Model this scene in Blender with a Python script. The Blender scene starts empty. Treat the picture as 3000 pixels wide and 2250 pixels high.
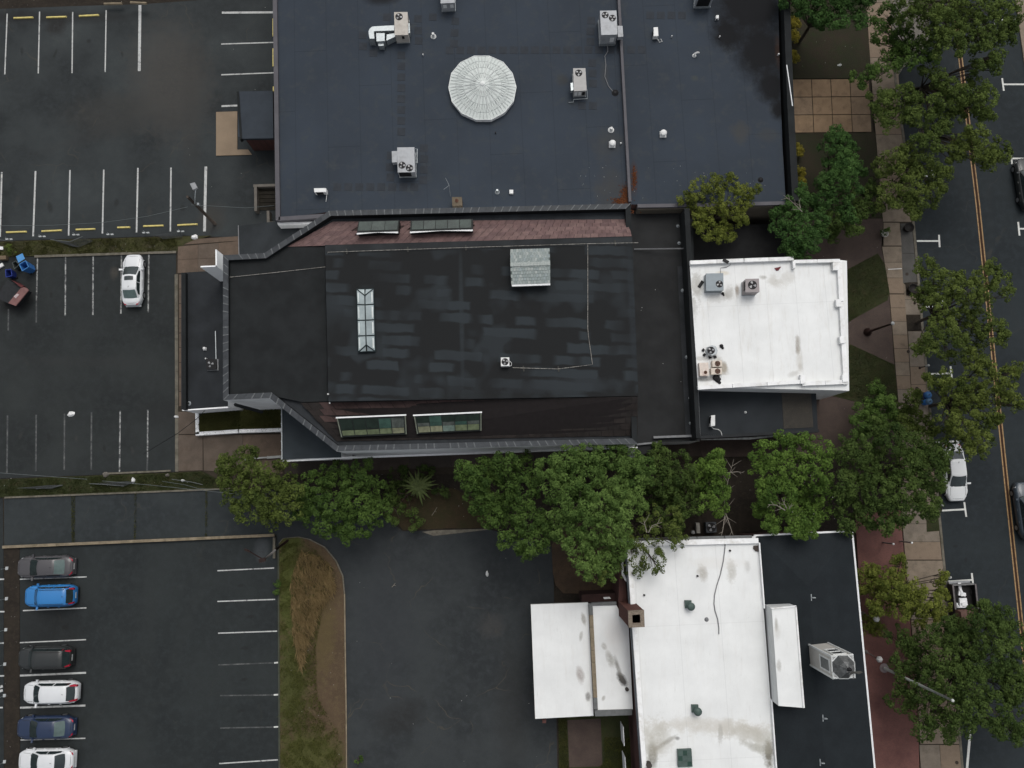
import bpy, math, random
import numpy as np
from mathutils import Vector

SC = bpy.context.scene
COL = SC.collection
random.seed(7)
RNG = np.random.default_rng(11)

# ------------------------------------------------------------------ camera, sky, sun, exposure
CAM_H = 72.0                      # drone height in metres
F_PX = 2430.0                     # focal length for a 3000 px wide frame
TILT = math.atan(314.0 / F_PX)    # the drone camera looks 7.4 degrees off straight down
cd = bpy.data.cameras.new('drone_camera')
cam = bpy.data.objects.new('drone_camera', cd)
COL.objects.link(cam)
cam.location = (0, 0, CAM_H)
cam.rotation_euler = (TILT, 0, 0)
cd.sensor_width = 36.0
cd.lens = 36.0 * F_PX / 3000.0
cd.clip_start = 0.5
cd.clip_end = 3000
SC.camera = cam

SUN_EL, SUN_AZ = math.radians(62), math.radians(14)      # overcast, brighter towards the top of the picture
world = bpy.data.worlds.new('World')
SC.world = world
world.use_nodes = True
wn, wl = world.node_tree.nodes, world.node_tree.links
wn.clear()
sky = wn.new('ShaderNodeTexSky')
sky.sky_type = 'NISHITA'
sky.sun_disc = False
sky.sun_elevation = SUN_EL
sky.sun_rotation = SUN_AZ
sky.air_density = 1.0
sky.dust_density = 6.0
hs = wn.new('ShaderNodeHueSaturation')
hs.inputs['Saturation'].default_value = 0.30
bg = wn.new('ShaderNodeBackground')
bg.inputs['Strength'].default_value = 0.138
wo = wn.new('ShaderNodeOutputWorld')
wl.new(sky.outputs[0], hs.inputs['Color'])
wl.new(hs.outputs[0], bg.inputs['Color'])
wl.new(bg.outputs[0], wo.inputs['Surface'])
sd = bpy.data.lights.new('sun', 'SUN')
sd.energy = 0.5
sd.angle = math.radians(30)
sd.color = (1.0, 0.975, 0.94)
sun = bpy.data.objects.new('sun', sd)
COL.objects.link(sun)
sdir = Vector((math.sin(SUN_AZ) * math.cos(SUN_EL), math.cos(SUN_AZ) * math.cos(SUN_EL), math.sin(SUN_EL)))
sun.rotation_euler = (-sdir).to_track_quat('-Z', 'Y').to_euler()
sun.location = (0, 0, 60)

SC.view_settings.view_transform = 'Standard'
SC.view_settings.look = 'None'
SC.view_settings.gamma = 1.0
SC.view_settings.use_curve_mapping = False
SC.view_settings.exposure = 0.0
SC.render.engine = 'CYCLES'
SC.render.resolution_x, SC.render.resolution_y = 1024, 768


# ------------------------------------------------------------------ survey: plan position of a surveyed point at height z
def P(px, py, z=0.0):
    x = (px - 1500.0) / F_PX
    y = (1125.0 - py) / F_PX
    wy = y * math.cos(TILT) + math.sin(TILT)
    wz = y * math.sin(TILT) - math.cos(TILT)
    k = (CAM_H - z) / (-wz)
    return Vector((x * k, wy * k, z))


def S(py=1200, z=0.0):            # pixels per metre there
    return 1.0 / (P(1501, py, z) - P(1500, py, z)).length


# ------------------------------------------------------------------ materials
MATS = {}


def nodes_of(name):
    m = bpy.data.materials.new(name)
    m.use_nodes = True
    nt = m.node_tree
    nt.nodes.clear()
    out = nt.nodes.new('ShaderNodeOutputMaterial')
    b = nt.nodes.new('ShaderNodeBsdfPrincipled')
    nt.links.new(b.outputs[0], out.inputs['Surface'])
    return m, nt, b, out


def mixc(nt, fac, a, b, mode='MIX'):
    n = nt.nodes.new('ShaderNodeMix')
    n.data_type = 'RGBA'
    n.blend_type = mode
    for sock, v in ((n.inputs[0], fac), (n.inputs[6], a), (n.inputs[7], b)):
        if hasattr(v, 'is_output') or isinstance(v, bpy.types.NodeSocket):
            nt.links.new(v, sock)
        elif isinstance(v, (int, float)):
            sock.default_value = v
        else:
            sock.default_value = (v[0], v[1], v[2], 1)
    return n.outputs[2]


def pos_of(nt, scale=(1, 1, 1), rot=0.0, local=False):
    if local:
        g = nt.nodes.new('ShaderNodeTexCoord').outputs['Object']
    else:
        g = nt.nodes.new('ShaderNodeNewGeometry').outputs['Position']
    m = nt.nodes.new('ShaderNodeMapping')
    m.inputs['Scale'].default_value = scale
    m.inputs['Rotation'].default_value = (0, 0, rot)
    nt.links.new(g, m.inputs[0])
    return m.outputs[0]


def noise(nt, vec, scale, detail=4, rough=0.55, lo=0.35, hi=0.65, distort=0.0):
    n = nt.nodes.new('ShaderNodeTexNoise')
    n.inputs['Scale'].default_value = scale
    n.inputs['Detail'].default_value = detail
    n.inputs['Roughness'].default_value = rough
    n.inputs['Distortion'].default_value = distort
    nt.links.new(vec, n.inputs['Vector'])
    r = nt.nodes.new('ShaderNodeMapRange')
    r.inputs['From Min'].default_value = lo
    r.inputs['From Max'].default_value = hi
    nt.links.new(n.outputs[0], r.inputs[0])
    return r.outputs[0]


def math_n(nt, op, a, b=None, clamp=False):
    n = nt.nodes.new('ShaderNodeMath')
    n.operation = op
    n.use_clamp = clamp
    for sock, v in zip(n.inputs, (a, b)):
        if v is None:
            continue
        if isinstance(v, bpy.types.NodeSocket):
            nt.links.new(v, sock)
        else:
            sock.default_value = v
    return n.outputs[0]


def bump(nt, b, h, strength=0.3, dist=0.02):
    n = nt.nodes.new('ShaderNodeBump')
    n.inputs['Strength'].default_value = strength
    n.inputs['Distance'].default_value = dist
    nt.links.new(h, n.inputs['Height'])
    nt.links.new(n.outputs[0], b.inputs['Normal'])


def mat(name, col, rough=0.8, metal=0.0, var=0.12, vscale=3.0, fine=0.0, coat=0.0, spec=None, local=False, dirt=None):
    """plain surface with a soft mottling"""
    if name in MATS:
        return MATS[name]
    m, nt, b, o = nodes_of(name)
    v = pos_of(nt, local=local)
    c = mixc(nt, noise(nt, v, vscale), [x * (1 - var) for x in col], [min(1, x * (1 + var)) for x in col])
    if fine:
        c = mixc(nt, noise(nt, v, 28, 2), mixc(nt, 1.0, c, [1 - fine] * 3, 'MULTIPLY'), mixc(nt, 1.0, c, [1 + fine] * 3, 'MULTIPLY'))
    if dirt:
        c = mixc(nt, noise(nt, v, 1.3, 6, 0.65, 0.5, 0.75), c, dirt)
    nt.links.new(c, b.inputs['Base Color'])
    b.inputs['Roughness'].default_value = rough
    b.inputs['Metallic'].default_value = metal
    b.inputs['Coat Weight'].default_value = coat
    b.inputs['Coat Roughness'].default_value = 0.08
    b.inputs['Specular IOR Level'].default_value = spec if spec is not None else (0.5 if coat else 0.22)
    MATS[name] = m
    return m


def ellipses(nt, c, v, spots, z):
    """stains and patches with a place and outline of their own: (px, py, rx, ry, angle, colour, strength, raggedness)"""
    nz = noise(nt, v, 1.5, 9, 0.78, 0.18, 0.82)
    nf = noise(nt, v, 3.0, 8, 0.8, 0.30, 0.62)
    s = S(1200, z)
    for (px, py, rx, ry, ang, col, st, rag) in spots:
        m = nt.nodes.new('ShaderNodeMapping')
        m.vector_type = 'TEXTURE'
        q = P(px, py, z)
        m.inputs['Location'].default_value = (q.x, q.y, z)
        m.inputs['Rotation'].default_value = (0, 0, math.radians(ang))
        m.inputs['Scale'].default_value = (rx / s, ry / s, 1000)
        g = nt.nodes.new('ShaderNodeNewGeometry').outputs['Position']
        nt.links.new(g, m.inputs[0])
        L = nt.nodes.new('ShaderNodeVectorMath')
        L.operation = 'LENGTH'
        nt.links.new(m.outputs[0], L.inputs[0])
        d = math_n(nt, 'ADD', L.outputs['Value'], math_n(nt, 'MULTIPLY', math_n(nt, 'SUBTRACT', nz, 0.5), rag))
        r = nt.nodes.new('ShaderNodeMapRange')
        r.inputs['From Min'].default_value = 1.05
        r.inputs['From Max'].default_value = 0.45 if rag < 3 else 0.9
        r.inputs['To Max'].default_value = st
        nt.links.new(d, r.inputs[0])
        k = math_n(nt, 'MULTIPLY', r.outputs[0], math_n(nt, 'ADD', math_n(nt, 'MULTIPLY', nf, 0.6), 0.4)) if st < 0.9 else r.outputs[0]
        c = mixc(nt, k, c, col)
    return c


def seams(nt, c, direction, period, offset, dark=0.72, width=0.05, rot=-0.045, local=False):
    v = pos_of(nt, rot=rot, local=local)
    sp = nt.nodes.new('ShaderNodeSeparateXYZ')
    nt.links.new(v, sp.inputs[0])
    a = math_n(nt, 'ADD', sp.outputs[direction], offset)
    f = math_n(nt, 'FRACT', math_n(nt, 'DIVIDE', a, period))
    k = math_n(nt, 'LESS_THAN', f, width / period)
    return mixc(nt, math_n(nt, 'MULTIPLY', k, 1 - dark), c, (0, 0, 0))


def asphalt(name, col, light=1.35, cracks=0.0, spots=(), z=0.02, seal=0.0):
    m, nt, b, o = nodes_of(name)
    v = pos_of(nt)
    big = noise(nt, v, 0.16, 5, 0.6, 0.38, 0.66)
    c = mixc(nt, big, [x * 0.86 for x in col], [col[0] * light, col[1] * light * 0.99, col[2] * light * 0.96])
    c = mixc(nt, noise(nt, v, 1.7, 5, 0.6, 0.45, 0.8), c, [x * 1.35 for x in col])
    fine = noise(nt, v, 32, 3, 0.7, 0.3, 0.7)
    c = mixc(nt, fine, mixc(nt, 1.0, c, [0.82] * 3, 'MULTIPLY'), mixc(nt, 1.0, c, [1.2] * 3, 'MULTIPLY'))
    c = ellipses(nt, c, v, spots, z)
    if cracks:
        vv = pos_of(nt)
        n = nt.nodes.new('ShaderNodeTexNoise')
        n.inputs['Scale'].default_value = 0.5
        nt.links.new(vv, n.inputs['Vector'])
        mv = nt.nodes.new('ShaderNodeVectorMath')
        mv.operation = 'MULTIPLY_ADD'
        nt.links.new(n.outputs['Color'], mv.inputs[0])
        mv.inputs[1].default_value = (2.5, 2.5, 0)
        nt.links.new(vv, mv.inputs[2])
        vo = nt.nodes.new('ShaderNodeTexVoronoi')
        vo.feature = 'DISTANCE_TO_EDGE'
        vo.inputs['Scale'].default_value = 0.17
        nt.links.new(mv.outputs[0], vo.inputs['Vector'])
        k = math_n(nt, 'LESS_THAN', vo.outputs['Distance'], 0.0055)
        k = math_n(nt, 'MULTIPLY', k, noise(nt, v, 0.35, 3, 0.5, 0.5, 0.62))
        c = mixc(nt, math_n(nt, 'MULTIPLY', k, cracks * 0.55), c, (0.07, 0.062, 0.045))
    nt.links.new(c, b.inputs['Base Color'])
    b.inputs['Roughness'].default_value = 0.85
    b.inputs['Specular IOR Level'].default_value = 0.3
    b.inputs['Specular IOR Level'].default_value = 0.2
    bump(nt, b, fine, 0.35, 0.01)
    MATS[name] = m
    return m


def paint(name, col, under, lo=0.40, hi=0.52, sc=2.2):
    """worn road paint: the asphalt shows through in flecks"""
    m, nt, b, o = nodes_of(name)
    v = pos_of(nt)
    k = noise(nt, v, sc, 8, 0.75, lo, hi)
    nt.links.new(mixc(nt, k, under, mixc(nt, noise(nt, v, 6), [x * 0.8 for x in col], col)), b.inputs['Base Color'])
    b.inputs['Roughness'].default_value = 0.7
    MATS[name] = m
    return m


def ground_mix(name, a, c2, c3, sc=0.5, rough=0.95, spots=(), z=0.1):
    m, nt, b, o = nodes_of(name)
    v = pos_of(nt)
    c = mixc(nt, noise(nt, v, sc, 6, 0.62, 0.38, 0.62), a, c2)
    c = mixc(nt, noise(nt, v, sc * 5, 6, 0.7, 0.5, 0.72), c, c3)
    c = ellipses(nt, c, v, spots, z)
    f = noise(nt, v, 22, 4, 0.75, 0.25, 0.75)
    c = mixc(nt, f, mixc(nt, 1.0, c, [0.6] * 3, 'MULTIPLY'), mixc(nt, 1.0, c, [1.4] * 3, 'MULTIPLY'))
    nt.links.new(c, b.inputs['Base Color'])
    b.inputs['Roughness'].default_value = rough
    b.inputs['Specular IOR Level'].default_value = 0.2
    bump(nt, b, f, 0.8, 0.05)
    MATS[name] = m
    return m


def white_roof(name, z, spots=(), col=(0.72, 0.735, 0.725), seam=2.4, grime=0.5):
    m, nt, b, o = nodes_of(name)
    v = pos_of(nt)
    c = mixc(nt, noise(nt, v, 0.45, 6, 0.6, 0.35, 0.65), [x * 0.90 for x in col], col)
    st = pos_of(nt, (2.2, 0.35, 1), 0.045)
    c = mixc(nt, math_n(nt, 'MULTIPLY', noise(nt, st, 1.3, 6, 0.7, 0.52, 0.82), grime), c, (0.46, 0.43, 0.37))
    c = mixc(nt, math_n(nt, 'MULTIPLY', noise(nt, v, 2.6, 8, 0.8, 0.62, 0.80), grime * 1.3), c, (0.26, 0.24, 0.2))
    sc_ = pos_of(nt, (7.0, 0.8, 1), 0.045)
    c = mixc(nt, math_n(nt, 'MULTIPLY', noise(nt, sc_, 1.0, 7, 0.8, 0.60, 0.74), 0.45), c, (0.30, 0.29, 0.25))
    c = ellipses(nt, c, v, spots, z)
    fl = noise(nt, v, 7.0, 6, 0.8, 0.64, 0.72)
    c = mixc(nt, math_n(nt, 'MULTIPLY', fl, 0.5), c, (0.2, 0.19, 0.16))
    c = seams(nt, c, 0, seam, 0.4, 0.90, 0.05)
    c = seams(nt, c, 1, seam * 3.1, 0.9, 0.92, 0.05)
    nt.links.new(c, b.inputs['Base Color'])
    b.inputs['Roughness'].default_value = 0.55
    b.inputs['Specular IOR Level'].default_value = 0.3
    MATS[name] = m
    return m


# ------------------------------------------------------------------ object helpers
ORG = {}            # world origin of every object built here


def link(o, parent=None):
    COL.objects.link(o)
    if parent is not None:
        o.parent = parent
    return o


def thing(name, label, cat, loc=(0, 0, 0), group=None, rz=0.0):
    o = bpy.data.objects.new(name, None)
    o.empty_display_size = 0.3
    o.location = loc
    o.rotation_euler = (0, 0, rz)
    link(o)
    ORG[o.name] = Vector(loc)
    o['label'] = label
    o['category'] = cat
    if group:
        o['group'] = group
    return o


def mesh_obj(name, verts, faces, m, parent=None, smooth=False, kind=None, local=False, label=None):
    """one mesh object; world coordinates unless local"""
    if parent is not None and not local:
        w = ORG[parent.name]
        verts = [(v[0] - w.x, v[1] - w.y, v[2] - w.z) for v in verts]
    me = bpy.data.meshes.new(name)
    me.from_pydata([tuple(v) for v in verts], [], faces)
    if isinstance(m, (list, tuple)):
        for q in m:
            me.materials.append(q)
    else:
        me.materials.append(m)
    if smooth:
        me.shade_smooth()
    me.update()
    o = bpy.data.objects.new(name, me)
    link(o, parent)
    ORG[o.name] = ORG[parent.name] if parent is not None else Vector((0, 0, 0))
    if kind:
        o['kind'] = kind
    if label:
        o['label'] = label
    return o


def tag(o, label, cat, group=None):
    """a thing that is a single mesh: origin moved to its base"""
    me = o.data
    n = len(me.vertices)
    co = np.empty(n * 3, dtype=np.float32)
    me.vertices.foreach_get('co', co)
    co = co.reshape(-1, 3)
    c = np.array([(co[:, 0].min() + co[:, 0].max()) / 2, (co[:, 1].min() + co[:, 1].max()) / 2, co[:, 2].min()])
    co -= c
    me.vertices.foreach_set('co', co.ravel())
    me.update()
    o.location = Vector(c)
    ORG[o.name] = Vector(c)
    o['label'] = label
    o['category'] = cat
    if group:
        o['group'] = group
    return o


class MB:
    """collects shapes, then builds them as one mesh"""

    def __init__(s):
        s.v, s.f, s.mi = [], [], []

    def add(s, vs, fs, mi=0):
        n = len(s.v)
        s.v += [tuple(v) for v in vs]
        s.f += [tuple(i + n for i in f) for f in fs]
        s.mi += [mi] * len(fs)

    def hexa(s, b, t, mi=0):      # bottom quad, top quad
        s.add(list(b) + list(t), [(3, 2, 1, 0), (4, 5, 6, 7), (0, 1, 5, 4), (1, 2, 6, 5), (2, 3, 7, 6), (3, 0, 4, 7)], mi)

    def box(s, c, size, rz=0.0, mi=0, taper=1.0):
        ca, sa = math.cos(rz), math.sin(rz)
        hx, hy = size[0] / 2, size[1] / 2
        z0, z1 = c[2], c[2] + size[2]

        def q(k, z):
            return [(c[0] + (x * ca - y * sa) * k, c[1] + (x * sa + y * ca) * k, z) for x, y in ((-hx, -hy), (hx, -hy), (hx, hy), (-hx, hy))]
        s.hexa(q(1, z0), q(taper, z1), mi)

    def prism(s, pts, z0, z1, mi=0, mside=None):
        """pts: world xy outline (any turn)"""
        a = sum(pts[i][0] * pts[(i + 1) % len(pts)][1] - pts[(i + 1) % len(pts)][0] * pts[i][1] for i in range(len(pts)))
        if a < 0:
            pts = pts[::-1]
        n = len(pts)
        s.add([(p[0], p[1], z1) for p in pts] + [(p[0], p[1], z0) for p in pts], [tuple(range(n))], mi)
        k = len(s.v) - 2 * n
        for i in range(n):
            j = (i + 1) % n
            s.f.append((k + i, k + n + i, k + n + j, k + j))
            s.mi.append(mi if mside is None else mside)
        s.f.append(tuple(k + n + i for i in range(n - 1, -1, -1)))
        s.mi.append(mi if mside is None else mside)

    def tube(s, path, r0, r1=None, seg=6, mi=0, cap=True):
        r1 = r0 if r1 is None else r1
        path = [Vector(p) for p in path]
        n = len(path)
        base = len(s.v)
        for i, p in enumerate(path):
            d = (path[min(i + 1, n - 1)] - path[max(i - 1, 0)]).normalized()
            u = d.orthogonal().normalized() if abs(d.z) > 0.99 else d.cross(Vector((0, 0, 1))).normalized()
            w = d.cross(u)
            r = r0 + (r1 - r0) * i / max(1, n - 1)
            for k in range(seg):
                a = 2 * math.pi * k / seg
                s.v.append(tuple(p + (u * math.cos(a) + w * math.sin(a)) * r))
        for i in range(n - 1):
            for k in range(seg):
                a, b2 = base + i * seg + k, base + i * seg + (k + 1) % seg
                s.f.append((a, b2, b2 + seg, a + seg))
                s.mi.append(mi)
        if cap:
            s.f.append(tuple(base + k for k in range(seg)))
            s.f.append(tuple(base + (n - 1) * seg + k for k in range(seg - 1, -1, -1)))
            s.mi += [mi, mi]

    def lathe(s, c, prof, seg=16, mi=0, close=True):
        base = len(s.v)
        for (r, z) in prof:
            for k in range(seg):
                a = 2 * math.pi * k / seg
                s.v.append((c[0] + r * math.cos(a), c[1] + r * math.sin(a), c[2] + z))
        for i in range(len(prof) - 1):
            for k in range(seg):
                a, b2 = base + i * seg + k, base + i * seg + (k + 1) % seg
                s.f.append((a, b2, b2 + seg, a + seg))
                s.mi.append(mi)
        if close:
            e = base + (len(prof) - 1) * seg
            s.f.append(tuple(e + k for k in range(seg)))
            s.mi.append(mi)

    def build(s, name, m, parent=None, smooth=False, kind=None, local=False, label=None):
        o = mesh_obj(name, s.v, s.f, m, parent, smooth, kind, local, label)
        if isinstance(m, (list, tuple)):
            o.data.polygons.foreach_set('material_index', s.mi)
        return o


def sheet(name, px, z, m, parent=None, kind='structure', z0=None):
    """flat or slab-like piece of ground from a surveyed outline"""
    pts = [P(x, y, z) for x, y in px]
    b = MB()
    b.prism(pts, z - 0.03 if z0 is None else z0, z)
    return b.build(name, m, parent, kind=kind if parent is None else None)


def lerp(a, b, t):
    return a + (b - a) * t


def quad_at(q, u, v):
    """bilinear point in a surveyed quad: q = TL, TR, BR, BL"""
    x = lerp(lerp(q[0][0], q[1][0], u), lerp(q[3][0], q[2][0], u), v)
    y = lerp(lerp(q[0][1], q[1][1], u), lerp(q[3][1], q[2][1], u), v)
    return (x, y)


def px_cell(q, u0, u1, v0, v1):
    return [quad_at(q, u0, v0), quad_at(q, u1, v0), quad_at(q, u1, v1), quad_at(q, u0, v1)]


def slabs(parent, q, nu, nv, z, ms, gap=1.1, name='paving_slab', th=0.05):
    for i in range(nu):
        for j in range(nv):
            c = px_cell(q, i / nu, (i + 1) / nu, j / nv, (j + 1) / nv)
            cx, cy = sum(p[0] for p in c) / 4, sum(p[1] for p in c) / 4
            g = gap * 0.5
            c = [(p[0] + (g if p[0] < cx else -g), p[1] + (g if p[1] < cy else -g)) for p in c]
            dz = random.uniform(-0.008, 0.008)
            b = MB()
            b.prism([P(x, y, z) for x, y in c], z - th, z + dz)
            b.build(name, random.choice(ms), parent)


def line_px(b, p0, p1, w, z=0.026, th=0.008):
    """painted stripe between two surveyed points, width in metres"""
    a, c = P(p0[0], p0[1], z), P(p1[0], p1[1], z)
    d = (c - a).normalized()
    n = Vector((-d.y, d.x, 0)) * w / 2
    b.hexa([v - Vector((0, 0, th)) for v in (a - n, c - n, c + n, a + n)], [a - n, c - n, c + n, a + n])


# ------------------------------------------------------------------ colours
white_paint = paint('worn_white_paint', (0.46, 0.47, 0.46), (0.05, 0.053, 0.055), 0.33, 0.47)
faded_paint = paint('faded_white_paint', (0.12, 0.125, 0.12), (0.026, 0.030, 0.031), 0.42, 0.66)
bright_paint = paint('fresh_white_paint', (0.60, 0.61, 0.58), (0.12, 0.12, 0.12), 0.20, 0.36)
yellow_line = paint('amber_line_paint', (0.32, 0.20, 0.085), (0.1, 0.06, 0.03), 0.32, 0.50)
yellow_stop = paint('yellow_stop_paint', (0.60, 0.50, 0.16), (0.30, 0.26, 0.14), 0.25, 0.5, 3.0)
brown_film = mat('worn_brown_paint', (0.035, 0.017, 0.010), 0.9)

A1 = asphalt('asphalt_old_lot', (0.0225, 0.0265, 0.028), 1.75, 0.5, [
    (165, 75, 38, 38, 0, (0.013, 0.011, 0.010), 0.8, 1.2), (500, 230, 150, 230, 10, (0.055, 0.052, 0.047), 0.85, 1.0), (350, 330, 200, 90, 5, (0.040, 0.040, 0.037), 0.7, 1.2),
    (620, 640, 50, 60, 0, (0.045, 0.04, 0.034), 0.6, 1.0), (150, 50, 330, 26, 0, (0.014, 0.014, 0.014), 0.7, 0.5), (50, 590, 9, 25, -12, (0.040, 0.040, 0.037), 0.60, 1.2), (147, 607, 9, 23, 20, (0.011, 0.0105, 0.010), 0.60, 1.2), (244, 634, 5, 8, 10, (0.040, 0.040, 0.037), 0.60, 1.2), (341, 593, 9, 15, -8, (0.011, 0.0105, 0.010), 0.60, 1.2), (438, 620, 9, 25, 10, (0.040, 0.040, 0.037), 0.60, 1.2), (535, 610, 10, 12, -6, (0.011, 0.0105, 0.010), 0.60, 1.2), (64, 150, 6, 16, 4, (0.011, 0.0105, 0.010), 0.60, 1.2), (162, 157, 5, 18, -16, (0.011, 0.0105, 0.010), 0.60, 1.2), (260, 120, 9, 8, -1, (0.011, 0.0105, 0.010), 0.60, 1.2), (358, 159, 5, 12, 10, (0.011, 0.0105, 0.010), 0.60, 1.2), (300, 390, 240, 26, 18, (0.031, 0.033, 0.033), 0.50, 1.2), (560, 350, 40, 240, 4, (0.036, 0.036, 0.034), 0.50, 1.2)])
A2 = asphalt('asphalt_bank_lot', (0.0195, 0.0228, 0.0233), 1.35, 0.15, [
    (336, 800, 16, 22, 0, (0.07, 0.062, 0.052), 0.6, 1.0), (40, 870, 70, 60, 0, (0.011, 0.009, 0.008), 0.7, 0.8),
    (470, 1210, 90, 50, 0, (0.017, 0.018, 0.018), 0.5, 1), (150, 865, 6, 12, 7, (0.011, 0.0105, 0.010), 0.55, 1.2), (231, 845, 6, 12, 16, (0.011, 0.0105, 0.010), 0.55, 1.2), (312, 848, 6, 12, -12, (0.011, 0.0105, 0.010), 0.55, 1.2), (393, 876, 6, 12, 3, (0.011, 0.0105, 0.010), 0.55, 1.2), (60, 1276, 6, 13, -18, (0.040, 0.040, 0.037), 0.50, 1.2), (142, 1278, 6, 13, 11, (0.011, 0.0105, 0.010), 0.50, 1.2), (224, 1283, 6, 13, -4, (0.040, 0.040, 0.037), 0.50, 1.2), (306, 1313, 6, 13, 7, (0.011, 0.0105, 0.010), 0.50, 1.2), (388, 1319, 6, 13, 20, (0.040, 0.040, 0.037), 0.50, 1.2), (260, 1060, 260, 22, -1, (0.027, 0.029, 0.029), 0.50, 1.2)])
A3 = asphalt('asphalt_drive', (0.0265, 0.0305, 0.0325), 1.45, 1.0, [
    (1440, 1835, 45, 40, 0, (0.06, 0.058, 0.055), 0.5, 1.2), (1170, 2100, 90, 60, 20, (0.016, 0.015, 0.014), 0.6, 1.4),
    (1130, 1850, 110, 260, 0, (0.034, 0.038, 0.042), 0.6, 1.0), (1500, 2080, 60, 200, 0, (0.021, 0.021, 0.02), 0.5, 1.0)])
A4 = asphalt('asphalt_low_lot', (0.0195, 0.0235, 0.0245), 1.25, 0.1, [
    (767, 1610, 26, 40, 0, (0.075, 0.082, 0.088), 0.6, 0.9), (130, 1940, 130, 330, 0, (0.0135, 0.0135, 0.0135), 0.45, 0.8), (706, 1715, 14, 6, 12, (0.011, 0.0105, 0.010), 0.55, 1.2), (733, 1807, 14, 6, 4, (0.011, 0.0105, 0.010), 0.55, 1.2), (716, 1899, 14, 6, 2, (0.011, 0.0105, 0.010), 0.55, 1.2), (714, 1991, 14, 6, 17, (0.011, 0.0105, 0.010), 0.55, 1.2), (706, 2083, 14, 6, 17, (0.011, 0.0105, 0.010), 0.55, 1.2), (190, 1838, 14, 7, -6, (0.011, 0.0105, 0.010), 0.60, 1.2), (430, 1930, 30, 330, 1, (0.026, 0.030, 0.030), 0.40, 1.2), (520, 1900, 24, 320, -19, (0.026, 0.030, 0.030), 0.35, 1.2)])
A5 = asphalt('asphalt_road', (0.0175, 0.0225, 0.0255), 1.2, 0.35, [(2905, 900, 14, 900, -3, (0.024, 0.028, 0.030), 0.35, 1.2), (2960, 900, 14, 900, 18, (0.024, 0.028, 0.030), 0.30, 1.2), (2830, 1640, 5, 9, -10, (0.011, 0.0105, 0.010), 0.60, 1.2), (2800, 1600, 9, 5, 0, (0.011, 0.0105, 0.010), 0.50, 1.2), (2740, 760, 10, 7, 14, (0.011, 0.0105, 0.010), 0.50, 1.2)])
A6 = asphalt('asphalt_alley', (0.024, 0.029, 0.031), 1.3, 0.3)

SOIL = ground_mix('dark_soil', (0.022, 0.018, 0.0145), (0.032, 0.026, 0.020), (0.042, 0.035, 0.025), 0.6)
MULCH = ground_mix('brown_mulch', (0.035, 0.023, 0.016), (0.055, 0.034, 0.022), (0.075, 0.05, 0.03), 0.5)
GRASS = ground_mix('dim_grass', (0.026, 0.032, 0.013), (0.038, 0.045, 0.017), (0.048, 0.039, 0.020), 0.45)
LAWN = ground_mix('patchy_lawn', (0.027, 0.028, 0.016), (0.036, 0.029, 0.020), (0.026, 0.036, 0.014), 0.4)
VERGE = ground_mix('weedy_verge', (0.056, 0.060, 0.021), (0.040, 0.038, 0.020), (0.075, 0.064, 0.036), 0.6)
ISLE = ground_mix('island_ground', (0.098, 0.068, 0.042), (0.080, 0.056, 0.035), (0.12, 0.092, 0.05), 0.5, 0.95, [
    (850, 1700, 50, 240, 0, (0.066, 0.080, 0.020), 0.9, 1.4), (950, 1850, 40, 150, 0, (0.10, 0.078, 0.032), 0.7, 1.6), (855, 2000, 60, 180, 0, (0.060, 0.068, 0.020), 0.9, 1.3),
    (900, 2210, 120, 80, 0, (0.070, 0.076, 0.022), 0.9, 1.2), (900, 1640, 60, 50, 0, (0.055, 0.042, 0.02), 0.7, 1.2)], 0.1)
DIRT = ground_mix('bare_dirt', (0.085, 0.058, 0.038), (0.062, 0.044, 0.031), (0.045, 0.036, 0.024), 0.5)
CONC = [mat('sidewalk_concrete', (0.191, 0.156, 0.119), 0.85, 0, 0.10, 1.5, 0.12, dirt=(0.120, 0.099, 0.075)),
        mat('sidewalk_concrete_grey', (0.178, 0.151, 0.121), 0.85, 0, 0.12, 1.1, 0.12, dirt=(0.120, 0.101, 0.075)),
        mat('sidewalk_concrete_warm', (0.194, 0.149, 0.109), 0.85, 0, 0.10, 1.3, 0.12, dirt=(0.128, 0.099, 0.071))]
TAN = [mat('tan_concrete', (0.180, 0.130, 0.086), 0.85, 0, 0.12, 1.2, 0.12, dirt=(0.11, 0.08, 0.055)),
       mat('tan_concrete_warm', (0.198, 0.137, 0.084), 0.85, 0, 0.10, 1.4, 0.12, dirt=(0.12, 0.085, 0.055))]
BROWNC = [mat('brown_concrete', (0.108, 0.080, 0.060), 0.85, 0, 0.14, 0.9, 0.12, dirt=(0.075, 0.058, 0.044)),
          mat('brown_concrete_dull', (0.095, 0.075, 0.059), 0.85, 0, 0.14, 1.0, 0.12, dirt=(0.075, 0.056, 0.042))]
JOINT = mat('dirty_joint', (0.035, 0.028, 0.020), 0.95)
CURB = mat('curb_concrete', (0.125, 0.115, 0.092), 0.9, 0, 0.2, 2.0, 0.1, dirt=(0.065, 0.06, 0.04))
CURBT = mat('curb_concrete_tan', (0.20, 0.165, 0.115), 0.9, 0, 0.2, 2.0, 0.1, dirt=(0.11, 0.095, 0.06))
PALE = mat('pale_pad_concrete', (0.215, 0.165, 0.115), 0.85, 0, 0.07, 0.8, 0.06)
CORR = mat('grey_wall_cap', (0.13, 0.12, 0.105), 0.9, 0, 0.12, 2.0, 0.1)


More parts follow.
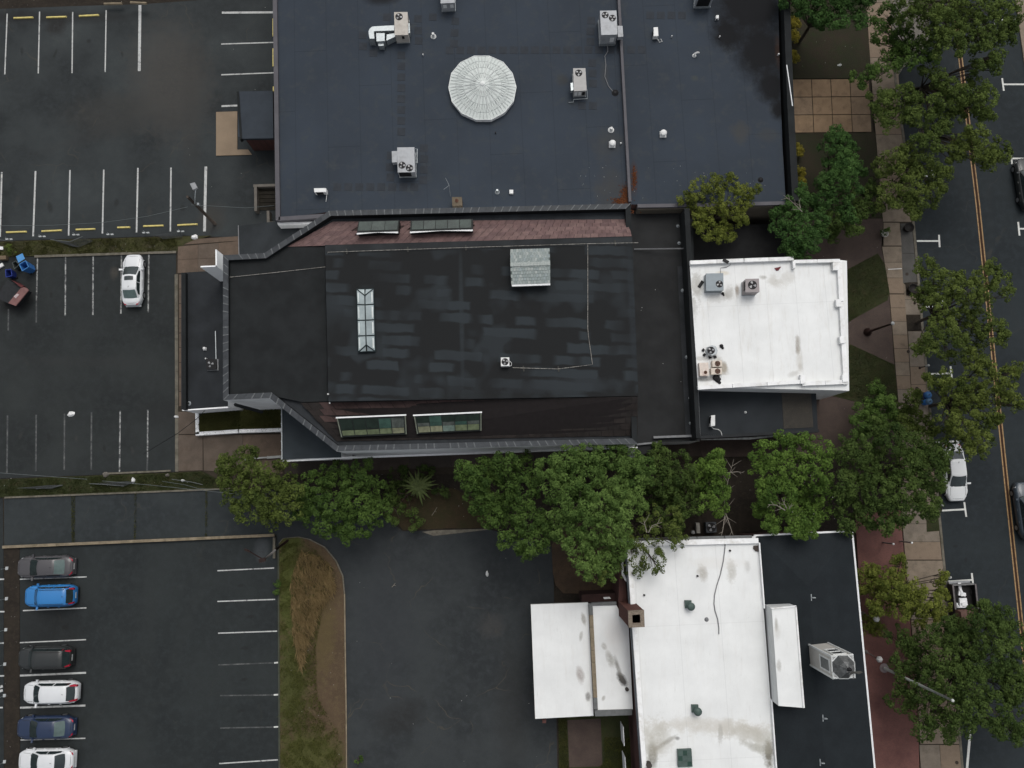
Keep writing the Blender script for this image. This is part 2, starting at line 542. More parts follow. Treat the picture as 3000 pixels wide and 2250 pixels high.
def pavers(name, col, col2):
    m, nt, b, o = nodes_of(name)
    v = pos_of(nt, rot=0.08)
    br = nt.nodes.new('ShaderNodeTexBrick')
    br.inputs['Scale'].default_value = 4.6
    br.inputs['Mortar Size'].default_value = 0.012
    br.inputs['Color1'].default_value = (*col, 1)
    br.inputs['Color2'].default_value = (*col2, 1)
    br.inputs['Mortar'].default_value = (col[0] * 0.45, col[1] * 0.5, col[2] * 0.5, 1)
    nt.links.new(v, br.inputs['Vector'])
    c = mixc(nt, noise(nt, v, 0.7, 5, 0.6, 0.4, 0.7), br.outputs[0], mixc(nt, 1.0, br.outputs[0], (0.68, 0.64, 0.66), 'MULTIPLY'))
    nt.links.new(c, b.inputs['Base Color'])
    b.inputs['Roughness'].default_value = 0.85
    bump(nt, b, br.outputs[1], -0.4, 0.01)
    MATS[name] = m
    return m


RED_PAVE = pavers('red_brick_pavers', (0.160, 0.068, 0.055), (0.128, 0.057, 0.048))
BROWN_PAVE = pavers('brown_brick_pavers', (0.068, 0.046, 0.036), (0.055, 0.038, 0.030))

# ------------------------------------------------------------------ GROUND
bg_m = SOIL
b = MB()
b.box((0, 0, -0.5), (600, 600, 0.49))
b.build('ground', bg_m, kind='structure')

lot_a = sheet('parking_lot', [(-500, 32), (0, 26), (210, 18), (420, 12), (640, -4), (810, -10), (810, 700), (530, 690), (0, 706), (-500, 720)], 0.02, A1)
lot_b = sheet('parking_lot_middle', [(-500, 765), (100, 752), (516, 740), (516, 1382), (0, 1402), (-500, 1420)], 0.02, A2)
alley = sheet('alley_pavement', [(12, 1460), (690, 1432), (824, 1432), (811, 1568), (12, 1602)], 0.026, A6)
lot_c = sheet('parking_lot_lower', [(58, 1606), (812, 1572), (818, 2600), (60, 2600)], 0.02, A4)
lot_d = sheet('parking_lot_west', [(-500, 1460), (8, 1460), (10, 1606), (12, 2600), (-500, 2600)], 0.02, A4)
drive = sheet('driveway', [(826, 1426), (1150, 1490), (1180, 1555), (1430, 1550), (1620, 1600), (1640, 2600), (819, 2600), (811, 1565)], 0.02, A3)
road = sheet('road', [(2580, -500), (2600, 0), (2650, 425), (2672, 608), (2731, 1278), (2746, 1451), (2769, 1687), (2812, 2158), (2850, 2600),
                      (3500, 2600), (3500, -500)], 0.02, A5)
far_walk = sheet('far_sidewalk', [(2955, -300), (2976, 0), (3002, 190), (3045, 520), (3110, 520), (3060, -300)], 0.13, CONC[0], z0=0.0)

# ---- grass strips, beds, lawns
sheet('grass_strip', [(-500, 722), (0, 708), (530, 692), (620, 690), (545, 712), (518, 738), (100, 750), (-500, 763)], 0.07, VERGE)
sheet('grass_strip_lower', [(-500, 1422), (0, 1404), (516, 1384), (590, 1380), (690, 1430), (12, 1457), (-500, 1475)], 0.07, GRASS)
sheet('dirt_strip_left', [(13, 1607), (57, 1605), (59, 2600), (14, 2600)], 0.05, SOIL)
isle = sheet('grass_island', [(817, 1592), (830, 1578), (875, 1574), (905, 1582), (950, 1605), (982, 1645), (1002, 1690), (1007, 1740),
                              (1009, 1900), (1012, 2100), (1015, 2600), (822, 2600)], 0.10, ISLE, z0=0)
sheet('planting_bed', [(835, 1385), (1350, 1385), (1660, 1380), (2760, 1320), (2760, 1500), (2460, 1510), (2220, 1556), (1830, 1578), (1615, 1600),
                       (1430, 1549), (1180, 1556), (1110, 1500)], 0.05, SOIL)
sheet('bed_grass', [(1120, 1470), (1180, 1440), (1330, 1430), (1420, 1480), (1425, 1546), (1310, 1548), (1180, 1552)], 0.075,
      ground_mix('thin_bed_grass', (0.045, 0.032, 0.018), (0.035, 0.034, 0.015), (0.06, 0.04, 0.022), 0.6))
sheet('gutter_apron', [(1236, 1558), (1300, 1550), (1422, 1546), (1430, 1552), (1360, 1560), (1270, 1570)], 0.03, CURB)
sheet('dirt_mound', [(1616, 1600), (1630, 1560), (1660, 1530), (1812, 1540), (1812, 1742), (1650, 1738), (1628, 1715), (1620, 1680)], 0.09, DIRT)
sheet('side_yard', [(1636, 2090), (1870, 2080), (1890, 2600), (1640, 2600)], 0.06, GRASS)
sheet('brick_path', [(1662, 2110), (1760, 2105), (1765, 2245), (1668, 2248)], 0.075, BROWN_PAVE)
sheet('lawn', [(2312, -200), (2540, -200), (2546, 100), (2552, 232), (2322, 232), (2312, 80)], 0.10, LAWN)
sheet('lawn_lower', [(2326, 392), (2564, 386), (2585, 600), (2590, 640), (2300, 645), (2335, 590)], 0.10, LAWN)
sheet('forecourt_paving', [(1990, 625), (2590, 640), (2582, 720), (2600, 780), (2632, 1180), (2640, 1330), (2030, 1340)], 0.09, BROWN_PAVE)
sheet('lawn_patch', [(2463, 800), (2572, 742), (2600, 785), (2606, 860), (2600, 880), (2500, 935), (2475, 950)], 0.12, GRASS)
sheet('lawn_patch_lower', [(2490, 1008), (2620, 1068), (2632, 1180), (2600, 1200), (2440, 1160), (2400, 1140), (2470, 1080)], 0.12, GRASS)
sheet('red_terrace', [(2505, 1505), (2638, 1495), (2650, 1640), (2666, 1810), (2690, 2110), (2702, 2600), (2560, 2600), (2530, 1900)], 0.11, RED_PAVE)

# ---- long grass, weeds (stuff)
LEAF = {}


def leaf_mat(name, dark, light, rough=0.7):
    m, nt, b, o = nodes_of(name)
    a = nt.nodes.new('ShaderNodeAttribute')
    a.attribute_name = 'tone'
    v = pos_of(nt)
    t = math_n(nt, 'ADD', math_n(nt, 'MULTIPLY', a.outputs['Fac'], 0.75), math_n(nt, 'MULTIPLY', noise(nt, v, 0.9, 3), 0.25))
    nt.links.new(mixc(nt, t, dark, light), b.inputs['Base Color'])
    b.inputs['Roughness'].default_value = rough
    b.inputs['Specular IOR Level'].default_value = 0.06
    tr = nt.nodes.new('ShaderNodeBsdfTranslucent')
    nt.links.new(mixc(nt, t, [x * 1.1 for x in dark], [x * 1.1 for x in light]), tr.inputs['Color'])
    mx = nt.nodes.new('ShaderNodeMixShader')
    mx.inputs[0].default_value = 0.22
    nt.links.new(b.outputs[0], mx.inputs[1])
    nt.links.new(tr.outputs[0], mx.inputs[2])
    nt.links.new(mx.outputs[0], o.inputs['Surface'])
    MATS[name] = m
    return m


def np_mesh(name, V, F, tone, m, parent=None, kind=None):
    """fast mesh from arrays; F is (n,k)"""
    w = ORG[parent.name] if parent is not None else Vector((0, 0, 0))
    V = V - np.array([w.x, w.y, w.z])
    me = bpy.data.meshes.new(name)
    n, k = F.shape
    me.vertices.add(len(V))
    me.vertices.foreach_set('co', V.astype(np.float32).ravel())
    me.loops.add(n * k)
    me.loops.foreach_set('vertex_index', F.astype(np.int32).ravel())
    me.polygons.add(n)
    me.polygons.foreach_set('loop_start', np.arange(0, n * k, k, dtype=np.int32))
    me.polygons.foreach_set('loop_total', np.full(n, k, dtype=np.int32))
    at = me.attributes.new('tone', 'FLOAT', 'FACE')
    at.data.foreach_set('value', tone.astype(np.float32))
    me.materials.append(m)
    me.update(calc_edges=True)
    o = bpy.data.objects.new(name, me)
    link(o, parent)
    ORG[o.name] = w.copy()
    if kind:
        o['kind'] = kind
    return o


def in_poly(x, y, poly):
    n = len(poly)
    r = np.zeros(len(x), bool)
    j = n - 1
    for i in range(n):
        xi, yi = poly[i]
        xj, yj = poly[j]
        c = ((yi > y) != (yj > y)) & (x < (xj - xi) * (y - yi) / (yj - yi + 1e-9) + xi)
        r ^= c
        j = i
    return r


def blades(name, px_poly, n, z, hgt, lean, m, seed=1, clump=0.5, width=0.02, bias=None):
    rg = np.random.default_rng(seed)
    poly = [tuple(P(x, y, z)[:2]) for x, y in px_poly]
    xs, ys = [p[0] for p in poly], [p[1] for p in poly]
    x = rg.uniform(min(xs), max(xs), n)
    y = rg.uniform(min(ys), max(ys), n)
    k = in_poly(x, y, poly)
    x, y = x[k], y[k]
    f = np.sin(x * 2.3 + np.sin(y * 1.7) * 2) * np.cos(y * 1.9 + np.sin(x * 1.1) * 2)
    k = rg.random(len(x)) < (1 - clump) + clump * (f > 0)
    x, y, f = x[k], y[k], f[k]
    n = len(x)
    a = rg.uniform(0, 2 * np.pi, n)
    h = hgt * rg.uniform(0.5, 1.3, n)
    lx = lean * rg.normal(0, 1, n) * h + (bias[0] * h if bias else 0)
    ly = lean * rg.normal(0, 1, n) * h + (bias[1] * h if bias else 0)
    V = np.empty((n, 3, 3))
    w = width * rg.uniform(0.6, 1.6, n)
    V[:, 0] = np.stack([x - np.cos(a) * w, y - np.sin(a) * w, np.full(n, z)], 1)
    V[:, 1] = np.stack([x + np.cos(a) * w, y + np.sin(a) * w, np.full(n, z)], 1)
    V[:, 2] = np.stack([x + lx, y + ly, z + h], 1)
    return np_mesh(name, V.reshape(-1, 3), np.arange(n * 3).reshape(-1, 3), np.clip(0.5 + 0.3 * f + rg.normal(0, 0.2, n), 0, 1), m, None, 'stuff')


G_green = leaf_mat('grass_green', (0.045, 0.060, 0.017), (0.120, 0.125, 0.035))
G_dry = leaf_mat('grass_dry', (0.14, 0.102, 0.048), (0.30, 0.22, 0.11))
G_dim = leaf_mat('grass_dim', (0.024, 0.031, 0.012), (0.056, 0.068, 0.022))
G_verge = leaf_mat('grass_verge', (0.040, 0.048, 0.015), (0.100, 0.100, 0.036))
blades('long_dry_grass', [(880, 1610), (960, 1640), (985, 1720), (930, 1800), (905, 1880), (880, 1960), (855, 1850), (850, 1700)], 15000, 0.1, 0.5, 0.35, G_dry, 2, 0.6, 0.022, (0.55, -0.7))
blades('island_grass', [(820, 1596), (900, 1585), (990, 1680), (950, 1760), (925, 1900), (930, 2040), (1000, 2160), (1010, 2330), (824, 2330)], 42000, 0.1, 0.22, 0.5, G_green, 3, 0.75, 0.016)
blades('verge_grass', [(-60, 712), (520, 694), (518, 736), (100, 748), (-60, 755)], 26000, 0.07, 0.14, 0.5, G_verge, 4, 0.7, 0.016)
blades('lower_verge_grass', [(-60, 1408), (590, 1384), (680, 1428), (12, 1453), (-60, 1458)], 26000, 0.07, 0.14, 0.5, G_dim, 5, 0.6, 0.016)
blades('forecourt_grass', [(2463, 800), (2572, 742), (2600, 785), (2606, 860), (2500, 935), (2475, 950)], 16000, 0.12, 0.07, 0.4, G_dim, 6, 0.4, 0.014)
blades('forecourt_grass_lower', [(2490, 1008), (2620, 1068), (2632, 1180), (2440, 1160), (2470, 1080)], 16000, 0.12, 0.07, 0.4, G_dim, 7, 0.4, 0.014)
blades('yard_grass', [(1770, 2160), (1862, 2160), (1885, 2300), (1700, 2300), (1770, 2230)], 14000, 0.06, 0.16, 0.4, G_green, 8, 0.3, 0.018)
blades('joint_grass', [(209, 1452), (221, 1452), (219, 1594), (211, 1594)], 2200, 0.02, 0.10, 0.5, G_verge, 9, 0.3)
blades('joint_grass', [(394, 1444), (401, 1444), (399, 1586), (393, 1586)], 900, 0.02, 0.10, 0.5, G_verge, 10, 0.5)
blades('joint_grass', [(602, 1436), (609, 1436), (607, 1578), (601, 1578)], 900, 0.02, 0.10, 0.5, G_verge, 12, 0.5)
blades('path_edge_grass', [(1636, 2105), (1660, 2105), (1668, 2330), (1640, 2330)], 6000, 0.06, 0.12, 0.5, G_verge, 13, 0.4)

# ---- sidewalks in slabs
walk = sheet('sidewalk', [(2528, -200), (2600, -200), (2620, 200), (2652, 425), (2672, 608), (2731, 1278), (2746, 1451), (2769, 1687), (2812, 2158), (2848, 2600),
                          (2712, 2600), (2692, 2120), (2668, 1815), (2652, 1650), (2638, 1480), (2628, 1170), (2610, 930), (2600, 800), (2582, 730), (2590, 700),
                          (2585, 600), (2565, 410), (2555, 232), (2545, 100)], 0.10, JOINT, z0=0)


def walk_band(left, right, n, cols, ms):
    for k in range(n):
        q = [(lerp(left[0][0], left[1][0], k / n), lerp(left[0][1], left[1][1], k / n)), (lerp(right[0][0], right[1][0], k / n), lerp(right[0][1], right[1][1], k / n)),
             (lerp(right[0][0], right[1][0], (k + 1) / n), lerp(right[0][1], right[1][1], (k + 1) / n)), (lerp(left[0][0], left[1][0], (k + 1) / n), lerp(left[0][1], left[1][1], (k + 1) / n))]
        slabs(walk, q, cols, 1, 0.13, ms)


walk_band([(2530, -100), (2560, 330)], [(2612, -100), (2640, 330)], 8, 1, CONC)
walk_band([(2560, 330), (2587, 650)], [(2640, 330), (2671, 650)], 5, 1, CONC)
walk_band([(2588, 652), (2588, 720)], [(2636, 652), (2642, 720)], 1, 1, CONC)
walk_band([(2584, 722), (2606, 860)], [(2642, 722), (2650, 860)], 3, 1, CONC)
walk_band([(2606, 862), (2632, 1180)], [(2651, 862), (2672, 1180)], 8, 1, CONC)
walk_band([(2632, 1182), (2640, 1480)], [(2725, 1182), (2750, 1480)], 4, 1, CONC)
walk_band([(2637, 654), (2645, 830)], [(2672, 654), (2687, 830)], 2, 1, [mat('dull_grey_concrete', (0.075, 0.073, 0.068), 0.9, 0, 0.12, 1.2, 0.1)])
walk_band([(2648, 832), (2653, 922)], [(2688, 832), (2698, 922)], 2, 1, CONC)
walk_band([(2660, 970), (2672, 1178)], [(2702, 970), (2722, 1178)], 4, 1, CONC)
walk_band([(2641, 1482), (2652, 1640)], [(2745, 1482), (2760, 1640)], 3, 1, CONC)
walk_band([(2653, 1642), (2668, 1815)], [(2762, 1642), (2778, 1815)], 2, 1, CONC)
walk_band([(2669, 1817), (2692, 2120)], [(2780, 1817), (2808, 2120)], 4, 1, CONC)
walk_band([(2693, 2182), (2706, 2400)], [(2812, 2182), (2830, 2400)], 2, 2, CONC)
walk_band([(2693, 2122), (2696, 2180)], [(2809, 2122), (2812, 2180)], 1, 1, CONC)
# kerb along the road
cb = [(2600, -200), (2622, 225), (2650, 425), (2672, 608), (2700, 930), (2731, 1278), (2746, 1451), (2769, 1687), (2812, 2158), (2848, 2600)]
for i in range(len(cb) - 1):
    bb = MB()
    a, c = cb[i], cb[i + 1]
    bb.prism([P(a[0] - 3, a[1], 0.16), P(a[0] + 4, a[1], 0.16), P(c[0] + 4, c[1], 0.16), P(c[0] - 3, c[1], 0.16)], 0.0, 0.16 - 0.001 * (i % 2))
    bb.build('kerb', CURB, walk)
# bulb of pavement hidden under the upper street trees
sheet('kerb_extension', [(2626, 232), (2645, 200), (2702, 150), (2722, 118), (2725, -200), (2606, -200)], 0.125, CORR, z0=0)

entry = sheet('entry_path', [(2320, 230), (2550, 230), (2556, 388), (2326, 391)], 0.10, JOINT, z0=0)
slabs(entry, [(2321, 232), (2546, 231), (2554, 387), (2328, 389)], 4, 3, 0.14, TAN, 2.2)
corner = sheet('corner_pavement', [(518, 738), (545, 712), (620, 698), (700, 692), (702, 800), (532, 802), (516, 802)], 0.10, JOINT, z0=0)
slabs(corner, [(521, 722), (699, 706), (700, 799), (520, 800)], 3, 2, 0.13, BROWNC, 0.7)
b = MB()
b.prism([P(x, y, 0.128) for x, y in [(540, 716), (575, 700), (699, 692), (699, 705), (600, 712)]], 0.05, 0.128)
b.build('paving_slab', BROWNC[0], corner)
lane = sheet('side_pavement', [(516, 802), (534, 802), (534, 1200), (600, 1206), (830, 1200), (830, 1345), (1500, 1330), (2040, 1295), (2060, 1340),
                               (1500, 1388), (840, 1392), (760, 1440), (690, 1430), (592, 1380), (516, 1384)], 0.10, JOINT, z0=0)
for k in range(9):
    slabs(lane, [(524, 804 + 43 * k), (533, 804 + 43 * k), (533, 846 + 43 * k), (524, 846 + 43 * k)], 1, 1, 0.13, BROWNC, 0.8)
slabs(lane, [(522, 1206), (572, 1206), (572, 1272), (522, 1272)], 1, 1, 0.13, BROWNC, 0.9)
slabs(lane, [(522, 1274), (594, 1274), (594, 1378), (522, 1380)], 1, 1, 0.13, BROWNC, 0.9)
slabs(lane, [(595, 1274), (828, 1272), (828, 1388), (597, 1379)], 2, 1, 0.13, BROWNC, 0.9)
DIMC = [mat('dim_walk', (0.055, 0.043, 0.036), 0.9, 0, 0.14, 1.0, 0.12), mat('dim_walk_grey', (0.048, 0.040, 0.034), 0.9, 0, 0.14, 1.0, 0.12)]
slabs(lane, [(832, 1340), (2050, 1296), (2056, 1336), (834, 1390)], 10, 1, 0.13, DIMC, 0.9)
for (a, c, w, mt, nm) in [((100, 751), (516, 738), 7, CURB, 'kerb'), ((516, 803), (518, 1382), 9, CURB, 'kerb'), ((12, 1458), (692, 1431), 5, CURB, 'kerb'),
                          ((300, 1388), (500, 1379), 5, CURB, 'kerb')]:
    b = MB()
    d = w / 2 / S(a[1])
    p0, p1 = P(a[0], a[1], 0.14), P(c[0], c[1], 0.14)
    n = (p1 - p0).normalized()
    n = Vector((-n.y, n.x, 0)) * d
    L = (p1 - p0).length
    k = int(L / 3.0) + 1
    for i in range(k):
        q0, q1 = p0.lerp(p1, (i + 0.004) / k), p0.lerp(p1, (i + 0.996) / k)
        bb = MB()
        bb.prism([q0 - n, q1 - n, q1 + n, q0 + n], 0.0, 0.14 + random.uniform(-0.01, 0.01))
        bb.build('kerb', mt, lane)
wl_ = thing('retaining_kerb', 'long tan concrete kerb between the alley and the lower left car park', 'kerb', P(400, 1585, 0))
for k in range(5):
    b = MB()
    x0, x1 = lerp(6, 804, k / 5), lerp(6, 804, (k + 1) / 5) - 0.8
    y0, y1 = lerp(1603, 1568, k / 5), lerp(1603, 1568, (k + 1) / 5)
    b.prism([P(x0, y0 - 4, 0.3), P(x1, y1 - 4, 0.3), P(x1, y1 + 4, 0.3), P(x0, y0 + 4, 0.3)], 0, 0.3 + random.uniform(-.015, .015))
    b.build('kerb_stone', CURBT, wl_)
b = MB()
b.prism([P(799, 1575, .28), P(806, 1575, .28), P(806, 1636, .28), P(799, 1636, .28)], 0, 0.28)
b.build('kerb_stone', CURB, wl_)
# island kerb
ik = [(818, 1592), (830, 1577), (875, 1573), (907, 1580), (952, 1603), (985, 1643), (1005, 1688), (1010, 1740), (1012, 1900), (1015, 2100), (1018, 2600)]
for i in range(len(ik) - 1):
    b = MB()
    (x0, y0), (x1, y1) = ik[i], ik[i + 1]
    b.hexa([P(x0 - 2.6, y0 + 1, 0), P(x1 - 2.6, y1 + 1, 0), P(x1 + 1.2, y1 - 1, 0), P(x0 + 1.2, y0 - 1, 0)],
           [P(x0 - 2.6, y0 + 1, .16), P(x1 - 2.6, y1 + 1, .16), P(x1 + 1.2, y1 - 1, .16), P(x0 + 1.2, y0 - 1, .16)])
    b.build('kerb', CURBT if i > 6 else CURB, isle)
b = MB()
line_px(b, (815, 1600), (820, 2600), 0.13, 0.15, 0.15)
b.build('kerb', mat('mossy_kerb', (0.05, 0.055, 0.04), 0.9), isle)

# ---- painted lines
def stripes(parent, segs, m, w=0.11, name='parking_line'):
    for s in segs:
        b = MB()
        line_px(b, s[0], s[1], s[2] if len(s) > 2 else w)
        b.build(name, m, parent)


stripes(lot_a, [((21, 40), (14, 218)), ((116, 34), (112, 215)), ((213, 35), (211, 214)), ((311, 30), (308, 211)), ((410, 15), (408, 208), 0.26),
                ((650, 37), (802, 36), 0.2), ((648, 129), (802, 124)), ((648, 219), (802, 213)), ((649, 311), (695, 309), 0.17),
                ((5, 504), (0, 694), 0.15), ((104, 501), (97, 692), 0.15), ((205, 498), (201, 690), 0.13), ((304, 497), (300, 684), 0.13), ((404, 492), (400, 681), 0.14),
                ((501, 491), (499, 678), 0.13), ((603, 488), (599, 678), 0.24), ((-92, 506), (-98, 696), 0.14), ((-75, 42), (-82, 220), 0.14)], white_paint)
stripes(lot_b, [((110, 753), (107, 880)), ((192, 751), (191, 926)), ((273, 749), (272, 923)), ((356, 748), (354, 919)), ((436, 745), (434, 915)),
                ((352, 1203), (350, 1382)), ((433, 1200), (432, 1340))], paint('very_worn_paint', (0.33, 0.34, 0.33), (0.035, 0.038, 0.04), 0.42, 0.56), 0.12)
stripes(lot_b, [((107, 880), (106, 945)), ((22, 1217), (20, 1385)), ((106, 1215), (105, 1380)), ((189, 1212), (188, 1376)), ((268, 1208), (267, 1376)), ((25, 905), (24, 968)), ((432, 1340), (431, 1378))], faded_paint, 0.13)
stripes(lot_c, [((58, 1697), (254, 1690)), ((67, 1789), (253, 1781)), ((53, 1883), (252, 1874)), ((42, 1980), (252, 1971), 0.15), ((42, 2074), (250, 2067), 0.15),
                ((60, 2168), (250, 2163)), ((637, 1672), (803, 1664)), ((637, 1762), (806, 1756)), ((639, 1855), (812, 1849)), ((642, 2237), (814, 2226))], white_paint, 0.095)
stripes(lot_c, [((640, 1948), (800, 1942)), ((645, 2038), (802, 2036)), ((645, 2133), (802, 2130))], faded_paint, 0.1)
stripes(lot_c, [((803, 1942), (815, 1941)), ((802, 2036), (815, 2035)), ((802, 2130), (815, 2129))], bright_paint, 0.12)
stripes(lot_d, [((-60, 1698), (12, 1697)), ((-60, 1792), (14, 1792)), ((-60, 1884), (11, 1884)), ((-60, 1980), (12, 1980)), ((-60, 2074), (8, 2073)), ((-20, 2020), (8, 2010), 0.2), ((-20, 2032), (8, 2022), 0.2)], white_paint, 0.12)


def tee(px, py, x2, y2, bt, bb2):
    b = MB()
    line_px(b, (px, py), (x2, y2), 0.15)
    line_px(b, bt, bb2, 0.15, 0.028)
    b.build('parking_mark', bright_paint, road)


tee(2686, 706, 2751, 706, (2751, 688), (2753, 724))
tee(2703, 899, 2761, 898, (2761, 880), (2763, 916))
tee(2720, 1096, 2787, 1093, (2785, 1073), (2789, 1112))
tee(2742, 1297, 2808, 1292, (2806, 1272), (2809, 1312))
tee(2758, 1496, 2828, 1492, (2825, 1471), (2831, 1514))
tee(2777, 1704, 2849, 1699, (2847, 1679), (2851, 1712))
tee(2684, 517, 2733, 514, (2731, 497), (2735, 521))
tee(2984, 58, 2919, 58, (2914, 40), (2916, 76))
tee(3006, 247, 2940, 247, (2936, 229), (2941, 266))
tee(3030, 465, 2965, 464, (2961, 443), (2965, 481))
tee(3050, 671, 2987, 670, (2983, 650), (2987, 690))
stripes(road, [((2843, 2138), (2829, 2300), 0.2)], bright_paint, name='parking_mark')
ctr = [(2780, -200), (2807.6, 118), (2865, 600), (2906, 1000), (2951, 1440), (2997, 1877), (3060, 2500)]
for i in range(len(ctr) - 1):
    for off in (-5, 5):
        b = MB()
        line_px(b, (ctr[i][0] + off, ctr[i][1]), (ctr[i + 1][0] + off, ctr[i + 1][1]), 0.10, 0.028)
        b.build('centre_line', yellow_line, road)
    b = MB()
    line_px(b, ctr[i], ctr[i + 1], 0.18, 0.025)
    b.build('centre_strip', brown_film, road)


def stop(p0, p1, m, label, w=0.17):
    b = MB()
    a, c = P(*p0, 0.13), P(*p1, 0.13)
    d = (c - a).normalized()
    n = Vector((-d.y, d.x, 0))
    z = Vector((0, 0, 1))
    v = []
    for p, e in ((a, 1), (c, -1)):
        v += [p - n * w / 2 - z * .11, p + n * w / 2 - z * .11, p + n * w * .36 + d * e * .04, p - n * w * .36 + d * e * .04]
    b.add(v, [(0, 1, 2, 3), (4, 7, 6, 5), (0, 3, 7, 4), (1, 5, 6, 2), (3, 2, 6, 7), (0, 4, 5, 1)])
    o = b.build('wheel_stop', m)
    tag(o, label, 'wheel stop', 'yellow wheel stops at the heads of the bays')


tops = ['leftmost', 'second', 'third']
for i, s in enumerate([((38, 52), (96, 50)), ((134, 50), (194, 48)), ((230, 46), (289, 43))]):
    stop(*s, yellow_stop, 'yellow wheel stop at the top of the upper left car park, %s one' % ['leftmost', 'middle', 'rightmost'][i])
for i, s in enumerate([((800, 53), (800, 106)), ((800, 140), (800, 194)), ((801, 252), (801, 268))]):
    stop(*s, yellow_stop, 'yellow wheel stop against the left edge of the top building, %s one' % ['uppermost', 'middle', 'lowest'][i])
for i, s in enumerate([((16, 680), (77, 678)), ((120, 677), (180, 674)), ((220, 672), (278, 670)), ((342, 666), (380, 665)), ((418, 662), (478, 660)), ((518, 659), (578, 656))]):
    stop(*s, yellow_stop, 'faded yellow wheel stop in the bottom row of bays, %s from the left' % ['first', 'second', 'third', 'fourth', 'fifth', 'sixth'][i])

# ------------------------------------------------------------------ BUILDINGS
STUCCO = mat('white_stucco', (0.86, 0.87, 0.87), 0.8, 0, 0.05, 1.5)
BLACKM = mat('black_membrane', (0.0140, 0.0160, 0.0168), 0.8, 0, 0.18, 0.8, 0.1, spec=0.15)
COPING = [mat('slate_coping', (0.042, 0.047, 0.052), 0.55, 0, 0.15, 3), mat('slate_coping_dark', (0.034, 0.038, 0.043), 0.6, 0, 0.15, 3)]
LAP = mat('coping_lap', (0.10, 0.108, 0.112), 0.5, 0, 0.25, 6)
METAL = mat('galvanised_metal', (0.33, 0.36, 0.37), 0.4, 0.5, 0.1, 5)
GREYP = mat('grey_unit_paint', (0.33, 0.345, 0.36), 0.5, 0.1, 0.05, 3, dirt=(0.24, 0.245, 0.25))
BEIGEP = mat('beige_unit_paint', (0.44, 0.415, 0.375), 0.55, 0, 0.06, 3, dirt=(0.33, 0.30, 0.26))
MAUVEP = mat('mauve_grey_unit_paint', (0.27, 0.245, 0.245), 0.55, 0, 0.06, 3)
WHITEP = mat('white_unit_paint', (0.66, 0.67, 0.66), 0.5, 0, 0.05, 3)
DARK = mat('dark_opening', (0.012, 0.012, 0.013), 0.6)
BLADE = mat('fan_blade', (0.22, 0.225, 0.23), 0.4, 0.3)
BRICK_W = pavers('red_brick_wall', (0.085, 0.032, 0.025), (0.065, 0.026, 0.021))
TRIM_W = mat('white_metal_trim', (0.70, 0.71, 0.71), 0.5, 0, 0.06, 4)
PURG = mat('purple_grey_cap', (0.075, 0.073, 0.082), 0.55, 0, 0.08, 1.5)
PIPE_W = mat('white_pipe', (0.55, 0.56, 0.55), 0.5)
CABLE = mat('grey_cable', (0.17, 0.175, 0.18), 0.6)
RUST = mat('rusty_metal', (0.09, 0.045, 0.03), 0.8, 0.2, 0.3, 6)


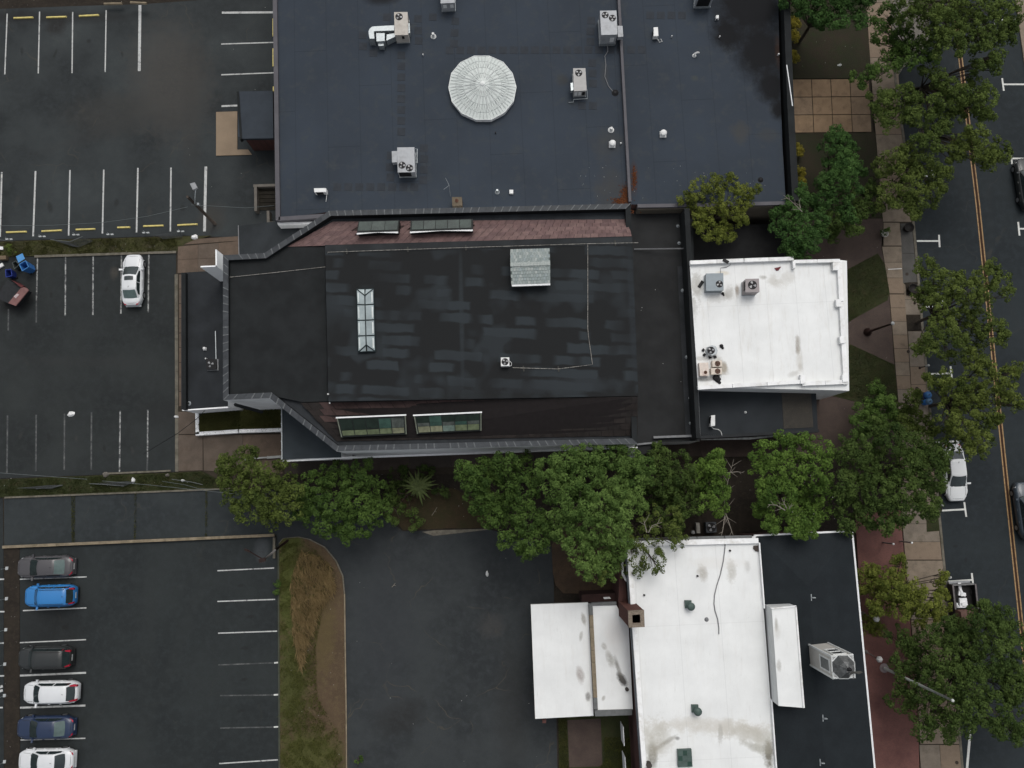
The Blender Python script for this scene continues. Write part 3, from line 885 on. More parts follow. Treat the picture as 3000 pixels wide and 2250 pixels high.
def top_roof_mat():
    m, nt, b, o = nodes_of('slate_blue_membrane')
    v = pos_of(nt)
    z = 5.5
    c = mixc(nt, noise(nt, v, 0.16, 4, 0.6, 0.35, 0.65), (0.031, 0.039, 0.050), (0.036, 0.046, 0.060))
    c = mixc(nt, noise(nt, v, 0.9, 6, 0.7, 0.52, 0.8), c, (0.048, 0.054, 0.057))
    c = seams(nt, c, 0, 2.72, 0.55, 0.86, 0.07)
    vs = pos_of(nt, rot=-0.045)
    sp = nt.nodes.new('ShaderNodeSeparateXYZ')
    nt.links.new(vs, sp.inputs[0])
    col = math_n(nt, 'FLOOR', math_n(nt, 'DIVIDE', math_n(nt, 'ADD', sp.outputs[0], 0.55), 2.72))
    yy = math_n(nt, 'ADD', sp.outputs[1], math_n(nt, 'MULTIPLY', math_n(nt, 'FRACT', math_n(nt, 'MULTIPLY', col, 0.618)), 14.0))
    k = math_n(nt, 'LESS_THAN', math_n(nt, 'FRACT', math_n(nt, 'DIVIDE', yy, 14.0)), 0.004)
    c = mixc(nt, math_n(nt, 'MULTIPLY', k, 0.22), c, (0, 0, 0))
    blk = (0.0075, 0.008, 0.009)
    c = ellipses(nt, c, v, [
        (2200, 20, 150, 120, 0, blk, 0.97, 0.55), (2230, 150, 105, 120, 0, blk, 0.97, 0.6), (2262, 250, 62, 72, 0, blk, 0.97, 0.6), (2130, 100, 60, 66, 0, blk, 0.95, 0.7), (2280, 320, 30, 40, 0, blk, 0.95, 0.7),  # large near-black patch with a ragged outline at the upper right
        (1115, -12, 75, 36, 0, (0.013, 0.014, 0.016), 0.9, 0.5),
        (1832, 570, 22, 48, 0, (0.05, 0.026, 0.016), 0.6, 1.2), (1858, 520, 14, 60, 0, (0.055, 0.024, 0.014), 0.6, 1.0), (1822, 590, 22, 14, 0, (0.06, 0.026, 0.015), 0.7, 1.0),
        (1780, 420, 60, 60, 0, (0.050, 0.050, 0.046), 0.55, 1.2), (1790, 560, 60, 110, 0, (0.047, 0.045, 0.040), 0.6, 1.2),
        (2170, 385, 34, 38, 0, (0.055, 0.052, 0.045), 0.7, 1.2), (2035, 228, 14, 12, 0, (0.06, 0.065, 0.055), 0.6, 1.0), (2250, 395, 40, 30, 0, (0.05, 0.05, 0.046), 0.5, 1.2),
        (1650, 235, 22, 24, 0, (0.042, 0.040, 0.034), 0.6, 1.0), (1772, 225, 16, 50, 0, (0.052, 0.050, 0.045), 0.4, 1.0),
        (2280, 150, 12, 60, 0, (0.04, 0.02, 0.012), 0.6, 1.2)], z)
    f = noise(nt, v, 30, 3, 0.7, 0.3, 0.7)
    c = mixc(nt, f, mixc(nt, 1.0, c, [0.92] * 3, 'MULTIPLY'), mixc(nt, 1.0, c, [1.08] * 3, 'MULTIPLY'))
    nt.links.new(c, b.inputs['Base Color'])
    b.inputs['Roughness'].default_value = 0.8
    b.inputs['Specular IOR Level'].default_value = 0.12
    return m


def blotchy_mat():
    m, nt, b, o = nodes_of('blotchy_black_membrane')
    v = pos_of(nt)
    v3 = pos_of(nt, (1, 1, 1), 0.045)
    w1 = nt.nodes.new('ShaderNodeTexNoise')
    w1.inputs['Scale'].default_value = 0.9
    nt.links.new(v3, w1.inputs['Vector'])
    mv = nt.nodes.new('ShaderNodeVectorMath')
    mv.operation = 'MULTIPLY_ADD'
    nt.links.new(w1.outputs['Color'], mv.inputs[0])
    mv.inputs[1].default_value = (0.5, 0.38, 0)
    nt.links.new(v3, mv.inputs[2])
    sp = nt.nodes.new('ShaderNodeSeparateXYZ')
    nt.links.new(mv.outputs[0], sp.inputs[0])
    ry = math_n(nt, 'DIVIDE', sp.outputs[1], 0.98)
    row = math_n(nt, 'FLOOR', ry)
    fr = math_n(nt, 'ABSOLUTE', math_n(nt, 'SUBTRACT', math_n(nt, 'FRACT', ry), 0.5))
    cb_ = nt.nodes.new('ShaderNodeCombineXYZ')
    nt.links.new(math_n(nt, 'MULTIPLY', sp.outputs[0], 0.36), cb_.inputs[0])
    nt.links.new(math_n(nt, 'MULTIPLY', row, 7.31), cb_.inputs[1])
    n1 = noise(nt, cb_.outputs[0], 1.0, 1, 0.4, 0.47, 0.53)
    edge = nt.nodes.new('ShaderNodeMapRange')
    edge.inputs['From Min'].default_value = 0.42
    edge.inputs['From Max'].default_value = 0.30
    nt.links.new(fr, edge.inputs[0])
    big = noise(nt, v3, 0.13, 3, 0.6, 0.38, 0.56)
    merge = noise(nt, v3, 0.28, 2, 0.5, 0.55, 0.62)
    k = math_n(nt, 'MULTIPLY', n1, edge.outputs[0])
    k = math_n(nt, 'MAXIMUM', k, math_n(nt, 'MULTIPLY', merge, 0.7))
    k = math_n(nt, 'MULTIPLY', k, math_n(nt, 'ADD', math_n(nt, 'MULTIPLY', big, 0.8), 0.2), True)
    c = mixc(nt, k, (0.0140, 0.0152, 0.0158), (0.0270, 0.0330, 0.0370))
    c = ellipses(nt, c, v3, [(1352, 920, 9, 250, 1.5, (0.028, 0.034, 0.038), 0.8, 0.5), (1852, 900, 14, 260, 1.5, (0.026, 0.032, 0.037), 0.6, 0.7),
                             (1640, 1130, 220, 26, 2, (0.026, 0.031, 0.035), 0.7, 1.4)], 9.2)
    nt.links.new(c, b.inputs['Base Color'])
    b.inputs['Roughness'].default_value = 0.8
    b.inputs['Specular IOR Level'].default_value = 0.12
    return m


def poly_prism(name, px, z0, z1, m, parent, mside=None, zs=None, label=None):
    b = MB()
    b.prism([P(x, y, z1)[:2] for x, y in px], z0, z1, 0, 1 if mside else None)
    return b.build(name, [m, mside] if mside else m, parent, label=label)


def wall_strip(name, p0, p1, z0, z1, w, m, parent):
    """wall from a surveyed top centre line; width in metres"""
    a, c = P(*p0, z1), P(*p1, z1)
    d = (c - a).normalized()
    n = Vector((-d.y, d.x, 0)) * w / 2
    b = MB()
    dz = Vector((0, 0, z1 - z0))
    t = [a - n, c - n, c + n, a + n]
    b.hexa([v - dz for v in t], t)
    return b.build(name, m, parent)


def hide_window(parent, p0, p1, z_top, zs, w, h, n, m_glass, m_frame, out=0.03, start=0.12, name='window'):
    """row of windows on the wall standing under the roof edge p0-p1 (surveyed at z_top)"""
    a, c = P(*p0, z_top), P(*p1, z_top)
    d = (c - a)
    L = d.length
    d.normalize()
    nrm = Vector((d.y, -d.x, 0))
    for i in range(n):
        s = L * (start + (1 - 2 * start) * (i + 0.5) / n)
        p = a + d * s + nrm * out
        ang = math.atan2(d.y, d.x)
        b = MB()
        b.box((p.x, p.y, zs), (w + 0.16, 0.06, h + 0.16), ang)
        f = b.build(name, m_frame, parent)
        b = MB()
        q = p + nrm * 0.03
        b.box((q.x, q.y, zs + 0.08), (w, 0.04, h), ang)
        b.build('pane', m_glass, f)


GLASS_D = mat('dark_window_glass', (0.02, 0.028, 0.03), 0.08, 0, 0.1, 2)

# ================= the big flat-roofed building along the top
ZT = 5.5
Bt = thing('flat_roofed_building', 'large low building with slate blue membrane roof, round ribbed skylight and rooftop units', 'building', P(1500, 300, 0))
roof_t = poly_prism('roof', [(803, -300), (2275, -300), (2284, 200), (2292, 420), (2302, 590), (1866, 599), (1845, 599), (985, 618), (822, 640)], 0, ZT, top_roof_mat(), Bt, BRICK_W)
for nm, pa, pb, w, zz, mm in [('roof_edging', (801, -300), (814, 645), 0.36, ZT + 0.22, PURG), ('roof_edging', (816, 641), (948, 632), 0.34, ZT + 0.22, PURG),
                              ('dividing_wall', (1797, -300), (1846, 590), 0.22, ZT + 0.45, PURG), ('roof_edging', (1868, 603), (2075, 600), 0.3, ZT + 0.2, PURG),
                              ('roof_edging', (2075, 600), (2320, 594), 0.3, ZT + 0.2, PURG)]:
    wall_strip(nm, pa, pb, ZT - 0.4, zz, w, mm, Bt)
wall_strip('parapet', (2294, -300), (2316, 300), 0, ZT + 0.7, 0.55, BLACKM, Bt)
wall_strip('parapet', (2316, 300), (2331, 588), 0, ZT + 0.7, 0.55, BLACKM, Bt)
wall_strip('parapet_cap', (2305, 190), (2322, 310), ZT + 0.7, ZT + 0.74, 0.07, TRIM_W, Bt)
poly_prism('fascia', [(812, 652), (960, 648), (955, 655), (815, 660)], ZT - 1.2, ZT - 0.3, TRIM_W, Bt)
b = MB()
p = [P(823, 655, 4.9), P(955, 648, 4.9), P(955, 648, 4.2), P(823, 655, 4.2)]
for zz in (4.9, 4.5):
    b.prism([P(818, 651, zz), P(955, 643, zz), P(952, 651, zz), P(819, 656, zz)], zz - 0.06, zz)
b.build('gutter', TRIM_W, Bt)
hide_window(Bt, (2338, -250), (2338, 560), ZT, 1.0, 1.6, 1.7, 9, GLASS_D, TRIM_W, 0.35)
# tan south face of its right wing
wall_strip('south_wall', (1868, 610), (2322, 600), 0, ZT - 0.06, 0.3, mat('tan_render', (0.10, 0.088, 0.07), 0.9, 0, 0.1, 1), Bt)
# walkway pads
PAD = mat('rubber_walkway_pad', (0.029, 0.034, 0.041), 0.85, 0, 0.1, 2)
pads = [(1192 + 31.3 * i, 148 - 0.1 * i) for i in range(4, 23)] + [(1176 - 0.06 * j, 162 + 32 * j) for j in range(8)] + \
       [(988 + 32.3 * i, 548) for i in range(8)] + [(1063, 103), (1064, 136), (1094, 155), (1134, 50), (1225, 55), (1225, 90), (1227, 120), (1145, 456), (1142, 490), (1144, 520), (1242, 434), (1243, 466),
                                                  (1242, 497), (1240, 528), (1732, 60), (1730, 92), (1730, 122), (1735, 185), (1736, 215), (1737, 245), (1705, 310), (1737, 310), (1268, 50), (1334, 62), (1332, 96), (1330, 128)] + [(1905 + 31 * i, 45) for i in range(4)]
pm = None
for (x, y) in pads:
    q = P(x, y, ZT)
    if pm is None:
        b = MB()
        b.box((0, 0, 0), (0.66, 0.66, 0.015), -0.04)
        pm_o = b.build('walkway_pad', PAD, Bt, local=True)
        pm = pm_o
    else:
        pm_o = pm.copy()
        link(pm_o, Bt)
        ORG[pm_o.name] = ORG[Bt.name]
    pm_o.location = q + Vector((0, 0, 0.002)) - ORG[Bt.name]

# round ribbed skylight (14 facets)
dm = mat('milky_skylight_panel', (0.52, 0.56, 0.54), 0.5, 0, 0.03, 1.0)
rib = mat('skylight_rib', (0.64, 0.665, 0.65), 0.5)
lat = mat('skylight_lattice', (0.36, 0.39, 0.38), 0.5)
ring = [(1515, 390), (1620, 390), (1715, 432), (1780, 510), (1806, 605), (1788, 700), (1725, 780), (1633, 830), (1527, 830), (1428, 785), (1362, 705), (1338, 608), (1357, 510), (1420, 435)]
zc0, zc1 = ZT + 0.45, ZT + 1.1
R = [P(750 + x / 2.37, y / 2.37, zc0) for x, y in ring]
ap = P(1413.5, 244, zc1)
Dm = thing('round_skylight', 'large round ribbed translucent skylight with fourteen facets on the slate blue roof', 'skylight', P(1413, 257, ZT))
b = MB()
b.prism([(v.x, v.y) for v in R], ZT, zc0 - 0.01)
b.build('curb', TRIM_W, Dm)
for i in range(14):
    a, c = R[i], R[(i + 1) % 14]

    def fp(u, v, lift=0.0):       # u across, v towards the apex
        q = a.lerp(c, u).lerp(ap, v)
        return q + Vector((0, 0, lift))
    b = MB()
    rows = [0, 0.25, 0.5, 0.75, 0.93]
    vs = [fp(u, v) for v in rows for u in (0, 0.5, 1)]
    fs = []
    for r in range(4):
        for s in range(2):
            fs.append((r * 3 + s, r * 3 + s + 1, r * 3 + s + 4, r * 3 + s + 3))
    b.add(vs, [f[::-1] for f in fs])
    pan = b.build('skylight_panel', dm, Dm)
    b = MB()

    def bar(p, q, r=0.009):
        b.tube([p, q], r, seg=4, cap=False)
    for v in (0.2, 0.42, 0.64):
        bar(fp(0, v, .012), fp(1, v, .012))
    for k in range(4):
        u0, u1 = k / 4, (k + 1) / 4
        um = (u0 + u1) / 2
        bar(fp(u0, 0, .012), fp(um, 0.42, .012))
        bar(fp(u1, 0, .012), fp(um, 0.42, .012))
    for k in range(2):
        u0, u1 = k / 2, (k + 1) / 2
        um = (u0 + u1) / 2
        bar(fp(u0, 0.42, .012), fp(um, 0.2, .012))
        bar(fp(u0 + 0.05, 0.42, .012), fp(um, 0.8, .012))
        bar(fp(u1 - 0.05, 0.42, .012), fp(um, 0.8, .012))
    b.build('lattice', lat, pan)
    b = MB()
    b.tube([a + Vector((0, 0, .01))] + [a.lerp(ap, v) + Vector((0, 0, 0.01)) for v in (.25, .5, .75, .95)], 0.026, seg=5)
    b.build('rib', rib, Dm)
b = MB()
b.lathe(ap - Vector((0, 0, 0.06)), [(0.24, 0), (0.22, 0.06), (0.12, 0.1), (0.01, 0.12)], 16)
b.build('cap', rib, Dm, smooth=True)
b = MB()
for i in range(14):
    b.tube([R[i], R[(i + 1) % 14]], 0.04, seg=5)
b.build('rim', rib, Dm)


# ---- rooftop machinery
def fan_at(parent, c, r, n=3, ms=(DARK, BLADE), rot=0.3):
    b = MB()
    b.lathe((c.x, c.y, c.z), [(r, 0.004), (r * 0.96, 0.012)], 20, 0)
    b.lathe((c.x, c.y, c.z), [(r * 1.05, 0.0), (r * 1.05, 0.02), (r * 0.98, 0.02), (r * 0.98, 0.0)], 20, 0, False)
    f = b.build('fan', ms[0], parent)
    for k in range(n):
        a = rot + k * 2 * math.pi / n
        b = MB()
        pts = []
        for (rr, da) in ((0.18, -0.5), (0.8, -0.42), (0.92, 0.0), (0.8, 0.42), (0.2, 0.25)):
            pts.append((c.x + r * rr * math.cos(a + da), c.y + r * rr * math.sin(a + da), c.z + 0.035 + (0.015 if da > 0 else 0)))
        b.add(pts, [(0, 1, 2, 3, 4)])
        b.build('blade', ms[1], f)
    b = MB()
    b.lathe((c.x, c.y, c.z), [(r * 0.22, 0.03), (r * 0.2, 0.06)], 10)
    b.build('hub', ms[0], f)


def unit(name, label, cat, top, zr, h, m, fans, group=None, base=0.12, mside=None, panels=True):
    """packaged unit: top outline surveyed at zr+h"""
    zt = zr + h
    T = [P(x, y, zt) for x, y in top]
    c = sum(T, Vector()) / len(T)
    r = thing(name, label, cat, (c.x, c.y, zr), group)
    b = MB()
    ins = [(v - c) * 0.97 + c for v in T]
    b.prism([(v.x, v.y) for v in ins], zr + base, zt - 0.05)
    b.build('casing', mside or m, r)
    b = MB()
    b.prism([(v.x, v.y) for v in T], zt - 0.05, zt)
    b.build('top_panel', m, r)
    b = MB()
    e = [(v - c) * 1.0 + c for v in T]
    b.prism([(v.x, v.y) for v in e], zr, zr + base)
    b.build('base_rail', METAL, r)
    for (fx, fy, fr) in fans:
        q = P(fx, fy, zt)
        fan_at(r, q, fr / S(fy, zt), rot=random.uniform(0, 2))
    return r, T, zt


def side_panel(r, T, i, j, u0, u1, z0, z1, m, name='grille'):
    """dark grille on the casing side between corners i and j"""
    c = sum(T, Vector()) / len(T)
    a, d = T[i].lerp(T[j], u0), T[i].lerp(T[j], u1)
    o = ((a + d) / 2 - c)
    o.z = 0
    dd = (T[j] - T[i]).normalized()
    n = Vector((dd.y, -dd.x, 0))
    if n.dot(o) < 0:
        n = -n
    k = 0.0
    b = MB()
    b.hexa([Vector((a.x, a.y, z0)) - n * .05, Vector((d.x, d.y, z0)) - n * .05, Vector((d.x, d.y, z0)) + n * .012, Vector((a.x, a.y, z0)) + n * .012],
           [Vector((a.x, a.y, z1)) - n * .05, Vector((d.x, d.y, z1)) - n * .05, Vector((d.x, d.y, z1)) + n * .012, Vector((a.x, a.y, z1)) + n * .012])
    b.build(name, m, r)


def hood(r, pts, z0, z1, m, name='intake_hood'):
    b = MB()
    b.prism([P(x, y, z1) for x, y in pts], z0, z1)
    b.build(name, m, r)


u, T, zt = unit('rooftop_unit', 'beige rooftop unit with one fan and galvanised ducts looping off its left side', 'rooftop unit',
                [(1154.6, 35.5), (1194, 35), (1195.5, 102), (1156.5, 103)], ZT, 1.35, BEIGEP, [(1169, 49, 10.5)])
side_panel(u, T, 3, 2, 0.5, 0.68, ZT + 0.75, ZT + 1.1, DARK, 'label_plate')
hood(u, [(1195.5, 68), (1200, 68), (1201, 96), (1196, 98)], ZT + 0.3, ZT + 0.9, METAL)
du = thing('duct', 'looping galvanised duct and square boxes left of the beige rooftop unit', 'duct', P(1105, 100, ZT))
b = MB()
b.prism([P(x, y, ZT + 1.0) for x, y in [(1100, 77), (1155, 74), (1155, 89), (1100, 91)]], ZT + 0.45, ZT + 1.0)
b.build('duct_run', METAL, du)
b = MB()
b.prism([P(x, y, ZT + 1.0) for x, y in [(1100, 77), (1100, 91), (1095, 92), (1097, 113), (1083, 113), (1080, 100), (1080, 92), (1083, 84), (1090, 78)]], ZT + 0.45, ZT + 1.001)
b.build('duct_elbow', METAL, du)
b = MB()
t = [P(1083, 113, ZT + 1.0), P(1097, 113, ZT + 1.0), P(1099, 127, ZT + 0.35), P(1084, 127, ZT + 0.35)]
b.hexa([v - Vector((0, 0, v.z - ZT)) for v in t], t)
b.build('duct_drop', METAL, du)
for (q, z1) in (([(1102, 97), (1127, 97), (1127, 120), (1103, 121)], 0.95), ([(1107, 121), (1125, 120), (1124, 134), (1109, 134)], 0.7), ([(1133, 101), (1157, 97), (1158, 107), (1132, 119)], 0.8)):
    b = MB()
    b.prism([P(x, y, ZT + z1) for x, y in q], ZT + 0.05, ZT + z1)
    b.build('duct_box', METAL, du)

u, T, zt = unit('rooftop_unit', 'grey twin fan rooftop unit near the bottom left of the slate blue roof', 'rooftop unit',
                [(1163.7, 432), (1214, 431), (1215.5, 504), (1165, 505)], ZT, 1.25, GREYP, [(1178, 484, 10.2), (1199.6, 492, 10.2)])
side_panel(u, T, 3, 2, 0.06, 0.74, ZT + 0.35, ZT + 1.15, DARK)
hood(u, [(1147.6, 443), (1164, 442), (1164, 475), (1148.5, 476)], ZT + 0.6, ZT + 1.1, GREYP)
b = MB()
b.tube([P(1216, 436, ZT + .5), P(1222, 436, ZT + .5), P(1222, 478, ZT + .5), P(1219, 478, ZT + .3), P(1219, 518, ZT + .1)], 0.03, seg=5)
b.build('pipe', METAL, u)

u, T, zt = unit('rooftop_unit', 'tall grey twin fan rooftop unit straddling the dividing wall of the top roof', 'rooftop unit',
                [(1757.5, 31.5), (1806, 30.5), (1809, 101), (1761.5, 102.5)], ZT, 1.75, GREYP, [(1773, 44, 9.8), (1794, 53, 9.8)], base=0.35)
side_panel(u, T, 3, 2, 0.6, 0.85, ZT + 0.6, ZT + 1.2, WHITEP, 'access_panel')
hood(u, [(1809, 75), (1824, 76), (1826, 107), (1811, 108)], ZT + 0.8, ZT + 1.3, GREYP)
b = MB()
b.tube([P(1779, 128, ZT + .4), P(1781, 150, ZT + .05), P(1772, 165, ZT + .04), P(1775, 190, ZT + .04), P(1772, 225, ZT + .04), P(1783, 253, ZT + .04), P(1795, 267, ZT + .04)], 0.035, seg=5)
b.build('drain_pipe', CABLE, u)

u, T, zt = unit('rooftop_unit', 'narrow beige grey rooftop unit with one fan right of the round skylight', 'rooftop unit',
                [(1679, 200), (1715, 199.5), (1719, 265), (1681.5, 267)], ZT, 1.15, mat('warm_grey_unit_paint', (0.36, 0.355, 0.345), 0.55, 0, 0.05, 3), [(1695.5, 214, 10)])
hood(u, [(1671.5, 243), (1679, 242), (1681, 264), (1673, 266)], ZT + 0.5, ZT + 0.95, METAL)
for k in range(3):
    side_panel(u, T, 3, 2, 0.08 + 0.3 * k, 0.3 + 0.3 * k, ZT + 0.35, ZT + 0.85, WHITEP if k < 2 else DARK)
b = MB()
b.tube([P(1720, 262, ZT + .6), P(1721, 289, ZT + .3), P(1680, 291, ZT + .25), P(1680, 299, ZT + .2), P(1666, 300, ZT + .1)], 0.03, seg=5)
b.build('pipe', METAL, u)

u, T, zt = unit('rooftop_unit', 'grey rooftop unit cut off by the top edge of the photo, at the left', 'rooftop unit',
                [(1289, -60), (1331, -60), (1332, 8), (1291, 10)], ZT, 1.3, GREYP, [])
for k in range(2):
    side_panel(u, T, 3, 2, 0.15 + .5 * k, 0.4 + .5 * k, ZT + 0.6, ZT + 1.0, WHITEP, 'junction_box')
u, T, zt = unit('rooftop_unit', 'dark framed rooftop unit cut off by the top edge, right of the dividing wall', 'rooftop unit',
                [(2046, -70), (2092, -70), (2092, -6), (2042, -4)], ZT, 1.5, GREYP, [], base=0.2)
side_panel(u, T, 3, 2, 0.12, 0.85, ZT + 0.35, ZT + 1.3, DARK)


def mini_split(label, pts, zr, h, m=WHITEP, tail=None, gr=(3, 2)):
    zt = zr + h
    T = [P(x, y, zt) for x, y in pts]
    c = sum(T, Vector()) / 4
    r = thing('condenser', label, 'condenser', (c.x, c.y, zr))
    b = MB()
    b.prism([(v.x, v.y) for v in T], zr + 0.1, zt)
    b.build('casing', m, r)
    b = MB()
    for i in range(4):
        v = T[i].lerp(c, 0.15)
        b.box((v.x, v.y, zr), (0.07, 0.07, 0.1))
    b.build('feet', METAL, r)
    side_panel(r, T, gr[0], gr[1], 0.1, 0.7, zr + 0.15, zt - 0.06, DARK)
    if tail:
        b = MB()
        b.tube([P(x, y, zr + zz) for x, y, zz in tail], 0.028, seg=5)
        b.build('hose', PIPE_W, r)
    return r


mini_split('white split condenser near the left corner of the slate blue roof', [(919.5, 551.5), (955, 551), (956, 562), (921, 563)], ZT, 0.75, tail=[(955, 560, .5), (957, 575, .3), (955, 591, .04)])
mini_split('slim white condenser with curled hose in the middle of the right roof', [(1915, 80), (1927.5, 79.5), (1929, 105), (1915, 106)], ZT, 0.6, tail=[(1920, 110, .4), (1928, 116, .1), (1932, 124, .05), (1940, 122, .05), (1936, 114, .05)], gr=(0, 3))
mini_split('small white box vent near the top right of the slate blue roof', [(2098, 45), (2106, 44), (2106, 53), (2098, 54)], ZT, 0.35)


def mushroom(label, px, py, zr, r=0.28, h=0.5, m=WHITEP, cat='roof vent', group=None):
    q = P(px, py, zr)
    t = thing('roof_vent', label, cat, q, group)
    b = MB()
    b.box((q.x, q.y - 0.02, q.z), (r * 1.9, r * 1.9, 0.08))
    b.build('base', m, t)
    b = MB()
    b.lathe(q, [(r * 0.6, 0.05), (r * 0.6, h * 0.6), (r * 0.98, h * 0.62), (r, h * 0.75), (r * 0.75, h * 0.92), (r * 0.1, h)], 16)
    b.build('hood', m, t, smooth=True)
    return t


mushroom('round white mushroom vent just left of the dividing wall on the top roof', 1793, 424, ZT)
mushroom('round white mushroom vent alone on the right part of the top roof', 1942, 394, ZT)


def pipe_vent(label, px, py, zr, r=0.07, h=0.4, m=PIPE_W, skirt=True, group=None, bend=None):
    q = P(px, py, zr)
    t = thing('vent_pipe', label, 'vent pipe', q, group)
    b = MB()
    if bend:
        b.tube([q, q + Vector((0, 0, h)), q + Vector((bend[0] * .5, bend[1] * .5, h + .08)), q + Vector((bend[0], bend[1], h - .02))], r, seg=8)
    else:
        b.tube([q, q + Vector((0, 0, h))], r, seg=10)
    b.build('pipe', m, t)
    if skirt:
        b = MB()
        b.lathe(q, [(r * 2.2, 0), (r * 1.3, 0.06), (r * 1.05, 0.12)], 12)
        b.build('flashing', m, t, smooth=True)
    return t


pipe_vent('stubby white vent pipe above the left mushroom vent', 1790, 381, ZT, 0.12, 0.4)
pipe_vent('white vent pipe between the ducted beige unit and the top grey unit', 1270, 107, ZT, 0.11, 0.5)
pipe_vent('grey vent pipe below the round skylight, left of a white square vent', 1457, 563, ZT, 0.09, 0.5, METAL)
pipe_vent('white bent gooseneck pipe on the right roof', 2034, 163, ZT, 0.08, 0.35, bend=(0.32, 0.08))
pipe_vent('tiny white pipe left of the dividing wall beside the mushroom vent', 1818, 422, ZT, 0.06, 0.25, skirt=False)
pipe_vent('tiny white pipe in the dark patch at the right end of the top roof', 2279, 162, ZT, 0.07, 0.25, skirt=False)
pipe_vent('tiny white pipe right of the slim white condenser', 1967, 109, ZT, 0.05, 0.25, skirt=False)
pipe_vent('tiny pipe below the ducted beige unit', 1240, 163, ZT, 0.05, 0.25, skirt=False)
pipe_vent('tiny pipe below the dark framed top unit', 2107, 110, ZT, 0.05, 0.25, skirt=False)
pipe_vent('dark roof drain near the bottom right corner of the slate blue roof', 2228, 527, ZT, 0.11, 0.04, DARK)
pipe_vent('dark roof drain at the end of the drain pipe below the tall unit', 1802, 272, ZT, 0.14, 0.05, DARK)
pipe_vent('small dark pipe left of the dividing wall below the round skylight', 1452, 390, ZT, 0.05, 0.2, DARK, skirt=False)
b = MB()
q = P(1498, 564, ZT)
b.box(q, (0.32, 0.32, 0.22), 0, 0, 1.0)
o = b.build('roof_vent', WHITEP)
tag(o, 'small square white vent below the round skylight', 'roof vent')
ch = thing('square_chimney', 'tan capped square chimney with dark flue beside the parapet tiles', 'chimney', P(1338, 590, ZT))
b = MB()
b.prism([P(x, y, ZT + 1.0) for x, y in [(1324, 577), (1353, 577), (1354, 602), (1325, 603)]], ZT, ZT + 1.0)
b.build('stack', mat('tan_chimney_cap', (0.12, 0.098, 0.07), 0.9, 0, 0.15, 4), ch)
b = MB()
b.lathe(P(1338, 588, ZT + 1.0), [(0.15, 0.0), (0.15, 0.05)], 12)
b.build('flue', RUST, ch)
b = MB()
b.tube([P(1305, 521, ZT + 1.2), P(1316, 543, ZT + 1.0), P(1320, 575, ZT + .1)], 0.018, seg=4)
b.tube([P(1300, 555, ZT + 1.1), P(1316, 543, ZT + 1.0)], 0.018, seg=4)
o = b.build('antenna', METAL)
tag(o, 'thin forked antenna above the square tan chimney', 'antenna')

# entrance annex at its left
cn = thing('entrance_porch', 'low porch with slate blue roof and brick wall on the left of the top building', 'porch', P(755, 350, 0))
poly_prism('roof', [(697, 268), (799, 266), (801, 405), (708, 406), (697, 400)], 2.9, 3.25, mat('porch_membrane', (0.030, 0.038, 0.048), 0.8, 0, 0.1, 1), cn)
poly_prism('edge_band', [(693, 268), (700, 268), (709, 405), (703, 410)], 2.8, 3.3, BLACKM, cn)
poly_prism('wall', [(712, 275), (799, 273), (801, 400), (714, 402)], 0, 2.9, BRICK_W, cn)
pad = sheet('concrete_pad', [(633, 328), (695, 326), (695, 438), (727, 438), (738, 453), (633, 456)], 0.10, PALE, z0=0)
sw = thing('basement_stairwell', 'sunken basement stairwell ringed by low grey concrete walls at the building corner', 'stairwell', P(780, 600, 0))
wall_strip('wall', (742, 544), (808, 542), 0, 0.75, 0.24, CORR, sw)
wall_strip('wall', (748, 541), (749, 618), 0, 0.751, 0.24, CORR, sw)
wall_strip('wall', (785, 617), (786, 660), 0, 0.75, 0.24, CORR, sw)
wall_strip('wall', (784, 653), (830, 651), 0, 0.749, 0.24, CORR, sw)
b = MB()
for k in range(6):
    b.prism([P(756, 552 + 11 * k), P(808, 551 + 11 * k), P(808, 561 + 11 * k), P(756, 562 + 11 * k)], 0.021, 0.30 - 0.045 * k)
b.build('steps', mat('shaded_pit_steps', (0.018, 0.016, 0.012), 0.95, 0, 0.3, 2), sw)  # pit is not dug; its shade is painted as near-black steps

# ================= the subject building
ZP, ZF, ZV, ZL = 8.6, 9.2, 7.9, 8.25
M = thing('main_building', 'long black roofed building with slate coping tiles, brown tiled slopes and white walls', 'building', P(1250, 950, 0))
outline = [(654, 748), (775, 742), (965, 618), (1848, 597), (1868, 1300), (985, 1322), (790, 1166), (654, 1172)]
O = [P(x, y, ZP) for x, y in outline]
cen = sum(O, Vector()) / len(O)


def offset(poly, d):
    n = len(poly)
    out = []
    for i in range(n):
        a, p, c = poly[i - 1], poly[i], poly[(i + 1) % n]
        e0, e1 = (p - a).normalized(), (c - p).normalized()
        n0, n1 = Vector((e0.y, -e0.x, 0)), Vector((e1.y, -e1.x, 0))
        if (cen - p).dot(n0) < 0:
            pass
        m = (n0 + n1).normalized()
        k = d / max(0.3, m.dot(n0))
        out.append(p + m * k)
    return out


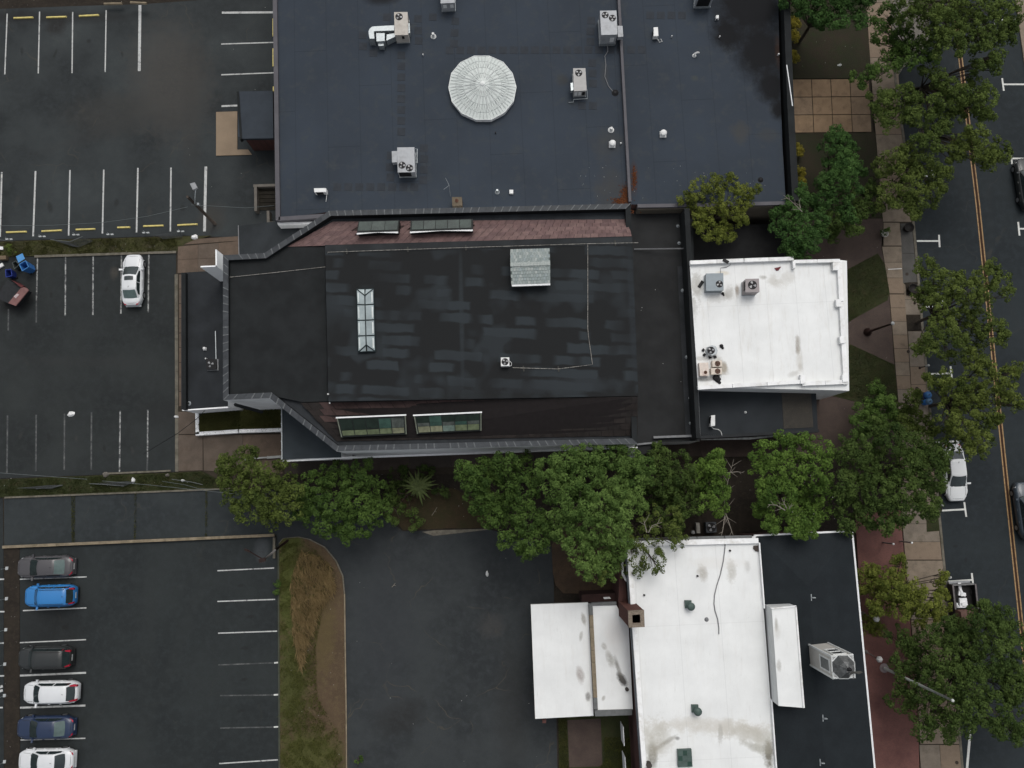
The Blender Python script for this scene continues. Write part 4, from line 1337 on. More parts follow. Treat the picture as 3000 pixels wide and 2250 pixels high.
# clockwise in plan, so the right-hand normal points inwards
IN = offset(O, 0.42)
b = MB()
n = len(O)
vs = [Vector((v.x, v.y, 0)) for v in O] + [Vector((v.x, v.y, ZP - .02)) for v in O] + [Vector((v.x, v.y, ZP - .02)) for v in IN] + [Vector((v.x, v.y, ZV)) for v in IN]
fo, fi = [], []
for i in range(n):
    j = (i + 1) % n
    fo.append((i, j, n + j, n + i))
    fi.append((n + i, n + j, 2 * n + j, 2 * n + i))
    fi.append((2 * n + i, 2 * n + j, 3 * n + j, 3 * n + i))
b.add(vs, fo, 0)
b.f += fi
b.mi += [1] * len(fi)
b.build('wall', [STUCCO, BLACKM], M)
b = MB()
b.add([Vector((v.x, v.y, ZV)) for v in IN], [tuple(range(n))])
b.build('gutter_deck', mat('gutter_membrane', (0.028, 0.032, 0.036), 0.85, 0, 0.2, 0.8), M)
# coping: a slate run with separate tiles and pale laps
for i in range(n):
    j = (i + 1) % n
    if i == 3:
        continue
    a0, a1, c0, c1 = O[i], O[j], IN[i], IN[j]
    L = (a1 - a0).length
    k = max(1, int(L / 0.62))
    for s in range(k):
        u0, u1 = s / k, (s + 0.86) / k
        q = [a0.lerp(a1, u0), a0.lerp(a1, u1), c0.lerp(c1, u1), c0.lerp(c1, u0)]
        hh = ZP + 0.05 + random.uniform(-.004, .004)
        b = MB()
        b.prism([(v.x, v.y) for v in q], ZP - .02, hh)
        b.build('coping_tile', COPING[s % 2 if i % 2 else 0], M)
        u2 = (s + 1.0) / k
        q = [a0.lerp(a1, u1), a0.lerp(a1, u2), c0.lerp(c1, u2), c0.lerp(c1, u1)]
        b = MB()
        b.prism([(v.x, v.y) for v in q], ZP - .02, ZP + 0.075)
        b.build('lap_tile', LAP if (s * 7 + i) % 5 else COPING[0], M)
# raised flat roof
flatm = blotchy_mat()
poly_prism('upper_roof', [(952, 718), (1852, 693), (1870, 1160), (962, 1176)], ZV, ZF, flatm, M, BLACKM)
poly_prism('upper_roof', [(668, 764), (780, 758), (842, 723), (951, 718), (961, 1176), (885, 1178), (800, 1160), (668, 1160)], ZV, ZL, BLACKM, M)
b = MB()
b.prism([P(x, y, ZF + .02) for x, y in [(952, 719), (1852, 694), (1853, 716), (953, 741)]], ZF - .01, ZF + 0.02)
b.build('roof_edge_strip', mat('smooth_membrane', (0.021, 0.024, 0.026), 0.8, 0, 0.3, 0.5), M)

# brown tiled slopes, tile by tile
SH = [mat('brown_slope_tile', (0.128, 0.082, 0.078), 0.85, 0, 0.16, 2.5, 0.15), mat('brown_slope_tile_b', (0.114, 0.074, 0.072), 0.85, 0, 0.16, 2.5, 0.15),
      mat('brown_slope_tile_c', (0.142, 0.094, 0.088), 0.85, 0, 0.16, 2.5, 0.15)]
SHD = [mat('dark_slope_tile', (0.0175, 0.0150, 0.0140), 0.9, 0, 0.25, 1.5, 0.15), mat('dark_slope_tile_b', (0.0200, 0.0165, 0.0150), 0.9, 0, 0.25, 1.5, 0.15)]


SHM = [mat('cleaner_brown_tile', (0.046, 0.030, 0.028), 0.9, 0, 0.25, 1.5, 0.15), mat('mid_brown_tile_b', (0.052, 0.034, 0.031), 0.9, 0, 0.25, 1.5, 0.15)]  # mid brown tiles for the upper courses around the lower slope's windows


def slope(A, B, C, D, rows, pitch, ms, name, base_m, clip=None):
    """A,B top edge, D,C bottom edge (world). Tiles laid in courses from the bottom."""
    nn = (B - A).cross(D - A).normalized()
    if nn.z < 0:
        nn = -nn
    bb = MB()
    bb.add([A, B, C, D], [(0, 1, 2, 3)])
    bb.build('slope_deck', base_m, M)
    for r in range(rows):
        v0, v1 = r / rows, (r + 1) / rows
        p, q = D.lerp(A, v0), C.lerp(B, v0)
        p2, q2 = D.lerp(A, v1), C.lerp(B, v1)
        L = (q - p).length
        k = max(2, int(L / pitch))
        off = 0.5 * (r % 2)
        for s in range(-1, k + 1):
            u0, u1 = max(0, (s + off) / k), min(1, (s + off + 0.95) / k)
            if u1 - u0 < 0.15 / k:
                continue
            w = [p.lerp(q, u0), p.lerp(q, u1), p2.lerp(q2, u1), p2.lerp(q2, u0)]
            cc = sum(w, Vector()) / 4
            if clip and clip(cc):
                continue
            lo = nn * random.uniform(0.035, 0.055)
            hi = nn * 0.010
            t = [w[0] + lo, w[1] + lo, w[2] + hi, w[3] + hi]
            g = MB()
            g.hexa([w[0] + nn * .002, w[1] + nn * .002, w[2] + nn * .002, w[3] + nn * .002], t)
            mm = ms
            if len(ms) == 2 and r >= rows - 3 and P(945, 1200, cc.z).x < cc.x < P(1410, 1200, cc.z).x:
                mm = SHM
            g.build(name, random.choice(mm), M)


cutN = [(1040, 630, 1176, 692), (1194, 630, 1390, 690)]


def in_cut(cuts, z, slack=0):
    boxes = [(P(a, b_, z), P(c, d, z)) for a, b_, c, d in cuts]

    def f(p):
        k = (CAM_H - z) / (CAM_H - p.z)
        x, y = p.x, p.y
        return any(q0.x - slack < x < q1.x + slack and q1.y - slack < y < q0.y + slack for q0, q1 in boxes)
    return f


JD = mat('slope_underlay', (0.045, 0.032, 0.03), 0.95)
slope(P(842, 723, ZL + .02), P(1852, 692, ZF), P(1836, 643, ZV + .05), P(975, 650, ZV + .05), 5, 0.62, SH, 'roof_tile', JD, in_cut([(1046, 650, 1168, 680), (1202, 648, 1384, 678)], 8.6))
slope(P(1868, 1162, ZF), P(880, 1180, ZL + .02), P(985, 1292, ZV + .05), P(1868, 1276, ZV + .05), 6, 0.9, SHD, 'roof_tile', mat('slope_underlay_dark', (0.012, 0.010, 0.010), 0.95), in_cut([(995, 1222, 1185, 1275), (1222, 1214, 1406, 1265)], 8.6))


def skylight_box(label_, top, zt, zb, npan, ms, frame, flash=None, side='S'):
    """glazed box standing on the slope: top outline TL,TR,BR,BL surveyed at height zt (list of 4 heights ok)"""
    zs = zt if isinstance(zt, (list, tuple)) else [zt] * 4
    T = [P(x, y, z) for (x, y), z in zip(top, zs)]
    c = sum(T, Vector()) / 4
    b = MB()
    b.hexa([Vector((v.x, v.y, zb)) for v in T][::-1], [v - Vector((0, 0, .03)) for v in T][::-1])
    w = b.build('window', frame, M, label=label_)
    f = 0.07
    for i in range(npan):
        u0 = lerp(0.02, 0.98, i / npan) + 0.006
        u1 = lerp(0.02, 0.98, (i + 1) / npan) - 0.006
        for (v0, v1, mm) in ms(i):
            q = [T[0].lerp(T[1], u0).lerp(T[3].lerp(T[2], u0), v0), T[0].lerp(T[1], u1).lerp(T[3].lerp(T[2], u1), v0),
                 T[0].lerp(T[1], u1).lerp(T[3].lerp(T[2], u1), v1), T[0].lerp(T[1], u0).lerp(T[3].lerp(T[2], u0), v1)]
            b = MB()
            b.hexa([x - Vector((0, 0, .02)) for x in q][::-1], [x + Vector((0, 0, .01)) for x in q][::-1])
            b.build('pane', mm, w)
    return w, T


GL = [mat('green_glass_a', (0.030, 0.044, 0.036), 0.07, 0, 0.25, 1.6, coat=0.3), mat('green_glass_b', (0.038, 0.052, 0.044), 0.07, 0, 0.25, 1.6, coat=0.3)]  # reflected trees are painted as green into these opaque pane colours
GS = [mat('black_green_glass', (0.012, 0.020, 0.015), 0.06, 0, 0.2, 2), mat('teal_glass', (0.028, 0.058, 0.046), 0.06, 0, 0.2, 2), mat('grey_glass', (0.05, 0.058, 0.052), 0.1, 0, 0.4, 2)]
GO = [mat('olive_glass', (0.095, 0.115, 0.065), 0.12, 0, 0.25, 3), mat('straw_glass', (0.15, 0.155, 0.10), 0.12, 0, 0.25, 3), mat('pale_teal_glass', (0.10, 0.135, 0.115), 0.12, 0, 0.25, 3)]
FRD = mat('black_window_frame', (0.013, 0.016, 0.015), 0.5)
FRG = mat('green_grey_frame', (0.16, 0.18, 0.14), 0.6)
for lab, top, npn in (('short glazed window of three panes in the upper brown slope', [(1050, 648), (1170, 645), (1166, 678), (1045, 682)], 3),
                      ('long glazed window of five panes in the upper brown slope', [(1203, 646), (1385, 641), (1385, 672), (1201, 678)], 5)):
    w, T = skylight_box(lab, top, [8.85, 8.85, 9.2, 9.2], ZV + .1, npn, lambda i: [(0.06, 0.84, GL[i % 2])], FRD)
    b = MB()
    d = Vector((0, -0.10, 0))
    e = Vector((0, -0.02, 0))
    mid = T[3].lerp(T[2], 0.5)
    dz = Vector((0, 0, -.03))
    b.add([T[3] + dz, mid + dz, T[2] + dz, T[2] + d * 1.3 + dz, mid + e + dz, T[3] + d * 1.3 + dz], [(0, 5, 4, 1), (1, 4, 3, 2)])
    b.add([T[3] + dz * 3, mid + dz * 3, T[2] + dz * 3, T[2] + d * 1.3 + dz * 3, mid + e + dz * 3, T[3] + d * 1.3 + dz * 3], [(1, 4, 5, 0), (2, 3, 4, 1)])
    b.build('flashing', TRIM_W, w)


def ms1(i):
    if i < 3:
        return [(0.06, 0.64 if i < 2 else 0.60, GS[0]), (0.66, 0.92, GO[0])]
    return [(0.1, 0.62, GS[1] if i == 3 else GS[2]), (0.64, 0.92, GO[0] if i == 3 else GO[1])]


def ms2(i):
    return [(0.06, 0.40, GS[0] if i != 1 else GS[1]), (0.41, 0.60, GS[1] if i in (1, 3) else GS[2]), (0.61, 0.93, [GO[1], GO[1], GO[2], GO[0], GO[0]][i])]


for lab, top, fn in (('left glazed window of five panes in the lower slope, partly blacked out', [(988, 1226), (1187, 1218), (1190, 1272), (1001, 1281)], ms1),
                     ('right glazed window of five panes in the lower slope', [(1214, 1219), (1409, 1210), (1409, 1262), (1223, 1271)], ms2)):
    w, T = skylight_box(lab, top, [8.95, 8.95, 8.45, 8.45], ZV + .05, 5, fn, FRD)
    b = MB()
    u = (T[1] - T[0]).normalized()
    up = Vector((0, 0.11, 0))
    z = Vector((0, 0, .05))
    b.hexa([T[0] - u * .1, T[1] + u * .08, T[1] + u * .08 + up, T[0] - u * .1 + up], [T[0] - u * .1 + z, T[1] + u * .08 + z, T[1] + u * .08 + up + z, T[0] - u * .1 + up + z])
    b.build('flashing', TRIM_W, w)
    for (a, c) in ((0, 3), (1, 2)):
        b = MB()
        b.tube([T[a] + z * .4, T[c] + z * .4], 0.045, seg=4)
        b.build('side_rail', FRG, w)
# downpipe, bracket and drain pipes
b = MB()
b.tube([P(689, 1185, 8.0), P(693, 1187, 7.8), P(768, 1207, 4.9)], 0.13, seg=6)
b.build('downpipe', BLACKM, M)
b = MB()
for zz in (4.6,):
    b.prism([P(826, 1348, zz), P(985, 1339, zz), P(1868, 1309, zz + 0), P(1868, 1313, zz), P(985, 1345, zz), P(826, 1353, zz)], zz - .2, zz)
b.build('white_ledge', TRIM_W, M)
# conduit runs on the roof
b = MB()
zz = ZF + .08
b.tube([P(x, y, zz) for x, y in [(1870, 711), (1722, 714), (1400, 724), (1100, 734), (960, 739)]] + [P(x, y, ZL + .08) for x, y in [(961, 781), (800, 799), (665, 813)]], 0.022, seg=4)
b.build('conduit', mat('pale_conduit', (0.27, 0.26, 0.235), 0.6, 0, 0.5, 6), M)
b = MB()
b.tube([P(x, y, zz) for x, y in [(1722, 715), (1722, 960), (1724, 985), (1736, 1068), (1690, 1074), (1634, 1081), (1560, 1079), (1502, 1077)]], 0.022, seg=4)
b.build('conduit', MATS['pale_conduit'], M)
for (x, y) in [(1016, 737), (1195, 731), (1365, 726), (1534, 1080), (1636, 1081), (1722, 966), (1802, 712)]:
    b = MB()
    b.box(P(x, y, ZF + .01), (0.10, 0.42, 0.06), 0.1)
    b.build('conduit_block', mat('rubber_block', (0.05, 0.05, 0.045), 0.9), M)

# lower roofs tucked against the diagonal corners
poly_prism('corner_roof', [(699, 662), (965, 628), (965, 650), (830, 742), (760, 752), (700, 752)], 0, 4.2, mat('corner_membrane', (0.020, 0.024, 0.027), 0.8, 0, 0.2, 0.6), M, STUCCO)
poly_prism('corner_roof_trim', [(697, 660), (699, 660), (701, 752), (699, 752)], 4.0, 4.26, CABLE, M)
poly_prism('corner_roof', [(826, 1165), (1000, 1290), (1000, 1340), (827, 1346)], 0, 4.8, mat('corner_membrane_blue', (0.024, 0.031, 0.036), 0.8, 0, 0.12, 0.6), M, STUCCO)
b = MB()
b.tube([P(825, 1180, 4.85), P(826, 1346, 4.85)], 0.05, seg=5)
for k in range(6):
    q = P(825, 1215 + 26 * k, 4.87)
    b.box(q, (0.09, 0.09, 0.06))
b.build('edge_rail', METAL, M)
# white wing walls at the left corner
b = MB()
z1 = 8.45
a, c, d = P(587.5, 783, z1), P(635.5, 781, z1), P(634.5, 731, z1)
for (p, q, nrm) in ((a, c, Vector((0, 0.1, 0))), (c, d, Vector((-0.1, 0, 0)))):
    t = [p, q, q + nrm, p + nrm]
    b.hexa([Vector((v.x, v.y, 3.6)) for v in t], t)
b.build('wing_wall', mat('white_wing_wall', (0.82, 0.84, 0.84), 0.7, 0, 0.03, 1), M)

# the low annex on the left
Wx = thing('left_annex', 'low annex with black membrane roof along the car park side of the main building', 'annex', P(590, 990, 0))
poly_prism('roof', [(531, 799), (612, 794), (662, 793), (668, 1190), (531, 1201)], 0, 4.0, mat('annex_membrane', (0.0175, 0.0205, 0.0235), 0.8, 0, 0.2, 0.7, 0.1), Wx, STUCCO)
for nm, a, c, w in (('parapet', (538, 799), (539, 1200), 0.30),):
    wall_strip(nm, a, c, 3.9, 4.5, w, BLACKM, Wx)
wall_strip('edge_strip', (534, 1202), (668, 1193), 3.9, 4.05, 0.10, STUCCO, Wx)
pl = thing('planter', 'long white walled planter filled with dark green ground cover', 'planter', P(700, 1240, 0))
for a, c in (((577, 1206), (578, 1272)), ((573, 1271), (697, 1263)), ((700, 1263), (826, 1259))):
    wall_strip('planter_wall', a, c, 0, 0.75, 0.30, STUCCO, pl)
poly_prism('soil', [(580, 1208), (826, 1200), (826, 1256), (581, 1266)], 0, 0.55, SOIL, pl)
blades('ground_cover', [(583, 1212), (822, 1206), (824, 1252), (584, 1262)], 34000, 0.55, 0.22, 0.9, G_verge, 21, 0.45, 0.04)
mushroom('small round white cap vent on the left annex roof', 601, 1022, 4.0, 0.13, 0.3)
u = thing('exhaust_fan', 'low exhaust fan on a white L shaped sheet beside the slate coping of the annex', 'fan', P(620, 1067, 4.0))
b = MB()
b.prism([P(x, y, 4.1) for x, y in [(607, 1052), (640, 1052), (640, 1085), (607, 1086)]], 4.0, 4.1)
b.build('curb', CABLE, u)
b = MB()
b.prism([P(x, y, 4.14) for x, y in [(606, 1052), (635, 1053), (636, 1082), (607, 1083)]], 4.1, 4.35)
b.build('housing', DARK, u)
fan_at(u, P(617, 1067, 4.36), 0.3)
b = MB()
b.tube([P(631, 970, 4.1), P(633, 1052, 4.1)], 0.04, seg=5)
o = b.build('conduit', METAL)
tag(o, 'straight grey conduit running down the left annex roof to the exhaust fan', 'conduit')
pipe_vent('pale round roof drain in the bottom left corner of the left annex', 553, 1182, 4.0, 0.09, 0.12, METAL)
pipe_vent('tiny white pipe above the exhaust fan on the left annex', 606, 1052, 4.0, 0.06, 0.3, skirt=False)

# middle link section (lower black roof) and its drains
L_ = thing('link_building', 'black roofed link between the brown sloped building and the white roofed one', 'building', P(1940, 950, 0))
poly_prism('roof', [(1846, 600), (2012, 628), (2050, 1292), (1925, 1296), (1915, 1322), (1860, 1338)], 0, 4.4, mat('link_membrane', (0.0150, 0.0160, 0.0165), 0.8, 0, 0.25, 0.5, 0.1), L_, STUCCO)
poly_prism('parapet', [(2005, 610), (2020, 610), (2052, 1284), (2040, 1284)], 4.3, 6.4, BLACKM, L_)
poly_prism('roof_strip', [(1985, 780), (2000, 780), (2034, 1284), (2010, 1284)], 4.3, 4.43, mat('grey_membrane_strip', (0.027, 0.030, 0.033), 0.8, 0, 0.3, 0.6), L_)
wall_strip('edge_strip', (1915, 1281), (2050, 1276), 4.3, 4.75, 0.18, CABLE, L_)
wall_strip('edge_strip', (1866, 1302), (1926, 1296), 4.3, 4.7, 0.14, CABLE, L_)
b = MB()
b.tube([P(1858, 729, 4.6), P(2018, 727, 5.4)], 0.03, seg=4)
b.tube([P(1858, 731, 4.6), P(2018, 729, 5.4)], 0.02, seg=4)
b.build('conduit', CABLE, L_)
for i, (x, y) in enumerate([(2000, 851), (2012, 1046), (2022, 1166), (2024, 1240), (1986, 662), (1990, 712)]):
    pipe_vent('small pale roof drain on the black link roof, %s from the top' % ['third', 'fourth', 'fifth', 'lowest', 'topmost', 'second'][i], x, y, 4.43, 0.07, 0.1, METAL)
poly_prism('roof', [(2015, 640), (2030, 640), (2033, 762), (2018, 762)], 0, 5.2, BLACKM, L_)
poly_prism('roof', [(2030, 660), (2300, 655), (2330, 700), (2330, 765), (2033, 766)], 0, 3.0, mat('low_black_roof', (0.009, 0.0095, 0.010), 0.85, 0, 0.3, 0.8), L_)

# the white roofed front building
ZW = 6.5
gr = (0.20, 0.185, 0.15)
blk = (0.07, 0.065, 0.055)
wr = white_roof('white_front_roof', ZW, [
    (2042, 835, 18, 55, 0, (0.22, 0.205, 0.165), 0.75, 2.2), (2135, 860, 16, 26, 0, gr, 0.6, 2.0), (2030, 900, 14, 40, 0, gr, 0.5, 2.2), (2102, 870, 40, 16, 10, gr, 0.4, 2.6),
    (2238, 812, 14, 8, 0, gr, 0.7, 1.6), (2270, 825, 26, 22, 0, (0.38, 0.36, 0.31), 0.6, 2.0), (2305, 815, 30, 26, 0, (0.42, 0.40, 0.35), 0.5, 2.2), (2420, 772, 24, 6, 0, gr, 0.5, 1.0),
    (2337, 1015, 9, 34, 0, (0.15, 0.115, 0.07), 0.8, 1.4), (2342, 1060, 12, 40, 0, (0.42, 0.39, 0.33), 0.55, 1.2), (2345, 1075, 10, 16, 0, (0.34, 0.32, 0.28), 0.5, 1.2),
    (2066, 1110, 50, 9, 4, blk, 0.85, 1.0), (2110, 1075, 22, 34, 20, (0.20, 0.17, 0.12), 0.75, 1.8), (2060, 1050, 28, 8, 0, gr, 0.5, 2.0), (2122, 1080, 12, 20, 0, (0.27, 0.23, 0.17), 0.8, 1.2),
    (2120, 800, 24, 8, 0, (0.50, 0.42, 0.26), 0.5, 1.0), (2160, 850, 8, 24, 0, (0.18, 0.13, 0.08), 0.85, 1.4), (2325, 1095, 26, 10, 20, (0.38, 0.37, 0.34), 0.6, 1.4)], grime=0.45)
FW = thing('white_roofed_building', 'front building with stained white roof, low parapets and two condensers', 'building', P(2260, 950, 0))
poly_prism('roof', [(2021, 772), (2480, 764), (2488, 1144), (2045, 1134)], 0, ZW, wr, FW, STUCCO)
WCAP = [mat('white_parapet_cap', (0.74, 0.75, 0.745), 0.5, 0, 0.05, 2, dirt=(0.5, 0.49, 0.45)), mat('white_parapet_cap_b', (0.70, 0.71, 0.705), 0.5, 0, 0.05, 2, dirt=(0.48, 0.47, 0.43))]
for (a, c, w, zz) in [((2022, 769), (2180, 762), 0.30, 0.35), ((2181, 762), (2326, 757), 0.30, 0.36), ((2327, 766), (2462, 763), 0.26, 0.36), ((2459, 762), (2479, 1128), 0.36, 0.30),
                      ((2045, 1136), (2350, 1118), 0.30, 0.33), ((2351, 1124), (2486, 1118), 0.34, 0.34)]:
    a_, c_ = P(*a, ZW + zz), P(*c, ZW + zz)
    k = max(2, int((c_ - a_).length / 2.6))
    for s in range(k):
        p0 = (lerp(a[0], c[0], s / k), lerp(a[1], c[1], s / k))
        p1 = (lerp(a[0], c[0], (s + 0.985) / k), lerp(a[1], c[1], (s + 0.985) / k))
        wall_strip('parapet_cap', p0, p1, ZW - 0.05, ZW + zz + random.uniform(-.004, .004), w, WCAP[s % 2], FW)
for q in ([(2440, 769), (2456, 768), (2457, 791), (2441, 791)], [(2449, 877), (2464, 877), (2466, 898), (2451, 898)], [(2460, 985), (2473, 985), (2475, 1005), (2462, 1006)],
          [(2468, 1098), (2484, 1098), (2485, 1118), (2469, 1119)], [(2322, 764), (2330, 764), (2331, 785), (2324, 786)], [(2345, 1098), (2359, 1098), (2360, 1124), (2346, 1124)]):
    poly_prism('scupper_patch', q, ZW + .1, ZW + .44, WCAP[0], FW)
poly_prism('front_wall', [(2481, 764), (2462, 762), (2470, 1144), (2488, 1145)], 0, ZW - .01, STUCCO, FW)
hide_window(FW, (2492, 780), (2497, 1135), ZW, 1.0, 1.5, 1.6, 4, GLASS_D, TRIM_W, 0.25)
poly_prism('lower_roof', [(2046, 1132), (2390, 1128), (2396, 1262), (2052, 1276)], 0, 4.1, mat('lower_front_membrane', (0.020, 0.024, 0.0275), 0.8, 0, 0.15, 0.6), FW, STUCCO)
poly_prism('gravel_roof', [(2290, 1150), (2375, 1140), (2383, 1252), (2296, 1256)], 4.0, 4.13, ground_mix('dusty_roof', (0.048, 0.045, 0.040), (0.058, 0.053, 0.045), (0.070, 0.063, 0.052), 0.4, z=4.13), FW)
wall_strip('edge_strip', (2052, 1281), (2400, 1262), 3.9, 4.5, 0.24, mat('weathered_grey_edge', (0.022, 0.024, 0.026), 0.85, 0, 0.2, 1), FW)
b = MB()
b.prism([P(x, y, 3.9) for x, y in [(1918, 1281), (2052, 1273), (2052, 1279), (1918, 1287)]], 3.4, 3.9)
b.prism([P(x, y, 3.7) for x, y in [(2054, 1287), (2200, 1281), (2344, 1268), (2344, 1271), (2200, 1287), (2054, 1289)]], 3.4, 3.7)
b.prism([P(x, y, 3.7) for x, y in [(2350, 1267), (2396, 1262), (2396, 1265), (2350, 1270)]], 3.4, 3.7)
b.build('white_ledge', mat('weathered_white_edge', (0.36, 0.37, 0.36), 0.7, 0, 0.3, 3), FW)
mini_split('white split condenser with a curled hose on the low black front roof', [(2083.5, 1217), (2095, 1216), (2095, 1247), (2082, 1249)], 4.1, 0.7, tail=[(2084, 1250, .4), (2090, 1256, .05), (2104, 1258, .05), (2112, 1264, .05), (2115, 1275, .45)], gr=(0, 3))
pipe_vent('tiny white pipe in the middle of the low black front roof', 2184, 1208, 4.1, 0.05, 0.2)

u, T, zt = unit('condenser', 'blue grey condenser with one fan at the top left of the stained white roof', 'condenser', [(2068, 801), (2119, 800), (2120, 851), (2069, 852)], ZW, 0.75,
                mat('blue_grey_unit', (0.23, 0.265, 0.285), 0.5, 0.1, 0.05, 3), [(2107.5, 832, 10)])
u, T, zt = unit('condenser', 'square mauve grey condenser with central fan standing on the stained white roof', 'condenser', [(2184, 817), (2223.5, 816), (2225, 855.5), (2184, 856.5)], ZW, 1.2, MAUVEP, [(2204.5, 835, 12.5)])
side_panel(u, T, 0, 3, 0.15, 0.8, ZW + 0.7, ZW + 1.05, DARK)
u = thing('condenser', 'round fan condenser in a pale cut corner housing at the left of the white roof', 'condenser', P(2083, 1028, ZW))
b = MB()
b.lathe(P(2082, 1030, ZW), [(0.44, 0.05), (0.44, 0.55), (0.40, 0.6)], 8)
b.build('casing', mat('pale_blue_unit', (0.42, 0.45, 0.46), 0.5), u)
fan_at(u, P(2083, 1026.5, ZW + 0.6), 0.29)
b = MB()
for (x, y) in ((2060, 1026), (2063, 1040), (2095, 1046), (2080, 1047)):
    b.box(P(x, y, ZW + .02), (0.22, 0.2, 0.07), random.uniform(0, 1))
b.build('rubber_foot', DARK, u)
u = thing('condenser', 'flat rust stained white box in the lower left corner of the white roof', 'condenser', P(2062, 1080, ZW))
b = MB()
b.prism([P(x, y, ZW + .5) for x, y in [(2048, 1063), (2075, 1062), (2077, 1100), (2051, 1101)]], ZW, ZW + .5)
b.build('casing', mat('rust_stained_white', (0.60, 0.53, 0.47), 0.6, 0, 0.08, 3, dirt=(0.30, 0.17, 0.13)), u)
fan_at(u, P(2067, 1091, ZW + .5), 0.13, 2, (RUST, RUST))
for i, (x, y, w, h, lab) in enumerate([(2097, 1068, 0.62, 0.5, 'upper of two beige boxes with brown fans on the white roof'), (2095, 1090, 0.72, 0.5, 'lower of two beige boxes with brown fans on the white roof')]):
    q = P(x, y, ZW)
    u = thing('condenser', lab, 'condenser', q)
    b = MB()
    b.box(q, (w + .15, h, 0.5), 0.03)
    b.build('casing', mat('cream_unit', (0.56, 0.50, 0.43), 0.6, 0, 0.08, 4), u)
    fan_at(u, q + Vector((0.02 + .06 * i, 0, 0.5)), 0.21, 3, (mat('brown_fan', (0.10, 0.065, 0.05), 0.7), RUST))
for i, (x, y, r, lab) in enumerate([(2053, 833, 0.6, 'flat dark rectangular mat left of the blue grey condenser'), (2126, 765, -1.0, 'flat dark mat on the top parapet of the white roof')]):
    b = MB()
    b.box(P(x, y, ZW + (.01 if i == 0 else .37)), (0.26, 0.62 if i == 0 else 0.5, 0.05), -r)
    o = b.build('rubber_mat', DARK)
    tag(o, lab, 'mat')
for i, (x, y, w, h, lab) in enumerate([(2098, 1107, 0.55, 0.3, 'black lump of tarpaulin at the lower left corner of the white roof'), (2113, 1014, 0.3, 0.42, 'black knotted pipe fitting right of the round condenser'),
                                       (2103, 1115, 0.36, 0.42, 'dark grey torn patch beside the black tarpaulin'), (2117, 860, 0.22, 0.35, 'small black scrap below the blue grey condenser')]):
    b = MB()
    q = P(x, y, ZW)
    b.lathe(q, [(w * .5, 0.01), (w * .55, 0.08), (w * .35, 0.16), (w * .1, 0.2)], 7)
    b.lathe(q + Vector((w * .35, -h * .4, 0)), [(w * .35, 0.01), (w * .35, 0.07), (w * .2, 0.12), (w * .05, 0.15)], 6)
    o = b.build('black_lump', DARK)
    tag(o, lab, 'debris')
b = MB()
b.tube([P(x, y, ZW + .06) for x, y in [(2111, 800), (2111, 785), (2128, 783), (2140, 776), (2140, 765), (2022, 763)]], 0.02, seg=4)
o = b.build('conduit', CABLE)
tag(o, 'thin dark conduit bending along the top edge of the white front roof', 'conduit')
b = MB()
b.prism([P(x, y, ZW + .06) for x, y in [(2269, 785), (2289, 781), (2281, 792), (2275, 793)]], ZW, ZW + .06)
o = b.build('red_scrap', mat('dark_red_scrap', (0.12, 0.03, 0.035), 0.8))
tag(o, 'dark red wedge shaped scrap near the top parapet of the white roof', 'debris')

# skylight, shed box and small unit on the black roof
sk = thing('ridge_skylight', 'long narrow hipped glass skylight on the black roof', 'skylight', P(1072, 940, ZF))
zk0, zk1 = ZF + 0.25, ZF + 0.55
A_, B_, C_, D_ = P(1045, 847, zk0), P(1094, 846, zk0), P(1099, 1029, zk0), P(1050, 1031, zk0)
E_, F_ = P(1069, 866, zk1), P(1073, 1011, zk1)
b = MB()
b.prism([(v.x, v.y) for v in (A_, B_, C_, D_)], ZF, zk0 - .01)
b.build('curb', FRD, sk)
SKG = [mat('pale_skylight_glass', (0.33, 0.385, 0.39), 0.15, 0, 0.15, 1.2, coat=0.3), mat('pale_skylight_glass_b', (0.27, 0.32, 0.33), 0.15, 0, 0.15, 1.2, coat=0.3)]
SKW = mat('skylight_bright_band', (0.60, 0.64, 0.62), 0.3)


def pane4(q, m, parent, ins=0.06, name='pane'):
    c = sum(q, Vector()) / len(q)
    q = [v + (c - v).normalized() * ins for v in q]
    nn = (q[1] - q[0]).cross(q[2] - q[0]).normalized()
    if nn.z < 0:
        q = q[::-1]
        nn = -nn
    b = MB()
    k = len(q)
    b.add([v + nn * .015 for v in q] + [v - nn * .01 for v in q], [tuple(range(k)), tuple(range(2 * k - 1, k - 1, -1))] + [(i, k + i, k + (i + 1) % k, (i + 1) % k) for i in range(k)])
    return b.build(name, m, parent)


for side, (e0, e1) in enumerate(((A_, D_), (B_, C_))):
    for i in range(4):
        p0, p1 = e0.lerp(e1, i / 4), e0.lerp(e1, (i + 1) / 4)
        r0, r1 = E_.lerp(F_, max(0, (i / 4 - .1) / .8)), E_.lerp(F_, min(1, ((i + 1) / 4 - .1) / .8))
        g = pane4([p0, p1, r1, r0], SKG[side], sk)
        a, c = p0.lerp(p1, 0.18), p0.lerp(p1, 0.82)
        pane4([a.lerp(r0, .12), c.lerp(r1, .12), c.lerp(r1, .26), a.lerp(r0, .26)], SKW, g, 0.0, 'frame_band').location = (0, 0, 0.012)
for (p, q, e) in ((A_, B_, E_), (D_, C_, F_)):
    m_ = p.lerp(q, .5)
    pane4([p, m_, e], SKG[0], sk, 0.08)
    pane4([m_, q, e], SKG[1], sk, 0.08)
b = MB()
for p, q in ((A_, E_), (B_, E_), (C_, F_), (D_, F_), (E_, F_)):
    b.tube([p, q], 0.05, seg=5)
